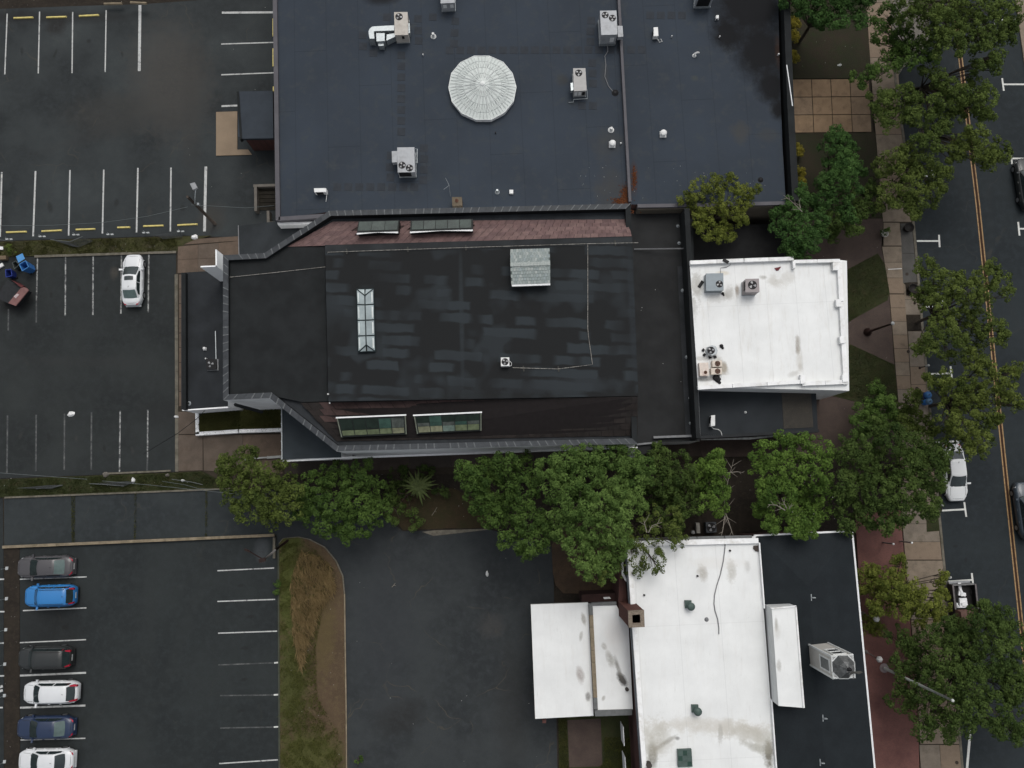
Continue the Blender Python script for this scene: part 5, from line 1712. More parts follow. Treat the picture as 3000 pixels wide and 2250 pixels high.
for i in range(1, 4):
    for e0, e1 in ((A_, D_), (B_, C_)):
        b.tube([e0.lerp(e1, i / 4), E_.lerp(F_, (i / 4 - .1) / .8)], 0.03, seg=4)
for p, q in ((A_, B_), (B_, C_), (C_, D_), (D_, A_)):
    b.tube([p, q], 0.04, seg=4)
b.build('frame', mat('teal_black_frame', (0.018, 0.028, 0.03), 0.5), sk)

hb = thing('roof_hatch_house', 'small square roof house with pale grey shingles and white fascia on the black roof', 'roof house', P(1553, 785, ZF))
z0h, z1h = ZF + 0.9, ZF + 1.1
H0, H1, H2, H3 = P(1495, 731, z0h), P(1610, 728, z0h), P(1612, 829, z0h), P(1498, 833, z0h)
R0, R1 = P(1495, 776, z1h), P(1612, 772, z1h)
b = MB()
b.prism([(v.x, v.y) for v in [x + (P(1553, 782, z0h) - x) * 0.06 for x in (H0, H1, H2, H3)]], ZF, z0h - .05)
b.build('wall', BLACKM, hb)
b = MB()
b.prism([P(1499, 832, z0h), P(1612, 828, z0h), P(1612, 835, z0h), P(1500, 839, z0h)], z0h - .18, z0h - .01)
b.build('fascia', TRIM_W, hb)
SHG = [mat('pale_shingle_%s' % k, c, 0.9, 0, 0.12, 9, 0.1) for k, c in (('a', (0.265, 0.30, 0.29)), ('b', (0.225, 0.262, 0.255)), ('c', (0.31, 0.34, 0.325)), ('d', (0.245, 0.285, 0.285)))]
sg_ = MB()
for (a, b_, c, d, n_) in ((R0, R1, H2, H3, 6), (R1, R0, H0, H1, 5)):
    bb = MB()
    bb.add([a, b_, c, d], [(0, 1, 2, 3)])
    bb.build('roof_deck', mat('shingle_gap', (0.10, 0.12, 0.115), 0.9), hb)
    nn = (b_ - a).cross(d - a).normalized()
    nn = nn if nn.z > 0 else -nn
    for r in range(n_):
        p, q, p2, q2 = d.lerp(a, r / n_), c.lerp(b_, r / n_), d.lerp(a, (r + 1) / n_), c.lerp(b_, (r + 1) / n_)
        k = 14
        for s in range(k):
            u0 = (s + .5 * (r % 2)) / k
            u1 = min(1, u0 + .93 / k)
            w = [p.lerp(q, u0), p.lerp(q, u1), p2.lerp(q2, u1), p2.lerp(q2, u0)]
            j = random.choice((0, 0, 1, 1, 2, 3))
            sg_.hexa([v + nn * .002 for v in w], [w[0] + nn * .04, w[1] + nn * .04, w[2] + nn * .01, w[3] + nn * .01], j)
b = MB()
for k in range(12):
    p, q = R0.lerp(R1, (k + .03) / 12), R0.lerp(R1, (k + .95) / 12)
    z = Vector((0, 0, .05))
    y = Vector((0, 0.16, -.02))
    b.hexa([p - y * .9, q - y * .9, q + y, p + y], [p - y * .9 + z, q - y * .9 + z, q + y + z, p + y + z])
b.build('ridge_cap', SHG[2], hb)
sg_.build('shingles', SHG, hb, kind='stuff')

u = thing('condenser', 'small white square condenser with round fan on the black roof', 'condenser', P(1481, 1063, ZF))
q = P(1480, 1063, ZF)
b = MB()
b.box(q, (0.64, 0.66, 0.55), 0.02)
b.build('casing', WHITEP, u)
fan_at(u, q + Vector((0.0, 0, 0.55)), 0.26, 3)
b = MB()
b.tube([P(1494, 1058, ZF + .3), P(1499, 1064, ZF + .2), P(1498, 1071, ZF + .1), P(1490, 1074, ZF + .1)], 0.03, seg=5)
b.build('hose', PIPE_W, u)
for i, (x, y) in enumerate([(962, 1155), (967, 1181)]):
    pipe_vent('tiny white pipe near the lower left edge of the black roof, %s one' % ['upper', 'lower'][i], x, y, ZF if i == 0 else 8.9, 0.06, 0.15, skirt=False)

# ================= bottom right building
ZB = 6.3
CB = thing('chimney_building', 'brick building with white roof, brick chimney and dark hipped front with a cupola', 'building', P(2050, 1900, 0))
wr2 = white_roof('white_rear_roof', ZB, [
    (2058, 1680, 18, 24, 0, (0.25, 0.22, 0.17), 0.7, 1.8), (2145, 1672, 16, 40, 0, (0.28, 0.26, 0.21), 0.6, 1.8), (2190, 1660, 10, 20, 0, gr, 0.4, 1.5),
    (1912, 2215, 16, 40, 0, (0.10, 0.09, 0.06), 0.85, 1.2), (1950, 2175, 46, 8, 32, (0.14, 0.13, 0.10), 0.7, 1.2), (1985, 2163, 8, 6, 0, blk, 0.8, 1.2),
    (2252, 2205, 18, 44, 0, (0.13, 0.12, 0.09), 0.9, 1.2), (2215, 2190, 55, 14, -22, (0.26, 0.25, 0.20), 0.7, 1.4), (2240, 2170, 40, 40, 0, (0.38, 0.37, 0.32), 0.55, 1.4),
    (2080, 2128, 190, 26, -3, (0.50, 0.48, 0.43), 0.85, 1.8), (1925, 2165, 50, 60, 0, (0.34, 0.32, 0.26), 0.7, 1.4), (2190, 2150, 80, 30, -12, (0.36, 0.34, 0.28), 0.7, 1.6), (2100, 1650, 100, 20, 0, (0.60, 0.58, 0.54), 0.4, 1.5), (2110, 2150, 8, 26, 0, gr, 0.5, 2)], grime=0.2, seam=3.2)
poly_prism('roof', [(1842, 1592), (2222, 1583), (2272, 2240), (2290, 2700), (1905, 2700), (1880, 2250)], 0, ZB, wr2, CB, BRICK_W)
wall_strip('parapet', (1842, 1595), (1888, 2250), ZB - .05, ZB + 0.3, 0.34, WCAP[0], CB)
wall_strip('parapet', (1888, 2252), (1915, 2690), ZB - .05, ZB + 0.3, 0.34, WCAP[0], CB)
wall_strip('parapet', (1850, 1593), (2222, 1584), ZB - .05, ZB + 0.25, 0.40, WCAP[0], CB)
wall_strip('slate_edge', (1834, 1595), (1880, 2250), ZB - .4, ZB - 0.05, 0.22, mat('blue_grey_edge', (0.085, 0.095, 0.105), 0.6), CB)
for s in range(5):
    wall_strip('coping_slab', (1800 + 81 * s, 1584 - 2.1 * s), (1879 + 81 * s, 1582 - 2.1 * s), ZB - .4, ZB - 0.05, 0.28, mat('grey_coping_slab', (0.12, 0.125, 0.125), 0.8, 0, 0.12, 3), CB)
hide_window(CB, (1868, 2640), (1838, 2140), ZB, 1.2, 1.3, 1.5, 5, GLASS_D, TRIM_W, 0.1, 0.02)
poly_prism('gutter', [(1820, 1640), (1826, 1640), (1828, 1680), (1838, 1700), (1834, 1705), (1822, 1685)], 5.2, 5.4, TRIM_W, CB)
# mid and carport roofs
wr3 = white_roof('white_mid_roof', 4.2, [(1822, 1990, 12, 26, 30, (0.035, 0.032, 0.028), 0.95, 0.9), (1812, 1960, 8, 40, 18, (0.12, 0.11, 0.09), 0.8, 1.2), (1788, 1930, 12, 26, 20, gr, 0.7, 1.4),
                                         (1770, 1893, 8, 12, 20, gr, 0.7, 1.2), (1768, 2045, 6, 9, -20, gr, 0.7, 1.0), (1800, 1860, 40, 60, 0, (0.70, 0.67, 0.63), 0.5, 1.2)], grime=0.15, seam=50)
wr4 = white_roof('white_canopy_roof', 3.7, [(1710, 1815, 8, 20, 10, (0.22, 0.20, 0.17), 0.85, 1.4), (1702, 1865, 6, 16, -10, gr, 0.7, 1.2), (1700, 1975, 12, 28, 15, (0.24, 0.20, 0.18), 0.8, 1.3),
                                            (1722, 2040, 8, 14, 0, (0.10, 0.09, 0.08), 0.85, 1.4)], grime=0.22, seam=50)
poly_prism('mid_roof', [(1736, 1775), (1806, 1773), (1842, 1840), (1854, 2078), (1751, 2080)], 0, 4.2, wr3, CB, BRICK_W)
poly_prism('mid_roof_trim', [(1733, 1766), (1806, 1763), (1806, 1773), (1734, 1775)], 3.9, 4.3, MATS['grey_coping_slab'], CB)
poly_prism('mid_roof_trim', [(1742, 2081), (1852, 2078), (1852, 2095), (1744, 2099)], 3.9, 4.3, MATS['grey_coping_slab'], CB)
tr = mat('tan_stone_cap', (0.20, 0.165, 0.115), 0.85, 0, 0.15, 3)
for s in range(9):
    y0, y1 = 1768 + 34.6 * s, 1768 + 34.6 * (s + .97)
    x0, x1 = 1725 + 1.75 * s, 1725 + 1.75 * (s + 1)
    poly_prism('cap_stone', [(x0, y0), (x0 + 11, y0), (x1 + 11, y1), (x1, y1)], 3.9, 4.28 + .006 * (s % 2), tr if 0 < s < 8 else MATS['grey_coping_slab'], CB)
poly_prism('lower_brick_roof', [(1704, 1742), (1806, 1738), (1806, 1764), (1704, 1764)], 0, 2.8, mat('dull_brick_roof', (0.04, 0.022, 0.02), 0.9), CB)
b = MB()
b.prism([P(x, y, 2.95) for x, y in [(1767, 1750), (1786, 1749), (1790, 1754), (1770, 1755)]], 2.8, 2.95)
b.build('vent_plate', TRIM_W, CB)
poly_prism('brick_bay', [(1815, 1650), (1832, 1690), (1838, 1765), (1812, 1765)], 0, 4.5, BRICK_W, CB)
cp = thing('carport_canopy', 'white flat drive-through canopy at the left end of the chimney building', 'canopy', P(1645, 1935, 0))
poly_prism('roof', [(1555, 1771), (1723, 1765), (1739, 2097), (1568, 2106)], 3.35, 3.7, wr4, cp, mat('grey_fascia', (0.32, 0.32, 0.31), 0.7))
b = MB()
for (x, y) in ((1580, 1795), (1590, 2080)):
    b.box(P(x, y, 0), (0.3, 0.3, 3.4))
b.build('column', BRICK_W, cp)
# brick chimney: brick courses in the wall, stone cap with flue hole
cy = thing('brick_chimney', 'tall square red brick chimney with stone cap between the two white roofs', 'chimney', P(1830, 1785, 3))
zc = 10.0
C0 = [P(1841, 1791, zc), P(1886, 1788, zc), P(1888, 1836, zc), P(1843, 1838, zc)]
cc = sum(C0, Vector()) / 4
b = MB()
b.prism([(v.x, v.y) for v in C0], 0.0, zc - 0.25)
b.build('stack', mat('chimney_brick', (0.088, 0.038, 0.030), 0.9, 0, 0.12, 3, 0.15), cy)
b = MB()
for k in range(22):
    zz = 4.3 + 0.25 * k
    b.prism([((v.x - cc.x) * 1.012 + cc.x, (v.y - cc.y) * 1.012 + cc.y) for v in C0], zz, zz + 0.21)
b.build('brick_courses', mat('chimney_brick_face', (0.092, 0.040, 0.032), 0.9, 0, 0.2, 5, 0.2), cy)
for (i, j) in ((0, 1), (1, 2), (2, 3), (3, 0)):
    a, c = C0[i], C0[j]
    ci, cj = cc.lerp(a, 0.52), cc.lerp(c, 0.52)
    b = MB()
    ao, co_ = cc.lerp(a, 1.04), cc.lerp(c, 1.04)
    b.prism([(ao.x, ao.y), (co_.x, co_.y), (cj.x, cj.y), (ci.x, ci.y)], zc - .25, zc + .002 * i)
    b.build('cap_stone', mat('chimney_cap_stone', (0.17, 0.14, 0.11), 0.9, 0, 0.25, 8), cy)
b = MB()
q = [cc.lerp(v, 0.5) for v in C0]
b.prism([(v.x, v.y) for v in q], zc - .9, zc - .24)
b.build('flue', DARK, cy)

# dark front roof: hipped, ridge down the middle
DR = mat('dark_front_shingles', (0.0150, 0.0188, 0.0215), 0.85, 0, 0.10, 0.8, 0.22, spec=0.12)
ze, zg = 6.0, 6.75
e = [P(2218, 1568, ze), P(2497, 1557, ze), P(2563, 2260, ze), P(2600, 2700, ze), P(2295, 2700, ze), P(2275, 2260, ze)]
r0, r1 = P(2368, 1720, zg), P(2450, 2560, zg)
b = MB()
b.add(e + [r0, r1], [(0, 1, 6), (1, 2, 7, 6), (2, 3, 7), (3, 4, 7), (4, 5, 7), (5, 0, 6, 7)])
b.f = [f[::-1] for f in b.f]
b.build('front_roof', DR, CB)
b = MB()
w = [cc2 for cc2 in e]
b.prism([(v.x, v.y) for v in [P(2224, 1575, ze), P(2490, 1564, ze), P(2555, 2260, ze), P(2592, 2690, ze), P(2300, 2690, ze), P(2280, 2260, ze)]], 0, ze - .05)
b.build('front_wall', BRICK_W, CB)
for a, c in (((2497, 1556), (2564, 2260)), ((2565, 2262), (2602, 2700)), ((2210, 1569), (2497, 1556))):
    wall_strip('gutter', a, c, ze - .15, ze + .06, 0.13, TRIM_W, CB)
wall_strip('gutter', (2203, 1577), (2214, 1571), ze - .15, ze + .058, 0.16, TRIM_W, CB)
wall_strip('trim', (2225, 1590), (2240, 1783), ZB + 0.0, ZB + .28, 0.10, TRIM_W, CB)
wall_strip('trim', (2261, 2050), (2275, 2250), ZB + 0.0, ZB + .28, 0.10, TRIM_W, CB)
hide_window(CB, (2500, 1580), (2565, 2240), ze, 1.0, 1.4, 1.7, 6, GLASS_D, TRIM_W, 0.15)
poly_prism('raised_roof', [(2261, 1781), (2333, 1776), (2356, 2074), (2281, 2068)], 4.0, 7.9, white_roof('white_raised_roof', 7.9, [(2274, 1830, 6, 24, 0, gr, 0.7, 1.3), (2282, 1950, 8, 20, 0, gr, 0.6, 1.4), (2276, 1850, 12, 30, 0, (0.45, 0.44, 0.4), 0.5, 1.4)], grime=0.1, seam=50), CB,
           mat('pale_side_membrane', (0.56, 0.575, 0.57), 0.6, 0, 0.06, 1))
for q in ([(2258, 1781), (2333, 1774), (2334, 1778), (2262, 1785)], [(2330, 1776), (2334, 1776), (2358, 2074), (2353, 2074)]):
    poly_prism('roof_trim', q, 7.8, 8.0, WCAP[0], CB)
# cupola: square tower with louvred windows, octagonal lantern and weathervane
cu = thing('cupola', 'leaning-looking pale square cupola with louvred windows and an octagonal dark cap', 'cupola', P(2400, 1930, 7))
CP = mat('cream_cupola_paint', (0.47, 0.455, 0.42), 0.6, 0, 0.05, 2)
CPT = mat('white_cupola_trim', (0.58, 0.60, 0.59), 0.55, 0, 0.05, 4)
zcu0, zcu1 = 6.4, 11.2
K = [P(2436, 1923, zcu1), P(2497.5, 1918.5, zcu1), P(2504, 1984, zcu1), P(2441.5, 1987, zcu1)]
kc = sum(K, Vector()) / 4
b = MB()
b.prism([(v.x, v.y) for v in K], zcu0, zcu1)
b.build('tower', CP, cu)
for i in range(4):
    v = K[i]
    b = MB()
    b.box((v.x, v.y, zcu0), (0.12, 0.12, zcu1 - zcu0 + .02), 0.05)
    b.build('corner_board', CPT, cu)
b = MB()
for i in range(4):
    b.tube([K[i] + Vector((0, 0, .03)), K[(i + 1) % 4] + Vector((0, 0, .03))], 0.055, seg=4)
b.build('cornice', CPT, cu)
LV = mat('grey_louvre', (0.17, 0.18, 0.175), 0.6)
for (i, j) in ((3, 0), (0, 1), (1, 2), (2, 3)):
    a, c = K[i], K[j]
    d = (c - a).normalized()
    nn = Vector((d.y, -d.x, 0))
    if nn.dot((a + c) / 2 - kc) < 0:
        nn = -nn
    L = (c - a).length
    z0_, z1_ = 9.0, 10.7
    p, q = a.lerp(c, .24), a.lerp(c, .76)

    def slab(u, v, za, zb, t0, t1):
        b.hexa([Vector((u.x, u.y, za)) + nn * t0, Vector((v.x, v.y, za)) + nn * t0, Vector((v.x, v.y, za)) + nn * t1, Vector((u.x, u.y, za)) + nn * t1],
               [Vector((u.x, u.y, zb)) + nn * t0, Vector((v.x, v.y, zb)) + nn * t0, Vector((v.x, v.y, zb)) + nn * t1, Vector((u.x, u.y, zb)) + nn * t1])
    b = MB()
    slab(p - d * .1, p, z0_ - .1, z1_ + .1, .0, .07)
    slab(q, q + d * .1, z0_ - .1, z1_ + .1, .0, .07)
    slab(p, q, z0_ - .1, z0_, .0, .068)
    slab(p, q, z1_, z1_ + .1, .0, .068)
    if (i, j) == (0, 1):
        slab(p, q, (z0_ + z1_) / 2 - .06, (z0_ + z1_) / 2 + .06, .0, .069)
    w_ = b.build('window', CPT, cu)
    b = MB()
    slab(p, q, z0_, z1_, .0, .012)
    b.build('pane', DARK if (i, j) == (0, 1) else LV, w_)
    if (i, j) != (0, 1):
        for k in range(8):
            b = MB()
            zz = z0_ + .05 + k * .2
            slab(p, q, zz, zz + .12, .012, .04)
            b.build('louvre', LV, w_)
oc = [kc + Vector((math.cos(math.radians(22.5 + 45 * k)) * .86, math.sin(math.radians(22.5 + 45 * k)) * .86, 0)) for k in range(8)]
b = MB()
b.prism([(v.x, v.y) for v in [kc + (v - kc) * 1.0 for v in K]], zcu1, zcu1 + .02)
b.build('deck', mat('cupola_deck', (0.33, 0.33, 0.325), 0.6), cu)
b = MB()
for k in range(8):
    b.tube([Vector((oc[k].x, oc[k].y, zcu1 + .06)), Vector((oc[(k + 1) % 8].x, oc[(k + 1) % 8].y, zcu1 + .06))], 0.045, seg=4)
b.build('octagon_rim', CPT, cu)
top = Vector((kc.x + .02, kc.y, zcu1 + 0.95))
cols = [mat('tarnished_cap_%s' % n_, c_, 0.45, 0.3, 0.25, 5) for n_, c_ in (('a', (0.10, 0.105, 0.105)), ('b', (0.14, 0.145, 0.145)), ('c', (0.085, 0.09, 0.09)))]
for k in range(8):
    a, c = oc[k], oc[(k + 1) % 8]
    b = MB()
    v = [Vector((a.x, a.y, zcu1 + .05)), Vector((c.x, c.y, zcu1 + .05)), Vector((lerp(kc.x, c.x, .55), lerp(kc.y, c.y, .55), zcu1 + .62)), Vector((lerp(kc.x, a.x, .55), lerp(kc.y, a.y, .55), zcu1 + .62)), top]
    b.add(v, [(0, 1, 2, 3), (3, 2, 4)])
    b.build('cap_panel', cols[k % 3], cu)
    b = MB()
    b.tube([v[0], v[3], top], 0.02, seg=4)
    b.build('cap_rib', MATS['tarnished_cap_b'], cu)
wv = thing('weathervane', 'black metal weathervane with crossed arms on top of the cupola', 'weathervane', top)
b = MB()
b.tube([top, top + Vector((0, 0, 1.3))], 0.03, seg=6)
b.lathe(top + Vector((0, 0, .05)), [(0.16, 0), (0.18, .1), (.05, .2)], 8)
b.build('spindle', DARK, wv)
b = MB()
t2 = top + Vector((0, 0, .75))
b.tube([t2 - Vector((.42, 0, 0)), t2 + Vector((.42, 0, 0))], 0.02, seg=4)
b.tube([t2 - Vector((0, .42, 0)), t2 + Vector((0, .42, 0))], 0.02, seg=4)
for v in (Vector((.42, 0, 0)), Vector((-.42, 0, 0)), Vector((0, .42, 0)), Vector((0, -.42, 0))):
    b.box(t2 + v, (0.1, 0.1, 0.02))
b.build('compass_arms', mat('dull_vane_metal', (0.12, 0.12, 0.12), 0.5, .3), wv)
b = MB()
t3 = top + Vector((0, 0, 1.2))
b.add([t3 + Vector(v) for v in ((-.45, -.1, -.01), (.1, 0, -.03), (.35, .16, .0), (.5, .05, .0), (.2, -.05, .05), (-.3, .1, .04), (-.45, -.1, .02), (.1, 0, .02), (.35, .16, .04), (.5, .05, .05))],
      [(0, 1, 2, 3, 4, 5), (6, 7, 8, 9), (0, 6, 9, 3)])
b.build('arrow', MATS['rubber_block'], wv)

# green roof vents, hatch and cable on the rear white roof
GV = mat('green_roof_vent', (0.065, 0.095, 0.085), 0.5, 0.1, 0.15, 4)
for i, (x, y) in enumerate([(2015, 1771), (2035, 2077)]):
    r = thing('roof_vent', 'green square vent with a round cap, %s one on the rear white roof' % ['upper', 'lower'][i], 'roof vent', P(x, y, ZB))
    b = MB()
    b.prism([P(x + dx, y + dy, ZB + .2) for dx, dy in ((-9, -12), (11, -12), (12, 11), (-8, 11))], ZB, ZB + .2)
    b.build('base', GV, r)
    b = MB()
    b.lathe(P(x + 6, y + 4, ZB + .2), [(0.2, 0), (0.2, .35), (0.31, .36), (0.31, .46), (0.1, .52)], 16)
    b.build('cap', GV, r, smooth=True)
hs_ = thing('roof_hatch', 'square dark green glazed hatch near the bottom edge of the rear white roof', 'hatch', P(2006, 2222, ZB))
b = MB()
b.prism([P(x, y, ZB + .3) for x, y in [(1985, 2197), (2026, 2195), (2029, 2246), (1987, 2248)]], ZB, ZB + .3)
b.build('curb', GV, hs_)
for i in range(3):
    for j in range(3):
        x, y = 1987 + 13.5 * i, 2199 + 16 * j
        pane4([P(x, y, ZB + .31), P(x + 12.6, y - .4, ZB + .31), P(x + 12.8, y + 14.6, ZB + .31), P(x + .2, y + 15, ZB + .31)], [GV, GS[1], MATS['green_roof_vent']][(i + j) % 3], hs_, 0.02)
b = MB()
cpts = [(2125, 1586), (2124, 1605), (2119, 1645), (2110, 1685), (2100, 1715), (2093, 1745), (2092, 1770), (2095, 1790), (2103, 1815), (2106, 1840), (2106, 1858)]
b.tube([P(x, y, ZB + .05) for x, y in cpts], 0.038, seg=6)
o = b.build('cable', CABLE, smooth=True)
tag(o, 'long grey cable snaking down the rear white roof', 'cable')
for i, (x, y) in enumerate([(2138, 1613), (2043, 1687), (1887, 1743), (2070, 1815)]):
    pipe_vent('small dark pipe boot on the rear white roof, %s' % ['right of the cable top', 'left of the brown stains', 'near the left edge above the chimney', 'left of the cable end'][i], x, y, ZB, 0.08, 0.15, CABLE if i == 3 else DARK, skirt=i == 3)
pipe_vent('fat dark pipe vent in the bottom left stain of the rear white roof', 1899, 2237, ZB, 0.22, 0.5, mat('sooty_pipe', (0.05, 0.045, 0.04), 0.8), skirt=False)
pipe_vent('dark round vent in the black stain of the middle white roof', 1836, 2018, 4.2, 0.14, 0.3, MATS['sooty_pipe'], skirt=False)
b = MB()
b.prism([P(x, y, ZB + .1) for x, y in [(2208, 1599), (2222, 1598), (2222, 1617), (2214, 1615), (2207, 1608)]], ZB, ZB + .1)
o = b.build('dark_scrap', mat('dark_brown_scrap', (0.05, 0.04, 0.035), 0.9))
tag(o, 'dark brown patch in the top right corner of the rear white roof', 'debris')
for i, (x, y) in enumerate([(2376, 1750), (2410, 2103), (2402, 2233)]):
    q = P(x, y, 6.65)
    b = MB()
    b.box(q, (0.06, 0.5, 0.08))
    b.box(q + Vector((.14, 0, 0)), (0.25, 0.06, 0.3))
    o = b.build('roof_bracket', METAL)
    tag(o, 'small pale metal bracket on the dark front roof, %s' % ['above the cupola', 'just below the cupola', 'near the bottom edge'][i], 'bracket')

# ------------------------------------------------------------------ TREES
BARK = mat('grey_brown_bark', (0.055, 0.045, 0.035), 0.95, 0, 0.25, 6)
BAREW = mat('bare_grey_wood', (0.21, 0.19, 0.16), 0.9, 0, 0.15, 6)
LM = {
    'olive': leaf_mat('olive_leaves', (0.03, 0.048, 0.012), (0.132, 0.17, 0.042)),
    'green': leaf_mat('green_leaves', (0.022, 0.046, 0.012), (0.1, 0.162, 0.038)),
    'deep': leaf_mat('deep_green_leaves', (0.02, 0.039, 0.011), (0.092, 0.136, 0.035)),
    'bright': leaf_mat('bright_green_leaves', (0.028, 0.06, 0.013), (0.14, 0.225, 0.045)),
    'pale': leaf_mat('pale_tipped_leaves', (0.022, 0.050, 0.011), (0.150, 0.232, 0.062)),
    'lime': leaf_mat('yellow_green_leaves', (0.048, 0.066, 0.013), (0.195, 0.222, 0.046)),
    'blue': leaf_mat('cool_green_leaves', (0.017, 0.043, 0.013), (0.074, 0.142, 0.038)),
    'sulphur': leaf_mat('yellow_shrub_leaves', (0.12, 0.11, 0.018), (0.36, 0.31, 0.05)),
}


def crown(lobes, m, parent, dens, leaf, rg, flat=0.75, clump_r=(0.16, 0.36)):
    """leaf clumps spread over and inside overlapping lobes; each leaf is a small folded face"""
    Vs, tone = [], []
    leaf = leaf * 0.86
    for (c, R_) in lobes:
        R_ = R_ * 1.07
        ltone = rg.uniform(-0.22, 0.2)
        n = max(7, int(dens * R_ * R_ * 23 + 4))
        # clump centres: mostly on the upper shell, some inside, ragged outline
        th = rg.uniform(0, 2 * np.pi, n)
        cz = rg.uniform(-0.35, 1.0, n)
        rr = R_ * np.where(rg.random(n) < 0.72, rg.uniform(0.78, 1.12, n), rg.uniform(0.3, 0.8, n))
        s = np.sqrt(1 - cz ** 2)
        cc = np.stack([c.x + rr * s * np.cos(th), c.y + rr * s * np.sin(th), c.z + rr * flat * cz], 1)
        for k in range(n):
            r = rg.uniform(*clump_r)
            q = int(34 * (r / 0.36) ** 2 * (0.2 / leaf) ** 2 * 1.55)
            a = rg.uniform(0, 2 * np.pi, q)
            z = rg.uniform(-0.1, 1.0, q)
            ss = np.sqrt(1 - z ** 2)
            nd = np.stack([ss * np.cos(a), ss * np.sin(a), z], 1)
            p = cc[k] + nd * (r * rg.uniform(0.7, 1.08, q))[:, None] * np.array([1, 1, 0.75])
            nrm = nd + rg.normal(0, 0.40, (q, 3)) + np.array([0, 0, 0.3])
            nrm /= np.linalg.norm(nrm, axis=1)[:, None]
            t = np.cross(nrm, rg.normal(0, 1, (q, 3)))
            t /= np.linalg.norm(t, axis=1)[:, None] + 1e-9
            w = np.cross(nrm, t)
            L = (leaf * rg.uniform(0.6, 1.25, q))[:, None]
            v = np.stack([p - t * L * .5, p + w * L * .34 + nrm * L * .06, p + t * L * .5, p - w * L * .34 + nrm * L * .06], 1)
            Vs.append(v.reshape(-1, 3))
            tone.append(np.clip(ltone + rg.uniform(0.0, 1.0) * 0.5 + 0.5 * rg.random(q), 0, 1))
    V = np.concatenate(Vs)
    T = np.concatenate(tone)
    return np_mesh('crown', V, np.arange(len(V)).reshape(-1, 4), T, m, parent)


def tree(label, lobes_px, zc, kind, dens=1.0, leaf=0.2, seed=1, base=None, bare=(), group=None, name='tree', clump=(0.16, 0.36), cat='tree', trunk_r=0.16, low=False, grow=1.0):
    rg = np.random.default_rng(seed)
    lobes = []
    for l in lobes_px:
        x, y, r = l[:3]
        dz = l[3] if len(l) > 3 else rg.uniform(-1.7, 0.6)
        if low:
            dz = min(dz, -3.2 if x < 2705 else (-1.2 if x < 2765 else dz))
        q = P(x, y, zc + dz)
        lobes.append((q, r * grow / S(y, zc)))
    if name == 'tree':            # stray sprays of leaves so that no crown is a smooth dome
        for q, r in list(lobes):
            if rg.random() < 0.55:
                a = rg.uniform(0, 2 * math.pi)
                lobes.append((q + Vector((math.cos(a) * r * 1.0, math.sin(a) * r * 1.0, rg.uniform(-.6, .3))), r * rg.uniform(0.28, 0.5)))
    if base is None:
        cx = sum(q.x * r for q, r in lobes) / sum(r for q, r in lobes)
        cy_ = sum(q.y * r for q, r in lobes) / sum(r for q, r in lobes)
    else:
        bq = P(*base, 0)
        cx, cy_ = bq.x, bq.y
    t = thing(name, label, cat, (cx, cy_, 0.05), group)
    fork = Vector((cx, cy_, zc * 0.38))
    b = MB()
    b.tube([(cx, cy_, 0.03), (cx + .02, cy_, zc * 0.2), fork], trunk_r, trunk_r * .75, seg=8)
    b.build('trunk', BARK, t, smooth=True)
    for q, r in lobes:
        b = MB()
        m_ = fork.lerp(q, 0.5) + Vector((rg.uniform(-.2, .2), rg.uniform(-.2, .2), 0.25))
        b.tube([fork, m_, q - Vector((0, 0, r * .2))], trunk_r * .45, trunk_r * .12, seg=5)
        for k in range(4):
            a = rg.uniform(0, 2 * math.pi)
            e_ = q + Vector((math.cos(a) * r * .75, math.sin(a) * r * .75, r * .15))
            b.tube([m_.lerp(q, .6), e_], 0.03, 0.012, seg=4)
        b.build('limb', BARK, t)
    crown(lobes, LM[kind], t, dens, leaf, rg, clump_r=clump)
    for br in bare:
        pts = [P(x, y, z) for x, y, z in br]
        b = MB()
        b.tube(pts, 0.045, 0.012, seg=5)
        rr = random.Random(seed)
        for k in range(1, len(pts)):
            for s in (-1, 1):
                d = (pts[k] - pts[k - 1])
                e_ = pts[k - 1].lerp(pts[k], rr.uniform(.3, .8))
                v = Vector((d.x * .5 - s * d.y * .5, d.y * .5 + s * d.x * .5, .1))
                b.tube([e_, e_ + v * rr.uniform(.6, 1.1)], 0.022, 0.008, seg=4)
        b.build('bare_branch', BAREW, t)
    return t


tree('olive green tree over the walkway corner by the middle car park', [(670, 1375, 34), (720, 1345, 32), (700, 1440, 50), (760, 1400, 48), (830, 1400, 42), (800, 1460, 50), (740, 1490, 45), (680, 1410, 36), (840, 1490, 36), (790, 1520, 32), (860, 1440, 30)], 5.5, 'olive', 1.0, 0.2, 1)
tree('dark green tree right of the walkway corner tree', [(920, 1430, 45), (980, 1390, 38), (1050, 1400, 44), (1100, 1440, 40), (1040, 1470, 50), (970, 1470, 50), (1000, 1530, 36), (900, 1500, 40), (1110, 1500, 34), (950, 1540, 28), (1060, 1530, 34), (880, 1470, 34), (1020, 1560, 22)], 5.0, 'green', 1.0, 0.2, 2)
tree('low dark bushes around the spiky plant', [(1180, 1400, 36), (1250, 1395, 30), (1150, 1500, 36), (1210, 1520, 26), (1170, 1450, 34), (1290, 1440, 20), (1140, 1440, 30)], 1.6, 'deep', 0.6, 0.18, 3, name='shrub', cat='shrub', trunk_r=.06)
tree('bright green tree above the driveway, left of the largest tree', [(1380, 1400, 40), (1420, 1375, 36), (1480, 1360, 34), (1540, 1370, 40), (1400, 1450, 42), (1460, 1430, 50), (1530, 1440, 50), (1490, 1500, 44), (1550, 1520, 44), (1500, 1570, 38), (1560, 1590, 36), (1440, 1510, 34), (1540, 1620, 20), (1590, 1560, 34), (1360, 1380, 26)], 7.5, 'green', 1.15, 0.2, 4)
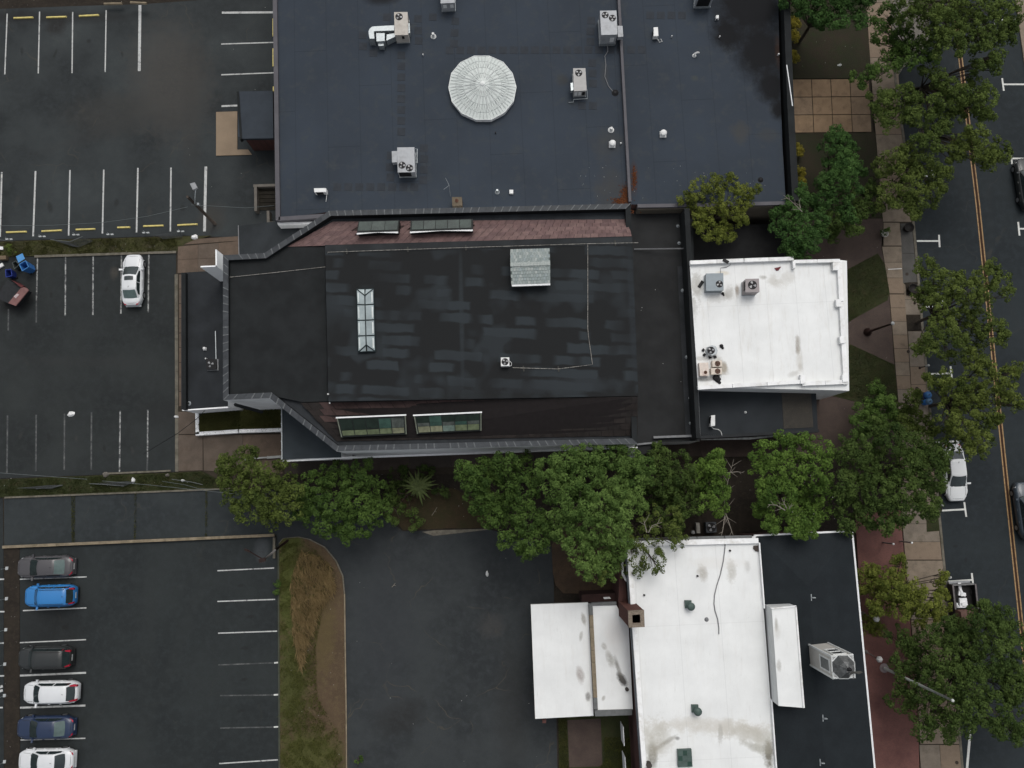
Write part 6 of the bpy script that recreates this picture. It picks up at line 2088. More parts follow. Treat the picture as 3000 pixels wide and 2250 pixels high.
tree('largest tree with pale leaf tips below the black roofed building', [(1610, 1385, 42), (1660, 1352, 40), (1730, 1338, 40), (1800, 1335, 36), (1850, 1358, 36), (1640, 1430, 52), (1710, 1390, 52), (1790, 1380, 52), (1860, 1400, 46), (1690, 1480, 56), (1770, 1460, 56), (1840, 1460, 46), (1650, 1540, 44),
     (1720, 1550, 52), (1800, 1540, 50), (1690, 1600, 42), (1750, 1620, 46), (1810, 1600, 38), (1720, 1660, 30), (1780, 1670, 30), (1890, 1370, 26), (1815, 1310, 16)], 9.0, 'pale', 1.2, 0.19, 5)
tree('thin leaved yellow green tree overhanging the corner of the rear white roof', [(1870, 1540, 40), (1920, 1520, 36), (1975, 1530, 34), (1900, 1590, 42), (1960, 1580, 38), (1850, 1620, 38), (1915, 1640, 30), (1875, 1670, 24), (1995, 1580, 18), (1940, 1620, 22), (1810, 1660, 28), (1760, 1690, 22), (1840, 1590, 34), (1930, 1665, 16)], 7.6, 'olive', 0.62, 0.17, 6,
     base=(1830, 1560), bare=(((1900, 1560, 8.4), (1910, 1540, 8.6), (1940, 1530, 8.7)), ((1895, 1560, 8.4), (1885, 1520, 8.6))), clump=(0.13, 0.26))
tree('olive tree right of the largest tree, above the air conditioner', [(1940, 1350, 40), (1990, 1370, 42), (1950, 1420, 46), (2010, 1430, 44), (1960, 1480, 44), (2020, 1490, 38), (1900, 1450, 38), (2040, 1400, 32), (1925, 1500, 30), (1985, 1530, 24)], 5.2, 'deep', 1.0, 0.2, 7)
tree('small bright green tree beside a bare grey trunk', [(2085, 1345, 28), (2100, 1380, 32), (2085, 1420, 34), (2110, 1450, 28), (2075, 1470, 28), (2105, 1490, 20), (2060, 1390, 26)], 6.0, 'bright', 1.0, 0.2, 8,
     bare=(((2125, 1520, 5.0), (2122, 1460, 5.5), (2135, 1400, 6.0), (2150, 1345, 6.4)), ((2125, 1500, 5), (2140, 1545, 5.3), (2152, 1580, 5.6)), ((2125, 1500, 5), (2118, 1550, 5.3), (2112, 1575, 5.6)), ((2130, 1385, 6), (2160, 1382, 6.2), (2178, 1385, 6.4))))
tree('bright green tree in front of the dark hipped roof', [(2240, 1330, 38), (2290, 1300, 34), (2340, 1310, 40), (2400, 1320, 36), (2250, 1390, 42), (2320, 1370, 44), (2390, 1390, 42), (2280, 1450, 46), (2350, 1440, 48), (2410, 1430, 34), (2290, 1510, 38), (2350, 1510, 42), (2400, 1490, 34), (2330, 1545, 26), (2370, 1545, 28), (2235, 1440, 28), (2230, 1480, 24), (2260, 1530, 22)], 7.0, 'bright', 1.05, 0.2, 9,
     bare=(((2300, 1495, 7.8), (2275, 1480, 8.2), (2250, 1478, 8.5)), ((2305, 1490, 7.8), (2290, 1460, 8.2)), ((2310, 1495, 7.8), (2320, 1475, 8.2))))
tree('large dark green tree above the white car on the street', [(2500, 1310, 40), (2560, 1290, 44), (2620, 1290, 44), (2680, 1310, 40), (2520, 1380, 46), (2590, 1370, 52), (2660, 1370, 50), (2720, 1360, 38), (2510, 1440, 44), (2580, 1450, 50), (2650, 1440, 50), (2715, 1430, 38), (2550, 1500, 40), (2620, 1500, 42), (2680, 1490, 38), (2720, 1480, 30), (2480, 1490, 36), (2470, 1420, 34), (2730, 1320, 30), (2745, 1410, 24), (2765, 1375, 16), (2768, 1335, 20), (2770, 1300, 18), (2600, 1540, 22), (2480, 1545, 22), (2745, 1350, 20)], 7.2, 'deep', 1.1, 0.2, 10)
tree('small green tree on the lower forecourt lawn', [(2560, 1160, 28), (2580, 1195, 34), (2540, 1210, 32), (2600, 1220, 28), (2560, 1240, 32), (2520, 1250, 28), (2500, 1290, 22), (2570, 1135, 16), (2600, 1180, 22)], 5.0, 'green', 1.0, 0.19, 11)
tree('pale olive street tree over the blue bins', [(2650, 1185, 26), (2680, 1170, 22), (2655, 1225, 30), (2695, 1230, 28), (2670, 1265, 28), (2710, 1260, 24), (2640, 1250, 22)], 4.5, 'olive', 0.8, 0.18, 12)
# street trees: open, hand-shaped crowns
tree('street tree spreading over the kerb beside the forecourt lamp', [(2715, 780, 24), (2735, 815, 26), (2700, 850, 22), (2745, 860, 32), (2790, 830, 30), (2830, 850, 32), (2790, 890, 36), (2840, 900, 34), (2880, 870, 26), (2740, 900, 26), (2700, 890, 18), (2880, 810, 28), (2910, 790, 24), (2930, 830, 26), (2950, 860, 16), (2895, 850, 22), (2870, 940, 32), (2815, 950, 36), (2900, 970, 30),
     (2930, 960, 20), (2920, 1000, 22), (2770, 970, 32), (2740, 990, 26), (2700, 1010, 18), (2680, 1025, 12), (2800, 1005, 30), (2850, 1000, 28), (2770, 1035, 18), (2720, 1020, 18), (2790, 1050, 14)], 7.5, 'olive', 0.9, 0.2, 13, base=(2684, 945), grow=1.14, clump=(0.15, 0.33))
LM['street2'] = leaf_mat('olive_lime_leaves', (0.032, 0.05, 0.012), (0.15, 0.185, 0.043))
tree('street tree with crown above the blue bins and the centre line', [(2850, 1045, 26), (2880, 1070, 28), (2840, 1090, 32), (2770, 1110, 26), (2740, 1125, 18), (2720, 1115, 12), (2790, 1140, 32), (2840, 1145, 36), (2890, 1140, 34), (2930, 1100, 26), (2960, 1085, 20), (2985, 1080, 14), (2940, 1140, 28), (2970, 1180, 20), (2790, 1190, 30), (2840, 1200, 36), (2890, 1195, 30), (2770, 1230, 22),
     (2830, 1245, 32), (2880, 1240, 28), (2910, 1225, 18), (2860, 1285, 26), (2830, 1305, 22), (2890, 1290, 16), (2880, 1325, 12), (2795, 1270, 24), (2770, 1270, 16), (2840, 1330, 14), (2950, 1170, 18)], 7.5, 'street2', 0.9, 0.19, 14, base=(2722, 1190), grow=1.14, clump=(0.15, 0.33))
LM['street'] = leaf_mat('street_tree_leaves', (0.026, 0.046, 0.012), (0.118, 0.16, 0.04))
tree('street tree at the top of the road spanning the centre line', [(2660, 30, 36), (2720, 20, 38), (2780, 40, 44), (2840, 20, 44), (2800, 90, 42), (2850, 80, 40), (2750, 70, 36), (2690, 60, 30), (2730, 110, 36), (2780, 130, 34), (2830, 130, 26), (2900, 20, 36), (2950, 40, 32), (2900, 70, 34), (2940, 100, 30), (2890, 110, 26), (2960, 70, 22), (2870, 120, 20), (2920, 120, 18)], 8.0, 'street', 0.85, 0.2, 15, base=(2640, 60), grow=1.14)
tree('street tree beside the tan paved path at the upper kerb', [(2600, 40, 26), (2630, 80, 28), (2590, 110, 24), (2640, 120, 28), (2680, 140, 28), (2610, 150, 26), (2660, 180, 24), (2600, 190, 24), (2570, 210, 18), (2540, 215, 18), (2510, 225, 14), (2520, 245, 10), (2640, 150, 26), (2710, 150, 22), (2740, 160, 16), (2570, 80, 18)], 6.5, 'green', 0.85, 0.2, 16, base=(2630, 200), grow=1.14)
tree('street tree sprawling over the road below the tan paved path', [(2570, 290, 24), (2600, 300, 28), (2640, 280, 28), (2680, 300, 22), (2620, 340, 24), (2580, 340, 18), (2660, 330, 24), (2700, 340, 26), (2730, 310, 24), (2760, 350, 28), (2780, 300, 26), (2810, 280, 26), (2850, 290, 30), (2890, 300, 26), (2890, 270, 22), (2840, 320, 28), (2880, 330, 20), (2900, 345, 12), (2800, 340, 26),
     (2760, 390, 26), (2720, 400, 26), (2740, 430, 22), (2690, 420, 18), (2860, 200, 18), (2890, 180, 22), (2925, 160, 16), (2915, 195, 20), (2850, 230, 16), (2730, 210, 22), (2760, 230, 20), (2740, 260, 22), (2790, 250, 18), (2600, 370, 16)], 7.5, 'street', 0.85, 0.2, 17, base=(2655, 300), grow=1.14)
tree('street tree reaching across the centre line above the parked dark car', [(2820, 410, 24), (2860, 400, 26), (2800, 440, 20), (2840, 440, 26), (2880, 440, 26), (2920, 440, 26), (2940, 460, 16), (2900, 475, 22), (2870, 480, 14), (2790, 460, 14)], 7.0, 'olive', 0.9, 0.19, 18, base=(2660, 430), grow=1.14)
tree('street tree at the kerb just above the forecourt corner', [(2590, 490, 28), (2630, 460, 26), (2670, 450, 26), (2620, 510, 28), (2660, 500, 32), (2700, 480, 26), (2740, 490, 24), (2760, 520, 20), (2700, 530, 30), (2740, 560, 22), (2660, 550, 30), (2610, 560, 26), (2600, 590, 18), (2640, 590, 22), (2690, 590, 24), (2680, 620, 16), (2730, 590, 14)], 6.5, 'olive', 0.85, 0.19, 19, base=(2650, 520), grow=1.14)
tree('tall cool green tree on the lower lawn by the right wing', [(2460, 385, 20), (2450, 410, 26), (2480, 430, 28), (2430, 440, 30), (2470, 470, 32), (2500, 480, 22), (2430, 490, 30), (2470, 520, 34), (2430, 540, 34), (2490, 550, 30), (2420, 580, 28), (2460, 590, 34), (2480, 630, 26), (2410, 540, 24), (2520, 500, 16)], 6.5, 'blue', 1.1, 0.2, 20)
tree('dark green tree behind the tall cool green one', [(2520, 570, 26), (2540, 610, 26), (2500, 620, 26), (2470, 660, 30), (2500, 670, 24), (2440, 650, 28), (2550, 570, 20), (2440, 690, 18), (2540, 540, 18)], 4.5, 'deep', 0.9, 0.19, 21)
tree('green tree overhanging the top edge of the white front roof', [(2330, 600, 26), (2370, 590, 24), (2290, 630, 26), (2340, 650, 34), (2390, 640, 30), (2280, 670, 22), (2310, 690, 32), (2360, 700, 34), (2400, 690, 22), (2320, 730, 28), (2370, 735, 22), (2300, 720, 20), (2340, 755, 16), (2350, 560, 20)], 6.8, 'blue', 1.1, 0.2, 22,
     bare=(((2350, 620, 7.6), (2325, 595, 8.0), (2296, 572, 8.4)), ((2345, 610, 7.8), (2340, 585, 8.1))))
tree('yellow green fluffy tree between the right roof wing and the white front roof', [(2040, 560, 28), (2080, 540, 30), (2120, 535, 28), (2160, 545, 26), (2190, 560, 20), (2220, 555, 14), (2040, 600, 28), (2090, 590, 38), (2140, 590, 36), (2180, 600, 24), (2050, 640, 26), (2090, 650, 34), (2140, 640, 32), (2060, 680, 18), (2100, 690, 20), (2130, 690, 18), (2010, 580, 18), (2170, 640, 18)], 6.8, 'lime', 0.95, 0.17, 23, clump=(0.14, 0.3))
tree('cool green tree on the upper lawn at the top edge', [(2330, 10, 34), (2380, 20, 34), (2430, 20, 36), (2480, 10, 36), (2530, 20, 28), (2420, 60, 28), (2470, 70, 24), (2390, 55, 22), (2520, 60, 20), (2300, -10, 28), (2440, -30, 60), (2350, -40, 50), (2540, -30, 40)], 7.0, 'blue', 1.0, 0.2, 24)
tree('light yellow green tree between the brick terrace and the truck', [(2540, 1680, 20), (2540, 1705, 24), (2580, 1700, 28), (2570, 1735, 26), (2620, 1680, 26), (2630, 1645, 16), (2615, 1720, 32), (2660, 1720, 26), (2600, 1760, 30), (2650, 1760, 30), (2690, 1740, 26), (2710, 1770, 26), (2750, 1770, 24), (2760, 1740, 12), (2700, 1800, 26), (2740, 1800, 18), (2560, 1775, 16),
     (2640, 1790, 20), (2750, 1700, 14), (2760, 1680, 10)], 5.0, 'lime', 1.1, 0.19, 25, grow=1.3, clump=(0.15, 0.32))
tree('low yellowish shrub by the street lamp on the brick terrace', [(2550, 1820, 20), (2570, 1840, 18), (2545, 1850, 14), (2565, 1800, 16)], 1.5, 'lime', 0.8, 0.15, 26, name='shrub', cat='shrub', trunk_r=.05)
tree('biggest dark green street tree over the flagpole and truck', [(2640, 1860, 30), (2690, 1880, 36), (2740, 1860, 34), (2785, 1835, 30), (2850, 1805, 30), (2880, 1780, 16), (2890, 1800, 36), (2940, 1820, 36), (2860, 1840, 42), (2920, 1870, 44), (2980, 1870, 40), (2800, 1860, 40), (2640, 1930, 36), (2690, 1950, 42), (2750, 1920, 44), (2820, 1920, 50), (2890, 1930, 50), (2960, 1940, 50),
     (2650, 1990, 38), (2710, 2010, 44), (2780, 1990, 50), (2850, 2000, 52), (2930, 2010, 52), (2990, 2020, 40), (2640, 2050, 36), (2700, 2070, 42), (2770, 2060, 46), (2840, 2070, 48), (2910, 2080, 44), (2980, 2090, 44), (2710, 2130, 34), (2760, 2120, 34), (2820, 2120, 32), (2900, 2130, 26), (2960, 2140, 30), (2780, 2155, 20), (2990, 2160, 24), (2770, 1830, 24)], 7.0, 'deep', 1.05, 0.2, 27, base=(2745, 1950), low=True)
for i, (x, y, r) in enumerate([(2331, 66, 17), (2326, 105, 18), (2322, 165, 20), (2340, 440, 17), (2345, 505, 16), (2352, 532, 12)]):
    tree('clipped yellow green ball shrub against the right wing, %s from the top' % ['first', 'second', 'third', 'fourth', 'fifth', 'sixth'][i], [(x - 4, y - r * .3, r * .7, 0), (x + 1, y + r * .3, r * .75, 0), (x, y, r * .75, 0.1)], 0.75, 'sulphur', 2.6, 0.11, 30 + i,
         name='ball_shrub', cat='shrub', group='clipped ball shrubs along the right wing', clump=(0.12, 0.2), trunk_r=0.04)
tree('small leafy shrub on the verge beside the blue bins', [(22, 730, 14), (34, 738, 10), (12, 742, 10)], 0.7, 'olive', 1.0, 0.14, 41, name='shrub', cat='shrub', trunk_r=.04, clump=(.12, .22))
tree('shaggy green weeds growing over the island kerb', [(812, 1712, 9), (818, 1725, 10), (810, 1735, 7)], 0.3, 'green', 1.0, 0.12, 42, name='weeds', cat='weeds', trunk_r=.03, clump=(.1, .2))
tree('low weeds at the foot of the dirt island at the bottom edge', [(1050, 2225, 10), (1065, 2240, 12), (1040, 2243, 10)], 0.3, 'green', 1.0, 0.12, 43, name='weeds', cat='weeds', trunk_r=.03, clump=(.1, .2))

# spiky palm-like plant: long arching leaves, each one a part
sp = thing('spiky_plant', 'star shaped plant with long arching yellow green leaves under the trees', 'plant', P(1228, 1450, 0.05))
spm = mat('arching_leaf', (0.060, 0.080, 0.024), 0.6, 0, 0.2, 5)
c = P(1226, 1425, 2.2)
b = MB()
b.tube([P(1228, 1450, 0.05), c], 0.07, 0.05, seg=6)
b.build('stem', BARK, sp)
for k in range(24):
    a = k * 2.399
    L = random.uniform(0.9, 1.7)
    d = Vector((math.cos(a), math.sin(a), 0))
    n_ = Vector((-d.y, d.x, 0))
    pts = [c + d * (L * t) + Vector((0, 0, 0.5 * t - 1.0 * t * t + .1)) for t in (0, .35, .7, 1)]
    ws = [.04, .10, .08, .01]
    vs = []
    for p, w in zip(pts, ws):
        vs += [p - n_ * w, p + Vector((0, 0, -.03)), p + n_ * w]
    fs = []
    for i in range(3):
        fs += [(3 * i, 3 * i + 1, 3 * i + 4, 3 * i + 3), (3 * i + 1, 3 * i + 2, 3 * i + 5, 3 * i + 4)]
    mesh_obj('leaf', vs, fs, spm, sp)

# ------------------------------------------------------------------ CARS
TYRE = mat('tyre_rubber', (0.012, 0.012, 0.012), 0.85)
RIM = mat('alloy_rim', (0.30, 0.31, 0.32), 0.35, 0.6)
CGLASS = mat('car_glass', (0.020, 0.030, 0.031), 0.06, 0, 0.15, 2, coat=0.5, local=True)
CGLASS2 = mat('car_glass_green', (0.085, 0.125, 0.118), 0.10, 0, 0.15, 2, coat=0.5, local=True)
BLACKP = mat('black_plastic', (0.018, 0.018, 0.019), 0.6)
TAIL = mat('red_tail_lamp', (0.32, 0.012, 0.03), 0.25)
HEADL = mat('headlamp', (0.45, 0.47, 0.48), 0.2)
PLATE = mat('number_plate', (0.45, 0.46, 0.45), 0.5)


def car_paint(name, col, coat=0.5, rough=0.4, metal=0.0):
    return mat(name, col, rough, metal, 0.02, 1, coat=coat, local=True)


def car(label, cpx, ang, L, W, H, cols, kind, group, sunroof=False, rails=False, name='parked_car', rear_m=None, cat='car'):
    """ang: direction of the nose in degrees (0 = right, 90 = up in the picture)"""
    m = cols
    q = P(cpx[0], cpx[1], H * 0.5)
    r = thing(name, label, cat, (q.x, q.y, 0.02), group, math.radians(ang))
    K = {'sedan': dict(x=(0.235, 0.045, -0.21, -0.365), hood=.70, deck=.80, tail=-.40),
         'hatch': dict(x=(0.27, 0.10, -0.345, -0.455), hood=.62, deck=.60, tail=-.46),
         'suv': dict(x=(0.25, 0.12, -0.40, -0.475), hood=.64, deck=.62, tail=-.47)}[kind]
    x1, x2, x3, x4 = [v * L for v in K['x']]
    zb = H * 0.62
    zr = H
    hw = W / 2

    def plan(t):          # t in -0.5..0.5 -> half width
        s = abs(t) / 0.5
        f = 1 - 0.34 * max(0, (s - 0.62) / 0.38) ** (2.4 if kind == 'suv' else 2.0)
        if t > 0:
            f -= 0.04 * max(0, (s - .3))
        return hw * f

    def shoulder(t):
        x = t * L
        if x > x1:
            k = (x - x1) / (0.5 * L - x1)
            return lerp(zb, zb * 0.72, k ** 1.6)
        if x < x4:
            k = (x4 - x) / (0.5 * L + x4 + 1e-6)
            return lerp(zb * (1.06 if kind == 'sedan' else .98), zb * 0.86, min(1, max(0, k)) ** 2)
        return zb
    ts = [-0.5, -0.488, -0.46, -0.42, -0.36, -0.28, -0.15, 0, 0.12, 0.22, 0.30, 0.37, 0.43, 0.47, 0.49, 0.5]
    prof = [(0.0, 0.0), (0.86, 0.0), (0.97, 0.12), (1.0, 0.45), (0.985, 0.70), (0.93, 0.90), (0.82, 1.0), (0.45, 1.045), (0.0, 1.06)]
    full = [(-a, z) for a, z in prof[::-1][:-1]] + prof[0:]
    full = [(-a, z) for a, z in prof[1:][::-1]] + prof[1:-1]
    vs, fs = [], []
    zl = 0.22
    ring_n = None
    for t in ts:
        w, s = plan(t), shoulder(t)
        e = 1.0
        if t <= -0.49 or t >= 0.495:
            w *= 0.93
            s = lerp(zl, s, 0.86)
        ring = [(1.0 * w * 0.86, zl), (w * 0.97, lerp(zl, s, .12)), (w, lerp(zl, s, .45)), (w * .985, lerp(zl, s, .70)), (w * .93, lerp(zl, s, .9)), (w * .82, s), (w * .45, s + .035), (0, s + .045)]
        ring = ring + [(-a, z) for a, z in ring[:-1][::-1]]
        ring_n = len(ring)
        vs += [(t * L, y, z) for y, z in ring]
    for i in range(len(ts) - 1):
        for k in range(ring_n - 1):
            a = i * ring_n + k
            fs.append((a, a + ring_n, a + ring_n + 1, a + 1))
        a = i * ring_n
        fs.append((a, a + ring_n - 1, a + 2 * ring_n - 1, a + ring_n))
    fs.append(tuple(range(ring_n)))
    fs.append(tuple((len(ts) - 1) * ring_n + k for k in range(ring_n - 1, -1, -1)))
    mesh_obj('body', vs, fs, m, r, smooth=True, local=True).data.shade_smooth()
    # cabin: pillars and roof as one painted shell, glass set over it
    wr_, wb = hw * (0.70 if kind != 'suv' else 0.74), hw * 0.86
    NU = 6

    def cab(s, y):         # s along: 0 front base,1 front roof,2 rear roof,3 rear base ; y -1..1
        xs = [x1, x2, x3, x4]
        zs = [zb - .02, zr - .07, zr - .07, zb + (.02 if kind == 'sedan' else -.02)]
        ws = [wb * .93, wr_, wr_ * .97, wb * .88]
        bow = [0.14, 0.10, -0.06, -0.08]
        i = min(2, int(s))
        f = s - i
        x = lerp(xs[i], xs[i + 1], f) + lerp(bow[i], bow[i + 1], f) * (1 - y * y)
        z = lerp(zs[i], zs[i + 1], f) + lerp(0, 0.075, 1 if 1 <= s <= 2 else (s if s < 1 else 3 - s)) * (1 - abs(y) ** 2.5)
        if 1 <= s <= 2:
            z += 0.02 * math.sin(math.pi * (s - 1))
        return Vector((x, lerp(ws[i], ws[i + 1], f) * y, z))
    ss = [0, .25, .5, .75, 1, 1.15, 1.5, 1.85, 2, 2.25, 2.5, 2.75, 3]
    ys = [-1, -.85, -.5, 0, .5, .85, 1]
    vs, fs = [], []
    for s in ss:
        vs += [cab(s, y) for y in ys]
    for i in range(len(ss) - 1):
        for k in range(len(ys) - 1):
            a = i * len(ys) + k
            fs.append((a, a + 1, a + len(ys) + 1, a + len(ys)))
    mesh_obj('roof', vs, [f for f in fs], m, r, smooth=True, local=True)
    # side shell
    for sg, nm in ((1, 'a'), (-1, 'b')):
        vs, fs = [], []
        for s in ss:
            p = cab(s, sg)
            vs += [p, Vector((p.x, sg * wb * .99, zb - .05))]
        for i in range(len(ss) - 1):
            fs.append((2 * i, 2 * i + 1, 2 * i + 3, 2 * i + 2))
        mesh_obj('side_pillars', vs, fs, m, r, local=True)
        # windows
        def sp_(s, k):
            p = cab(s, sg)
            bq = Vector((p.x, sg * wb * .99, zb - .02))
            v = bq.lerp(p, k)
            v.y += sg * 0.012
            return v
        for (s0, s1) in ((0.42, 1.44), (1.50, 2.62 if kind == 'sedan' else 2.35)):
            mm = 8
            vs = []
            for i in range(mm + 1):
                s = lerp(s0, s1, i / mm)
                vs += [sp_(s, 0.10), sp_(s, 0.86)]
            mesh_obj('side_window', vs, [(2 * i, 2 * i + 1, 2 * i + 3, 2 * i + 2) for i in range(mm)], CGLASS, r, local=True)
        b = MB()
        b.hexa([(x1 - .25, sg * hw * .9, zb - .08), (x1 - .10, sg * hw * .9, zb - .08), (x1 - .12, sg * (hw + .17), zb - .02), (x1 - .26, sg * (hw + .17), zb - .02)],
               [(x1 - .25, sg * hw * .9, zb + .03), (x1 - .10, sg * hw * .9, zb + .03), (x1 - .12, sg * (hw + .17), zb + .12), (x1 - .26, sg * (hw + .17), zb + .12)])
        b.build('mirror', m, r, local=True)
        for xw in (0.315 * L, -0.29 * L):
            b = MB()
            seg = 20
            R_ = 0.32
            for yy, rr in ((hw - .20, R_), (hw - .012, R_), (hw + .004, R_ * .93)):
                for k in range(seg):
                    a = 2 * math.pi * k / seg
                    b.v.append((xw + rr * math.cos(a), sg * yy, R_ + rr * math.sin(a)))
            for j in range(2):
                for k in range(seg):
                    b.f.append((j * seg + k, j * seg + (k + 1) % seg, (j + 1) * seg + (k + 1) % seg, (j + 1) * seg + k))
            b.f.append(tuple(2 * seg + k for k in range(seg)))
            b.mi = [0] * len(b.f)
            w_ = b.build('wheel', TYRE, r, local=True)
            b = MB()
            for k in range(10):
                a = 2 * math.pi * k / 10
                b.v.append((xw + .2 * math.cos(a), sg * (hw + .012), R_ + .2 * math.sin(a)))
            b.f.append(tuple(range(10)))
            b.mi = [0]
            b.build('rim', RIM, w_, local=True)
            b = MB()
            for k in range(9):
                a = math.pi * k / 8
                b.tube([(xw + .37 * math.cos(a), sg * (hw - .03), R_ + .37 * math.sin(a)), (xw + .37 * math.cos(a + math.pi / 8), sg * (hw - .03), R_ + .37 * math.sin(a + math.pi / 8))], 0.03, seg=4) if k < 8 else None
            b.build('wheel_arch', m if kind == 'sedan' else BLACKP, r, local=True)
        # lamps
        b = MB()
        xe = 0.5 * L
        hwE = plan(0.46)
        zs_ = shoulder(.46)
        b.hexa([(xe - .42, sg * plan(.40) * .98, zs_ * .70), (xe - .42, sg * plan(.40) * .80, zs_ * .74), (xe - .10, sg * plan(.48) * .60, zs_ * .70), (xe - .10, sg * plan(.48) * .86, zs_ * .62)],
               [(xe - .42, sg * plan(.40) * .985, zs_ * .94), (xe - .42, sg * plan(.40) * .86, zs_ * 1.005), (xe - .07, sg * plan(.48) * .62, zs_ * .99), (xe - .10, sg * plan(.48) * .88, zs_ * .90)])
        b.build('headlight', HEADL, r, local=True)
        b = MB()
        zt_ = shoulder(-.46)
        if kind == 'sedan':
            b.hexa([(-xe + .30, sg * plan(-.44) * .95, zt_ * .72), (-xe + .30, sg * plan(-.44) * .80, zt_ * .72), (-xe + .03, sg * plan(-.49) * .60, zt_ * .72), (-xe + .06, sg * plan(-.49) * .88, zt_ * .72)],
                   [(-xe + .30, sg * plan(-.44) * .97, zt_ * .96), (-xe + .30, sg * plan(-.44) * .86, zt_ * 1.01), (-xe + .02, sg * plan(-.49) * .64, zt_ * .99), (-xe + .05, sg * plan(-.49) * .9, zt_ * .95)])
        else:
            b.hexa([(x4 + .42, sg * wb * .84, zb), (x4 + .40, sg * wb * 1.0, zb), (-xe + .02, sg * plan(-.48) * .90, zb * .8), (-xe + .02, sg * plan(-.48) * .70, zb * .8)],
                   [(x3 + .02, sg * wr_ * .95, zr - .16), (x3 + .05, sg * wr_ * 1.05, zr - .2), (-xe + .01, sg * plan(-.48) * .93, zb * 1.06), (-xe + .0, sg * plan(-.48) * .74, zb * 1.08)])
        b.build('taillight', TAIL, r, local=True)
        if rails:
            b = MB()
            b.tube([(x2 - .05, sg * wr_ * .88, zr - .02), (x2 - .2, sg * wr_ * .88, zr + .05), (x3 + .25, sg * wr_ * .86, zr + .05), (x3 + .1, sg * wr_ * .86, zr - .02)], 0.02, seg=5)
            b.build('roof_rail', RIM if sunroof else BLACKP, r, local=True)
        for xx in (0.02 * L, -0.19 * L):
            b = MB()
            b.box((xx, sg * (hw + .005), zb * .80), (0.17, 0.05, 0.035))
            b.build('door_handle', m, r, local=True)

    def glass(s0, s1, y0, name, mm, lift=0.014):
        vs = []
        sss = [lerp(s0, s1, k / 4) for k in range(5)]
        yy = [lerp(-y0, y0, k / 6) for k in range(7)]
        for s in sss:
            for y in yy:
                f = 1.0 - (0.05 if s in (s0, s1) and abs(y) == y0 else 0)
                p = cab(s, y * f)
                d = (cab(s + .02, y) - cab(max(0, s - .02), y)).normalized()
                nn = Vector((-d.z, 0, d.x))
                if nn.z < 0:
                    nn = -nn
                vs.append(p + nn * lift)
        fs = [(i * 7 + k, i * 7 + k + 1, i * 7 + k + 8, i * 7 + k + 7) for i in range(4) for k in range(6)]
        return mesh_obj(name, vs, fs, mm, r, smooth=True, local=True)
    glass(0.04, 0.96, 0.93, 'windscreen', CGLASS)
    glass(2.06, 2.93, 0.88, 'rear_window', rear_m or CGLASS)
    if sunroof:
        glass(1.10, 1.38, 0.62, 'sunroof', CGLASS, 0.018)
    b = MB()
    b.box((-0.5 * L - .005, 0, zb * .62), (0.03, 0.5, 0.13))
    b.build('number_plate', PLATE, r, local=True)
    b = MB()
    b.box((-0.5 * L + .05, 0, 0.24), (0.16, W * .72, 0.16))
    b.build('bumper', BLACKP if kind != 'sedan' else m, r, local=True)
    b = MB()
    b.box((0.5 * L - .06, 0, 0.30), (0.14, W * .5, 0.2))
    b.build('grille', BLACKP, r, local=True)
    b = MB()
    for t in (-0.462, 0.462):
        w = plan(t)
        b.tube([(t * L - (0.10 if t > 0 else -0.10) * abs(y) ** 2, y * w, shoulder(t) + .048 * (1 - abs(y) ** 1.5) - (0.05 if abs(y) > .8 else 0)) for y in (-.86, -.6, -.3, 0, .3, .6, .86)], 0.014, seg=4)
    for sg in (1, -1):
        b.tube([(x1 + .12, sg * wb * .80, zb + .03), (0.40 * L, sg * plan(.40) * .78, shoulder(.40) + .015)], 0.010, seg=4)
    b.build('panel_gap', BLACKP, r, local=True)
    b = MB()
    b.tube([(x3 + .25, 0, zr + .02), (x3 + .10, 0, zr + .10)], 0.02, 0.01, seg=5)
    b.build('aerial', BLACKP, r, local=True)
    b = MB()
    for yy in (-.3, .25):
        b.tube([(x1 + .06, yy * W - .02, zb + .04), (x1 - .02, (yy + .22) * W * .9, zb + .07)], 0.012, seg=4)
    b.build('wipers', BLACKP, r, local=True)
    return r


GR = 'cars parked in the left car parks'
WHT = car_paint('white_car_paint', (0.60, 0.62, 0.63), 0.4)
car('white sedan with sunroof parked alone in the middle left car park', (388, 820), 92, 4.62, 1.80, 1.42, WHT, 'sedan', GR, sunroof=True, rear_m=CGLASS2)
GR2 = 'row of cars parked nose left in the lower left car park'
car('dark grey sedan at the top of the row in the lower left car park', (133, 1661), 181.5, 4.75, 1.83, 1.43, car_paint('dark_grey_car_paint', (0.060, 0.058, 0.062), 0.25), 'sedan', GR2, rear_m=CGLASS2)
car('bright blue boxy small SUV in the lower left car park', (146, 1746), 181.5, 4.25, 1.82, 1.68, car_paint('bright_blue_car_paint', (0.022, 0.165, 0.42), 0.35), 'suv', GR2, rails=True)
car('black SUV with red tail lamps between an empty bay and a white hatchback', (131, 1928), 181, 4.45, 1.85, 1.66, car_paint('black_car_paint', (0.019, 0.022, 0.022), 0.25), 'suv', GR2, rails=True)
car('white hatchback crossover with red tail lamps in the lower left row', (149, 2029), 181, 4.55, 1.86, 1.58, WHT, 'hatch', GR2)
car('dark blue sedan between two white cars in the lower left row', (133, 2132), 181, 4.7, 1.85, 1.43, car_paint('navy_car_paint', (0.012, 0.025, 0.062), 0.35), 'sedan', GR2, rear_m=CGLASS2)
car('white sedan cut by the bottom edge in the lower left row', (135, 2228), 181, 4.55, 1.84, 1.43, WHT, 'sedan', GR2)
car('white sedan parked on the street, partly under a dark green tree', (2798, 1384), 272, 4.85, 1.85, 1.42, car_paint('street_white_paint', (0.64, 0.66, 0.66), 0.4), 'sedan', 'cars parked along the street')
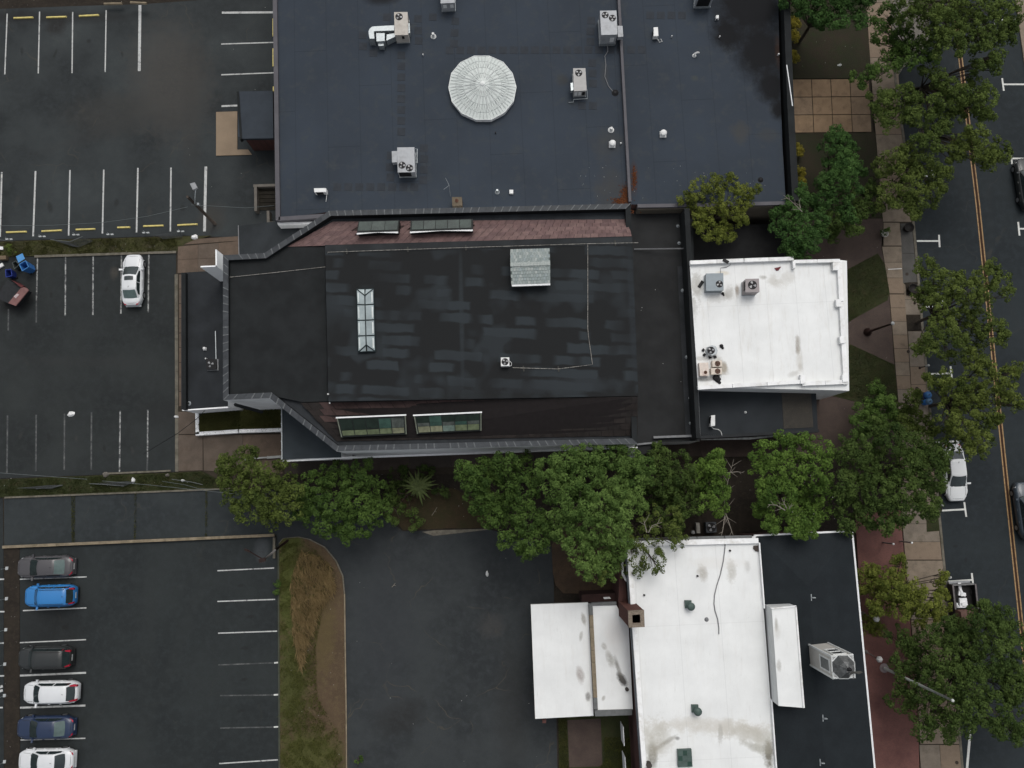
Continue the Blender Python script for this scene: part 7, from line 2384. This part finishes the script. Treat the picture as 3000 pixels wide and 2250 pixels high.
car('dark blue grey SUV at the right edge beside the double line', (3014, 1496), 94, 4.8, 1.92, 1.70, car_paint('slate_blue_car_paint', (0.045, 0.060, 0.075), 0.4), 'suv', 'cars parked along the street')
car('black car cut by the right edge in the upper street bay', (3013, 536), 94, 4.7, 1.88, 1.5, MATS['black_car_paint'], 'sedan', 'cars parked along the street')

# pickup with a loaded bed, mostly hidden under the big tree
pk = thing('pickup_truck', 'black pickup truck with white items in its open bed, tailgate towards the parking mark', 'pickup truck', P(2811, 1806, 0.02), 'cars parked along the street', math.radians(272.5))
PB = mat('pickup_black_paint', (0.010, 0.0095, 0.0095), 0.6, local=True)
b = MB()
L_p, W_p = 5.6, 1.98
bx0, bx1 = -L_p / 2, -L_p / 2 + 2.0
b.box(((bx0 + bx1) / 2, 0, 0.55), (2.0, W_p, 0.12))
for sg in (1, -1):
    b.box(((bx0 + bx1) / 2, sg * (W_p / 2 - .05), 0.67), (2.0, 0.10, 0.62))
b.box((bx1 - .04, 0, 0.67), (0.08, W_p - .2, 0.62))
b.build('bed', PB, pk, local=True)
for sg in (1, -1):
    b = MB()
    b.box(((bx0 + bx1) / 2, sg * (W_p / 2 - .05), 1.29), (2.0, 0.13, 0.05))
    b.build('bed_rail', mat('scuffed_rail', (0.12, 0.11, 0.11), 0.6), pk, local=True)
b = MB()
b.box((bx0 + .04, 0, 0.6), (0.08, W_p - .1, 0.70))
b.build('tailgate', mat('scuffed_tailgate', (0.15, 0.15, 0.15), 0.5), pk, local=True)
b = MB()
b.box((bx0 - .1, 0, 0.45), (0.16, W_p * .9, 0.16))
b.build('bumper', RIM, pk, local=True)
b = MB()
b.hexa([(bx1, -W_p / 2, .35), (L_p / 2, -W_p / 2 * .92, .35), (L_p / 2, W_p / 2 * .92, .35), (bx1, W_p / 2, .35)], [(bx1, -W_p / 2 * .95, 1.1), (L_p / 2 - .1, -W_p / 2 * .85, .98), (L_p / 2 - .1, W_p / 2 * .85, .98), (bx1, W_p / 2 * .95, 1.1)])
b.build('body', PB, pk, local=True)
b = MB()
b.hexa([(bx1 + .02, -.88, 1.1), (bx1 + 2.1, -.86, 1.08), (bx1 + 2.1, .86, 1.08), (bx1 + .02, .88, 1.1)], [(bx1 + .15, -.74, 1.72), (bx1 + 1.4, -.72, 1.72), (bx1 + 1.4, .72, 1.72), (bx1 + .15, .74, 1.72)])
b.build('cab', mat('dull_red_cab', (0.13, 0.075, 0.06), 0.6), pk, local=True)
b = MB()
b.hexa([(bx1 + 1.42, -.70, 1.70), (bx1 + 2.08, -.80, 1.12), (bx1 + 2.08, .80, 1.12), (bx1 + 1.42, .70, 1.70)], [(bx1 + 1.44, -.70, 1.73), (bx1 + 2.12, -.80, 1.14), (bx1 + 2.12, .80, 1.14), (bx1 + 1.44, .70, 1.73)])
b.build('windscreen', CGLASS, pk, local=True)
for sg in (1, -1):
    for xw in (bx0 + .75, L_p / 2 - .95):
        b = MB()
        for yy, rr in ((W_p / 2 - .24, .38), (W_p / 2 + .01, .38)):
            for k in range(18):
                a = 2 * math.pi * k / 18
                b.v.append((xw + rr * math.cos(a), sg * yy, .38 + rr * math.sin(a)))
        b.f = [(k, (k + 1) % 18, 18 + (k + 1) % 18, 18 + k) for k in range(18)] + [tuple(range(18, 36))]
        b.mi = [0] * len(b.f)
        b.build('wheel', TYRE, pk, local=True)
WI = mat('white_load', (0.72, 0.73, 0.74), 0.6, 0, 0.05, 3)
for i, (px_, py_, w, h, rz, lab) in enumerate([(2811, 1724, .24, .95, 0.05, 'long white board standing uppermost in the pickup bed'), (2816, 1740, .6, .32, -.2, 'white bundle below the long board in the pickup bed'),
                                              (2819, 1764, .62, .7, .05, 'largest crumpled white sheet in the pickup bed'), (2800, 1772, .12, .36, 0, 'narrow white strip at the left side of the pickup bed'), (2812, 1778, .7, .16, .15, 'lowest white bar lying across the pickup bed')]):
    b = MB()
    q = P(px_, py_, 0.7)
    b.box((q.x, q.y, 0.70), (w, h, 0.12 + .05 * i), rz, taper=1.0)
    b.box((q.x + .05, q.y - h * .2, 0.72), (w * .7, h * .5, 0.2 + .05 * i), rz + .3)
    o = b.build('white_item', WI)
    tag(o, lab, 'cargo')

# ------------------------------------------------------------------ BINS AND RUBBISH CORNER
BLU = mat('blue_bin_plastic', (0.035, 0.145, 0.40), 0.5, 0, 0.06, 3)
BLUL = mat('light_blue_bin_lid', (0.075, 0.245, 0.50), 0.5, 0, 0.05, 3)
NAV = mat('navy_bin_plastic', (0.018, 0.032, 0.17), 0.5, 0, 0.06, 3)


def wheelie(label, tl, tr, br, bl, z, m, ml, lid=None, inner=None):
    T = [P(x, y, z) for x, y in (tl, tr, br, bl)]
    c = sum(T, Vector()) / 4
    r = thing('wheeled_bin', label, 'bin', (c.x, c.y, 0.02))
    Bq = [Vector((c.x, c.y, .02)) + Vector((v.x - c.x, v.y - c.y, 0)) * .78 for v in T]
    I1 = [c + (v - c) * .86 for v in T]
    I0 = [Vector((v.x, v.y, .15)) for v in [c + (v - c) * .68 for v in T]]
    vs = Bq + T + I1 + I0
    fs = []
    for i in range(4):
        j = (i + 1) % 4
        fs += [(i, j, 4 + j, 4 + i), (4 + i, 4 + j, 8 + j, 8 + i), (8 + i, 8 + j, 12 + j, 12 + i)]
    fs += [(12, 13, 14, 15), (3, 2, 1, 0)]
    mesh_obj('body', vs, fs, m, r)
    if lid:
        Lp = [P(x, y, z + zz) for x, y, zz in lid]
        pane4(Lp, ml, r, 0.0, 'lid')
    b = MB()
    for k in (2, 3):
        b.lathe((Bq[k].x, Bq[k].y, .02), [(.09, 0), (.1, .06), (.1, .12), (.03, .16)], 8)
    b.build('wheels', TYRE, r)
    b = MB()
    for i in range(4):
        b.tube([T[i], T[(i + 1) % 4]], 0.022, seg=4)
    b.build('rim', ml, r)
    return r


wheelie('large light blue wheeled bin with its lid thrown open', (56, 774), (75, 763), (84, 782), (65, 794), 1.35, BLU, BLUL, [(47, 751, .05), (66, 742, .05), (73, 758, 0), (54, 770, 0)])
wheelie('small open navy blue bin beside the red dumpster', (16, 790), (32, 788), (35, 808), (17, 812), 0.9, NAV, mat('navy_rim', (0.035, 0.06, 0.28), 0.5))
wheelie('translucent grey bin half hidden behind the light blue bin', (36, 770), (46, 764), (56, 776), (42, 788), 0.75, mat('smoky_plastic', (0.045, 0.055, 0.052), 0.4), mat('smoky_rim', (0.10, 0.115, 0.11), 0.4))
dp = thing('dumpster', 'faded red dumpster with one lid flap swung open', 'dumpster', P(45, 870, 0))
RD = mat('faded_red_steel', (0.165, 0.085, 0.080), 0.65, 0, 0.12, 2)
RD2 = mat('dark_red_steel', (0.10, 0.028, 0.028), 0.65, 0, 0.2, 2)
b = MB()
b.prism([P(x, y, 1.4) for x, y in [(26, 890), (-14, 870), (20, 818), (66, 845)]], 0.02, 1.3)
b.build('body', mat('black_dumpster_inside', (0.02, 0.022, 0.024), 0.8), dp)
b = MB()
b.prism([P(x, y, 1.5) for x, y in [(24, 888), (46, 896), (83, 851), (79, 844), (69, 841), (60, 845)]], 1.38, 1.5)
b.build('lid', RD, dp)
b = MB()
t = [P(34, 820, 1.75), P(50, 826, 1.75), P(69, 838, 1.5), P(62, 843, 1.5)]
b.hexa([v - Vector((0, 0, .5)) for v in t], t)
b.build('open_flap', RD2, dp)
b = MB()
b.prism([P(x, y, 1.53) for x, y in [(40, 868), (46, 874), (56, 863), (50, 860)]], 1.5, 1.53)
b.build('sticker', mat('pale_pink_sheet', (0.40, 0.33, 0.33), 0.7), dp)
b = MB()
b.box(P(15, 758, 0.07), (0.62, 0.34, 0.4), 0.03)
o = b.build('cardboard_box', mat('brown_cardboard', (0.14, 0.105, 0.07), 0.9, 0, 0.15, 4))
tag(o, 'brown cardboard box on the verge left of the blue bins', 'box')
for (px_, py_, w, h, rz, lab, nm) in [(3, 780, .35, .2, .5, 'white slab lying by the verge left of the navy bin', 'white_slab'), (4, 728, .3, .18, -.1, 'white bundle on the verge at the left edge', 'white_bundle')]:
    b = MB()
    b.box(P(px_, py_, 0.05), (w * 1.6, h * 1.6, .15), rz, taper=1.0)
    o = b.build(nm, WHITEP)
    tag(o, lab, 'debris')


def rag(label, px_, py_, rx, ry, z, nm='plastic_bag', m=WHITEP, cat='litter', seed=0):
    rr = random.Random(seed)
    q = P(px_, py_, z)
    b = MB()
    base = []
    for (k, h) in ((1.0, 0.0), (0.8, 0.1), (0.35, 0.17)):
        for i in range(9):
            a = 2 * math.pi * i / 9
            f = rr.uniform(.75, 1.2)
            b.v.append((q.x + rx * k * f * math.cos(a), q.y + ry * k * f * math.sin(a), z + h * rr.uniform(.6, 1.2)))
    for j in range(2):
        for i in range(9):
            b.f.append((j * 9 + i, j * 9 + (i + 1) % 9, (j + 1) * 9 + (i + 1) % 9, (j + 1) * 9 + i))
    b.f.append(tuple(18 + i for i in range(9)))
    b.mi = [0] * len(b.f)
    tag(b.build(nm, m), label, cat)


rag('crumpled white plastic bag on the middle left car park', 209, 1213, .36, .24, .03, seed=1)
rag('small white plastic bag on the driveway', 1427, 1681, .12, .24, .03, seed=2)
rag('white heap at the corner of the brown pavement', 571, 694, .32, .24, .1, 'white_heap', WHITEP, 'debris', 3)
rag('white scrap on the kerb beside the white planter', 517, 1221, .22, .12, .13, 'white_scrap', WHITEP, 'litter', 4)
rag('pair of white cups on the upper lawn', 2460, 191, .2, .12, .1, 'white_scrap', WHITEP, 'litter', 5)
rag('grey boulder beside the lower verge kerb', 310, 1390, .3, .26, .07, 'boulder', CORR, 'rock', 6)
rag('flat grey stone on the lower verge under the trees end', 490, 1392, .22, .16, .07, 'boulder', CORR, 'rock', 7)
rag('white rag on the lower verge', 391, 1408, .2, .3, .07, 'white_rag', WHITEP, 'litter', 8)
rag('white oval scrap on the lower verge', 536, 1408, .2, .12, .07, 'white_scrap', WHITEP, 'litter', 9)

# scattered white specks of litter (uncountable)
rg = np.random.default_rng(5)
V, T = [], []
regs = [((0, 715), (520, 740), 34, .08), ((0, 1400), (640, 1440), 26, .08), ((0, 0), (400, 20), 14, .1), ((660, 1380), (2460, 1520), 70, .13), ((2330, 640), (2600, 1200), 40, .13), ((1700, 480), (2300, 585), 60, 5.53), ((2320, 60), (2550, 230), 24, .11),
        ((620, 20), (780, 640), 10, .03), ((10, 1640), (60, 2240), 18, .06), ((820, 1620), (1010, 2240), 24, .3), ((1040, 1600), (1600, 2240), 26, .03), ((1600, 700), (2000, 1250), 18, 8.33), ((550, 420), (640, 660), 6, .03), ((2320, 1380), (2460, 1540), 20, 7.4)]
for (a, c, n, z) in regs:
    for k in range(int(n * .6)):
        q = P(rg.uniform(a[0], c[0]), rg.uniform(a[1], c[1]), z)
        w, h = rg.uniform(.01, .028), rg.uniform(.01, .034)
        an = rg.uniform(0, 3.1)
        u, v = np.array([math.cos(an), math.sin(an), 0]) * w, np.array([-math.sin(an), math.cos(an), .3]) * h
        p = np.array(q)
        V.append([p - u - v * .5, p + u - v * .5, p + u * .8 + v, p - u + v * .8])
V = np.array(V).reshape(-1, 3)
np_mesh('litter', V, np.arange(len(V)).reshape(-1, 4), np.ones(len(V) // 4), mat('dull_white_litter', (0.40, 0.40, 0.38), 0.8), None, 'stuff')

# ------------------------------------------------------------------ STREET FURNITURE
WOOD = mat('weathered_pole', (0.075, 0.062, 0.052), 0.9, 0, 0.2, 5)
DKP = mat('dark_brown_pole', (0.022, 0.012, 0.010), 0.5, 0.2)
up = thing('utility_pole', 'weathered wooden pole with a street lamp arm at the upper left car park', 'utility pole', P(630, 656, 0))
b = MB()
b.tube([P(630, 656, 0), P(549, 576, 6.5)], 0.15, 0.11, seg=10)
b.build('pole', WOOD, up, smooth=True)
b = MB()
b.tube([P(571, 597, 5.6), P(571, 580, 6.2), P(573, 556, 6.6)], 0.04, seg=6)
b.build('arm', METAL, up)
b = MB()
b.prism([P(x, y, 6.7) for x, y in [(556, 538), (570, 534), (578, 550), (565, 556)]], 6.5, 6.7)
b.build('lamp_head', mat('pale_lamp_head', (0.26, 0.27, 0.28), 0.5), up)
b = MB()
b.box(P(583, 600, 5.2), (.18, .18, .25))
b.build('bracket', METAL, up)


def wire(label, pts, r=0.015, sag=0.0, m=CABLE):
    out = []
    for i in range(len(pts) - 1):
        a, c = P(*pts[i]), P(*pts[i + 1])
        for k in range(8):
            t = k / 8
            v = a.lerp(c, t)
            v.z -= sag * 4 * t * (1 - t)
            out.append(v)
    out.append(P(*pts[-1]))
    b = MB()
    b.tube(out, r, seg=4)
    o = b.build('overhead_wire', m)
    tag(o, label, 'wire')


WM = mat('pale_wire', (0.11, 0.125, 0.125), 0.6)
wire('thin sagging wire from the utility pole to the left edge', [(550, 606, 5.8), (430, 634, 5.5), (300, 652, 5.2), (150, 660, 5.1), (-80, 662, 5.4)], .016, 0, WM)
wire('thin wire from the utility pole to the building corner', [(560, 600, 5.9), (630, 604, 5.6), (720, 609, 5.2), (803, 602, 5.4)], .016, 0, WM)
wire('long wire crossing the lower verge to the right', [(300, 1409, 4), (430, 1420, 4.4), (700, 1448, 5)], .018, 0, WM)
wire('wire entering from the left edge over the lower verge', [(-60, 1381, 5), (90, 1392, 5), (255, 1404, 4.6)], .018, 0, WM)
wire('wire running from the verge into the left bottom tree', [(475, 1410, 3), (540, 1420, 4), (580, 1431, 4.4), (720, 1440, 5)], .016, 0, WM)
wire('dark cable crossing the brown pavement to the left annex corner', [(420, 1330, 1), (520, 1270, 3), (575, 1228, 4.2), (600, 1203, 4.4)], .025, 0, DARK)
for i, (pts, lab) in enumerate([([(105, 1432, .3), (150, 1428, .3), (183, 1422, .3)], 'fallen fence rail lying at the left of the lower verge'), ([(262, 1417, .4), (300, 1419, .4), (364, 1424, .3)], 'fallen fence rail in the middle of the lower verge'),
                                ([(503, 1404, .5), (560, 1412, .4), (594, 1420, .3)], 'fallen fence rail at the right of the lower verge'), ([(0, 703, .5), (38, 706, .4)], 'grey rail lying along the upper verge at the left edge'),
                                ([(148, 702, .9), (205, 708, .6), (242, 693, .9)], 'bent fence rail on the upper verge'), ([(382, 8, 1), (430, 10, 1)], 'tan rail along the top edge of the upper left car park'),
                                ([(305, 12, .6), (358, 11, .6)], 'dull rail left of the tan rail at the top edge')]):
    b = MB()
    b.tube([P(*p) for p in pts], 0.03 if i < 5 else .12, seg=5)
    o = b.build('fence_rail', mat('dull_rail', (0.10, 0.11, 0.11), 0.7) if i < 5 else CURBT)
    tag(o, lab, 'fence rail')
# collapsed mesh fencing: thin sheets with real holes are drawn as wire strands
for i, (q4, lab) in enumerate([([(148, 701), (200, 709), (232, 724), (215, 722)], 'collapsed grey fence mesh on the upper verge'), ([(200, 709), (240, 692), (272, 706), (230, 724)], 'sagging fence mesh right of the collapsed one'),
                               ([(455, 688), (530, 678), (535, 694), (478, 700)], 'flattened fence mesh at the right end of the upper verge'), ([(262, 1417), (370, 1410), (395, 1412), (362, 1424)], 'grey fence mesh lying on the lower verge, right of the other'),
                               ([(50, 1430), (140, 1422), (185, 1420), (150, 1432)], 'grey fence mesh lying on the lower verge near the left edge')]):
    b = MB()
    for k in range(11):
        a, c = quad_at(q4, k / 10, 0), quad_at(q4, k / 10, 1)
        b.tube([P(*a, .35), P(*c, .3)], 0.012, seg=3, cap=False)
        a, c = quad_at(q4, 0, k / 10), quad_at(q4, 1, k / 10)
        b.tube([P(*a, .36), P(*c, .31)], 0.012, seg=3, cap=False)
    o = b.build('fence_mesh', mat('mesh_wire', (0.075, 0.08, 0.08), 0.6, 0.3))
    tag(o, lab, 'fence mesh')

# bay signs along the edges
SG = mat('pale_sign_plate', (0.36, 0.38, 0.38), 0.6)
SGP = 'small pale bay signs along the car park edges'
ords = ['first', 'second', 'third', 'fourth', 'fifth', 'sixth']
for i, (x, y) in enumerate([(26, 700), (123, 692), (222, 687), (322, 686), (427, 681), (529, 677)]):
    r = thing('bay_sign', 'double plate bay sign on the upper verge, %s from the left' % ords[i], 'sign', P(x, y, 0.05), SGP)
    b = MB()
    b.tube([P(x, y, .05), P(x, y, .05) + Vector((0, 0, .5))], 0.02, seg=5)
    b.build('post', METAL, r)
    for s in (-7, 5):
        b = MB()
        b.prism([P(x + s - 4.5, y - 1, .56), P(x + s + 4, y - 2, .56), P(x + s + 6, y + 2, .56), P(x + s - 2, y + 2.6, .56)], .53, .56)
        b.build('plate', SG, r)
for i, (x, y) in enumerate([(20, 1665), (19, 1754), (17, 1845), (14, 1946), (13, 2038), (13, 2232)]):
    r = thing('bay_sign', 'small pale bay sign left of the parked cars, %s from the top' % ords[i], 'sign', P(x, y, 0.05), SGP)
    b = MB()
    b.tube([P(x, y, .05), P(x, y, .05) + Vector((0, 0, .8))], 0.02, seg=5)
    b.build('post', METAL, r)
    b = MB()
    b.prism([P(x - 4, y - 4.5, .9), P(x + 4, y - 5, .9), P(x + 3, y + 4, .9), P(x - 5, y + 5, .9)], .86, .9)
    b.build('plate', SG, r)

# lamp at the car park island
lp = thing('car_park_lamp', 'leaning dark lamp post at the top of the grass island', 'lamp post', P(840, 1585, 0.1))
b = MB()
b.tube([P(842, 1584, .1), P(806, 1612, 3.2)], .11, .10, seg=8)
b.build('lower_pole', DKP, lp, smooth=True)
b = MB()
b.tube([P(806, 1612, 3.2), P(774, 1640, 6.0)], .09, .07, seg=8)
b.build('upper_pole', mat('pale_pole', (0.14, 0.135, 0.13), 0.6), lp, smooth=True)
b = MB()
b.box(P(769, 1641, 6.0), (.5, .3, .14), .3)
b.build('lamp_head', DKP, lp)
b = MB()
b.tube([P(770, 1638, 6.05), P(745, 1624, 6.2), P(724, 1612, 6.2)], .045, seg=5)
b.box(P(724, 1612, 6.15), (.42, .16, .08), -.4)
b.build('arm', DKP, lp)


def lamp_post(label, base, topp, z, r, mp, mh, head='hex', arm=None, nm='lamp_post'):
    t = thing(nm, label, 'lamp post', P(*base, .11))
    a, c = P(*base, .11), P(*topp, z)
    c = Vector((lerp(a.x, c.x, 1), lerp(a.y, c.y, 1), z))
    b = MB()
    b.lathe(a, [(r * 3.2, 0), (r * 3.0, .12), (r * 1.4, .35), (r * 1.1, .4)], 12)
    b.build('base', mp, t, smooth=True)
    b = MB()
    b.tube([a, c], r, r * .8, seg=8)
    b.build('pole', mp, t, smooth=True)
    b = MB()
    if head == 'hex':
        b.lathe(c, [(.14, 0), (.25, .12), (.26, .30), (.18, .42), (.05, .5)], 6)
    else:
        b.lathe(c, [(.07, 0), (.12, .06), (.10, .16), (.02, .2)], 10)
    b.build('lantern', mh, t)
    return t


LPM = mat('pinkish_grey_pole', (0.20, 0.175, 0.165), 0.5)
LHD = mat('frosted_lantern', (0.36, 0.37, 0.365), 0.4)
lamp_post('hexagonal street lamp on the brick terrace, upper of two', (2528, 1797), (2564, 1812), 2.9, .05, LPM, LHD)
lamp_post('hexagonal street lamp beside the cupola gutter, lower of two', (2536, 1909), (2573, 1930), 2.9, .05, LPM, LHD)
t = thing('lamp_post', 'dark brown lamp post with a round base in the middle of the forecourt', 'lamp post', P(2541, 973, .1))
b = MB()
b.lathe(P(2541, 973, .1), [(.36, 0), (.34, .2), (.18, .45), (.1, .6)], 14)
b.build('base', DKP, t, smooth=True)
b = MB()
b.tube([P(2541, 973, .1), P(2612, 949, 4.4)], .11, .075, seg=10)
b.build('pole', DKP, t, smooth=True)
b = MB()
b.lathe(P(2614, 948, 4.4), [(.10, 0), (.16, .1), (.12, .2), (.02, .24)], 12)
b.build('lantern', LHD, t)
FP = mat('white_flagpole', (0.42, 0.44, 0.41), 0.4)
t = thing('flagpole', 'tall pale flagpole leaning across the big street tree, with a round base', 'flagpole', P(2590, 1957, .12))
b = MB()
b.lathe(P(2590, 1957, .12), [(.38, 0), (.38, .05), (.2, .1), (.1, .2)], 16)
b.build('base', mat('pinkish_base', (0.26, 0.22, 0.22), 0.6), t)
b = MB()
a, c = P(2590, 1957, .12), P(2788, 2051, 11.2)
b.tube([a, a.lerp(c, .5), c], .13, .08, seg=10)
b.build('pole', FP, t, smooth=True)
b = MB()
b.lathe(c, [(.03, 0), (.1, .05), (.12, .12), (.1, .2), (.02, .24)], 10)
b.build('finial', FP, t)
for i, (b0, t0) in enumerate((((2587, 1589.5), (2617, 1593.5)), ((2637, 1585.5), (2671, 1590)))):
    t = thing('post', 'slim pink grey post with white cap near the red terrace, %s of two' % ['left', 'right'][i], 'post', P(*b0, .12))
    b = MB()
    b.tube([P(*b0, .12), P(*t0, 2.0)], .06, seg=8)
    b.build('shaft', LPM, t)
    b = MB()
    b.lathe(P(*t0, 2.0), [(.08, 0), (.09, .05), (.03, .09)], 10)
    b.build('cap', WHITEP, t)
for i, (b0, t0) in enumerate((((2680, 888), (2700, 881)), ((2695, 1078), (2719, 1071)), ((2735, 1479), (2762, 1481)), ((2758, 1687), (2781, 1691)))):
    t = thing('parking_meter', 'parking meter at the kerb, %s down the street' % ords[i], 'parking meter', P(*b0, .13), 'parking meters along the kerb')
    a, c = P(*b0, .13), P(*t0, 1.35)
    c = Vector((a.x + (c.x - a.x) * .35, a.y + (c.y - a.y) * .35, 1.25))
    b = MB()
    b.tube([a, c], .035, seg=8)
    b.lathe(a, [(.12, 0), (.1, .04)], 8)
    b.build('post', DKP, t)
    b = MB()
    b.box((c.x, c.y, c.z), (.24, .14, .3), .2)
    b.lathe((c.x, c.y, c.z + .3), [(.11, 0), (.08, .08), (.01, .1)], 10)
    b.build('meter_head', LHD, t)
for i, (x, y, r) in enumerate([(2656, 671, .42), (2668, 849, .42)]):
    t = thing('street_planter', 'round black street planter on the pavement, %s one' % ['upper', 'lower'][i], 'planter', P(x, y, .13))
    b = MB()
    b.lathe(P(x, y, .13), [(r * .75, 0), (r, .5), (r * 1.05, .55), (r * .92, .55), (r * .85, .42)], 18)
    b.build('pot', mat('black_pot', (0.014, 0.012, 0.011), 0.6), t, smooth=True)
    b = MB()
    b.lathe(P(x, y, .13), [(r * .84, .40)], 18)
    b.build('soil', SOIL, t)
t = thing('plant_pot', 'round white pot with a leafy plant at the corner of the pavement', 'plant pot', P(2586, 690, .1))
b = MB()
b.lathe(P(2587, 688, .1), [(.18, 0), (.30, .3), (.33, .42), (.27, .42), (.22, .3)], 18)
b.build('pot', mat('off_white_pot', (0.36, 0.35, 0.32), 0.6), t, smooth=True)
q = P(2590, 680, 1.0)
crown([(q, .28), (q + Vector((.25, .2, .15)), .2)], LM['green'], t, 3, .12, np.random.default_rng(3), clump_r=(.1, .18))
for i, (x, y, rr, lab) in enumerate([(2704, 1161, .33, 'round blue lidded street bin at the kerb, upper of two'), (2707, 1179, .30, 'round pale blue street bin at the kerb, lower of two')]):
    q = P(x, y, .13)
    t = thing('street_bin', lab, 'bin', q)
    b = MB()
    b.lathe(q, [(rr * .85, 0), (rr * .95, .85)], 16)
    b.build('drum', MATS['navy_bin_plastic'] if i == 0 else MATS['blue_bin_plastic'], t, smooth=True)
    b = MB()
    b.lathe(q + Vector((0, 0, .85)), [(rr, 0), (rr, .06), (rr * .7, .17), (rr * .25, .22), (.02, .22)], 16)
    b.build('lid', mat('street_bin_lid_%d' % i, ((0.03, 0.10, 0.24), (0.06, 0.12, 0.20))[i], 0.5), t, smooth=True)
    b = MB()
    b.box((q.x + .02, q.y, q.z + 1.04), (.18, .07, .04), .2)
    b.build('slot', DARK, t)
# tree pits
for i, (q4) in enumerate([[(2655, 926), (2694, 926), (2700, 965), (2660, 969)], [(2714, 1515), (2750, 1514), (2755, 1555), (2716, 1558)], [(2652, 828), (2686, 826), (2692, 866), (2656, 866)], [(2632, 430), (2652, 428), (2662, 470), (2636, 472)]]):
    sheet('tree_pit', q4, 0.155, SOIL if i != 1 else GRASS)
# manhole and access covers on the pavement
for i, (x, y) in enumerate([(2661, 1030), (2686, 1138), (2657, 803), (2803, 2234)]):
    b = MB()
    b.lathe(P(x, y, .13), [(.14, .0), (.14, .025)], 14)
    o = b.build('access_cover', mat('dark_iron', (0.035, 0.026, 0.02), 0.7))
    tag(o, 'small round dark access cover in the pavement, %s from the top' % ['second', 'third', 'first', 'fourth'][i], 'cover')
b = MB()
line_px(b, (2602, 789), (2642, 787), .05, .16, .02)
o = b.build('pale_strip', WHITEP)
tag(o, 'thin white strip lying across the pavement by the upper lawn patch', 'strip')
# ground level machinery between the trees and the rear white roof
q = P(2078, 1544, .06)
t = thing('ground_condenser', 'large dark round fan condenser on the ground above the white roof', 'condenser', q)
b = MB()
b.box(q, (.86, .86, .7), .05)
b.build('casing', mat('slate_condenser', (0.06, 0.068, 0.075), 0.5), t)
fan_at(t, q + Vector((0, 0, .7)), .38, 3)
q = P(2041, 1546, .06)
b = MB()
b.box(q, (.3, .86, .6), .02)
o = b.build('utility_box', mat('pale_tan_box', (0.30, 0.29, 0.26), 0.6))
tag(o, 'narrow pale tan utility box left of the ground condenser', 'utility box')
b = MB()
b.lathe(P(2029, 1559, .06), [(.15, 0), (.15, .3), (.02, .34)], 12)  # round cap drawn as a short closed cylinder
o = b.build('round_cap', LHD)
tag(o, 'small round pale cap beside the tan utility box', 'round_cap')
# bench or frame half hidden at the walkway
b = MB()
for (x0, y0, x1_, y1_) in ((716, 1346, 745, 1340), (782, 1340, 826, 1337)):
    b.prism([P(x0, y0 - 3, .5), P(x1_, y1_ - 3, .5), P(x1_, y1_ + 4, .5), P(x0, y0 + 4, .5)], .4, .5)
b.prism([P(745, 1340, .49), P(782, 1338, .49), P(782, 1342, .49), P(745, 1345, .49)], .42, .49)
for (x, y) in ((720, 1344), (742, 1342), (786, 1340), (822, 1338)):
    b.box(P(x, y, .12), (.06, .2, .3))
o = b.build('bench', mat('pale_bench', (0.30, 0.31, 0.30), 0.7))
tag(o, 'pale grey bench half hidden by leaves at the bottom of the walkway', 'bench')
# red-brown bits: fallen stick, litter of twigs on the bed
for i, (a, c, lab) in enumerate([((1265, 1510), (1280, 1486), 'pale stick lying on the grass bed near the spiky plant'), ((1148, 1720), (1158, 1708), 'forked pale twig on the driveway')]):
    b = MB()
    p, q = P(*a, .12), P(*c, .16)
    b.tube([p, p.lerp(q, .5) + Vector((.03, 0, 0)), q], .03, .02, seg=5)
    b.tube([p.lerp(q, .5), p.lerp(q, .5) + Vector((.2, -.05, .02))], .02, .01, seg=4)
    o = b.build('stick', BAREW)
    tag(o, lab, 'stick')
# leaf litter against the dividing wall of the top roof
rg = np.random.default_rng(9)
V = []
for (x, y, sx, sy, n) in ((1832, 570, 14, 28, 220), (1858, 520, 6, 34, 140), (1820, 588, 24, 8, 220), (1800, 622, 46, 7, 500)):
    for k in range(n):
        q = np.array(P(x + rg.normal() * sx * .5, y + rg.normal() * sy * .5, 5.53 if y < 600 else 6.45))
        an = rg.uniform(0, 3.1)
        u, v = np.array([math.cos(an), math.sin(an), rg.uniform(0, .4)]) * .05, np.array([-math.sin(an), math.cos(an), .3]) * .05
        V.append([q - u, q - v, q + u, q + v])
V = np.array(V).reshape(-1, 3)
np_mesh('leaf_litter', V, np.arange(len(V)).reshape(-1, 4), rg.random(len(V) // 4), leaf_mat('rusty_dead_leaves', (0.045, 0.016, 0.008), (0.16, 0.06, 0.025)), None, 'stuff')
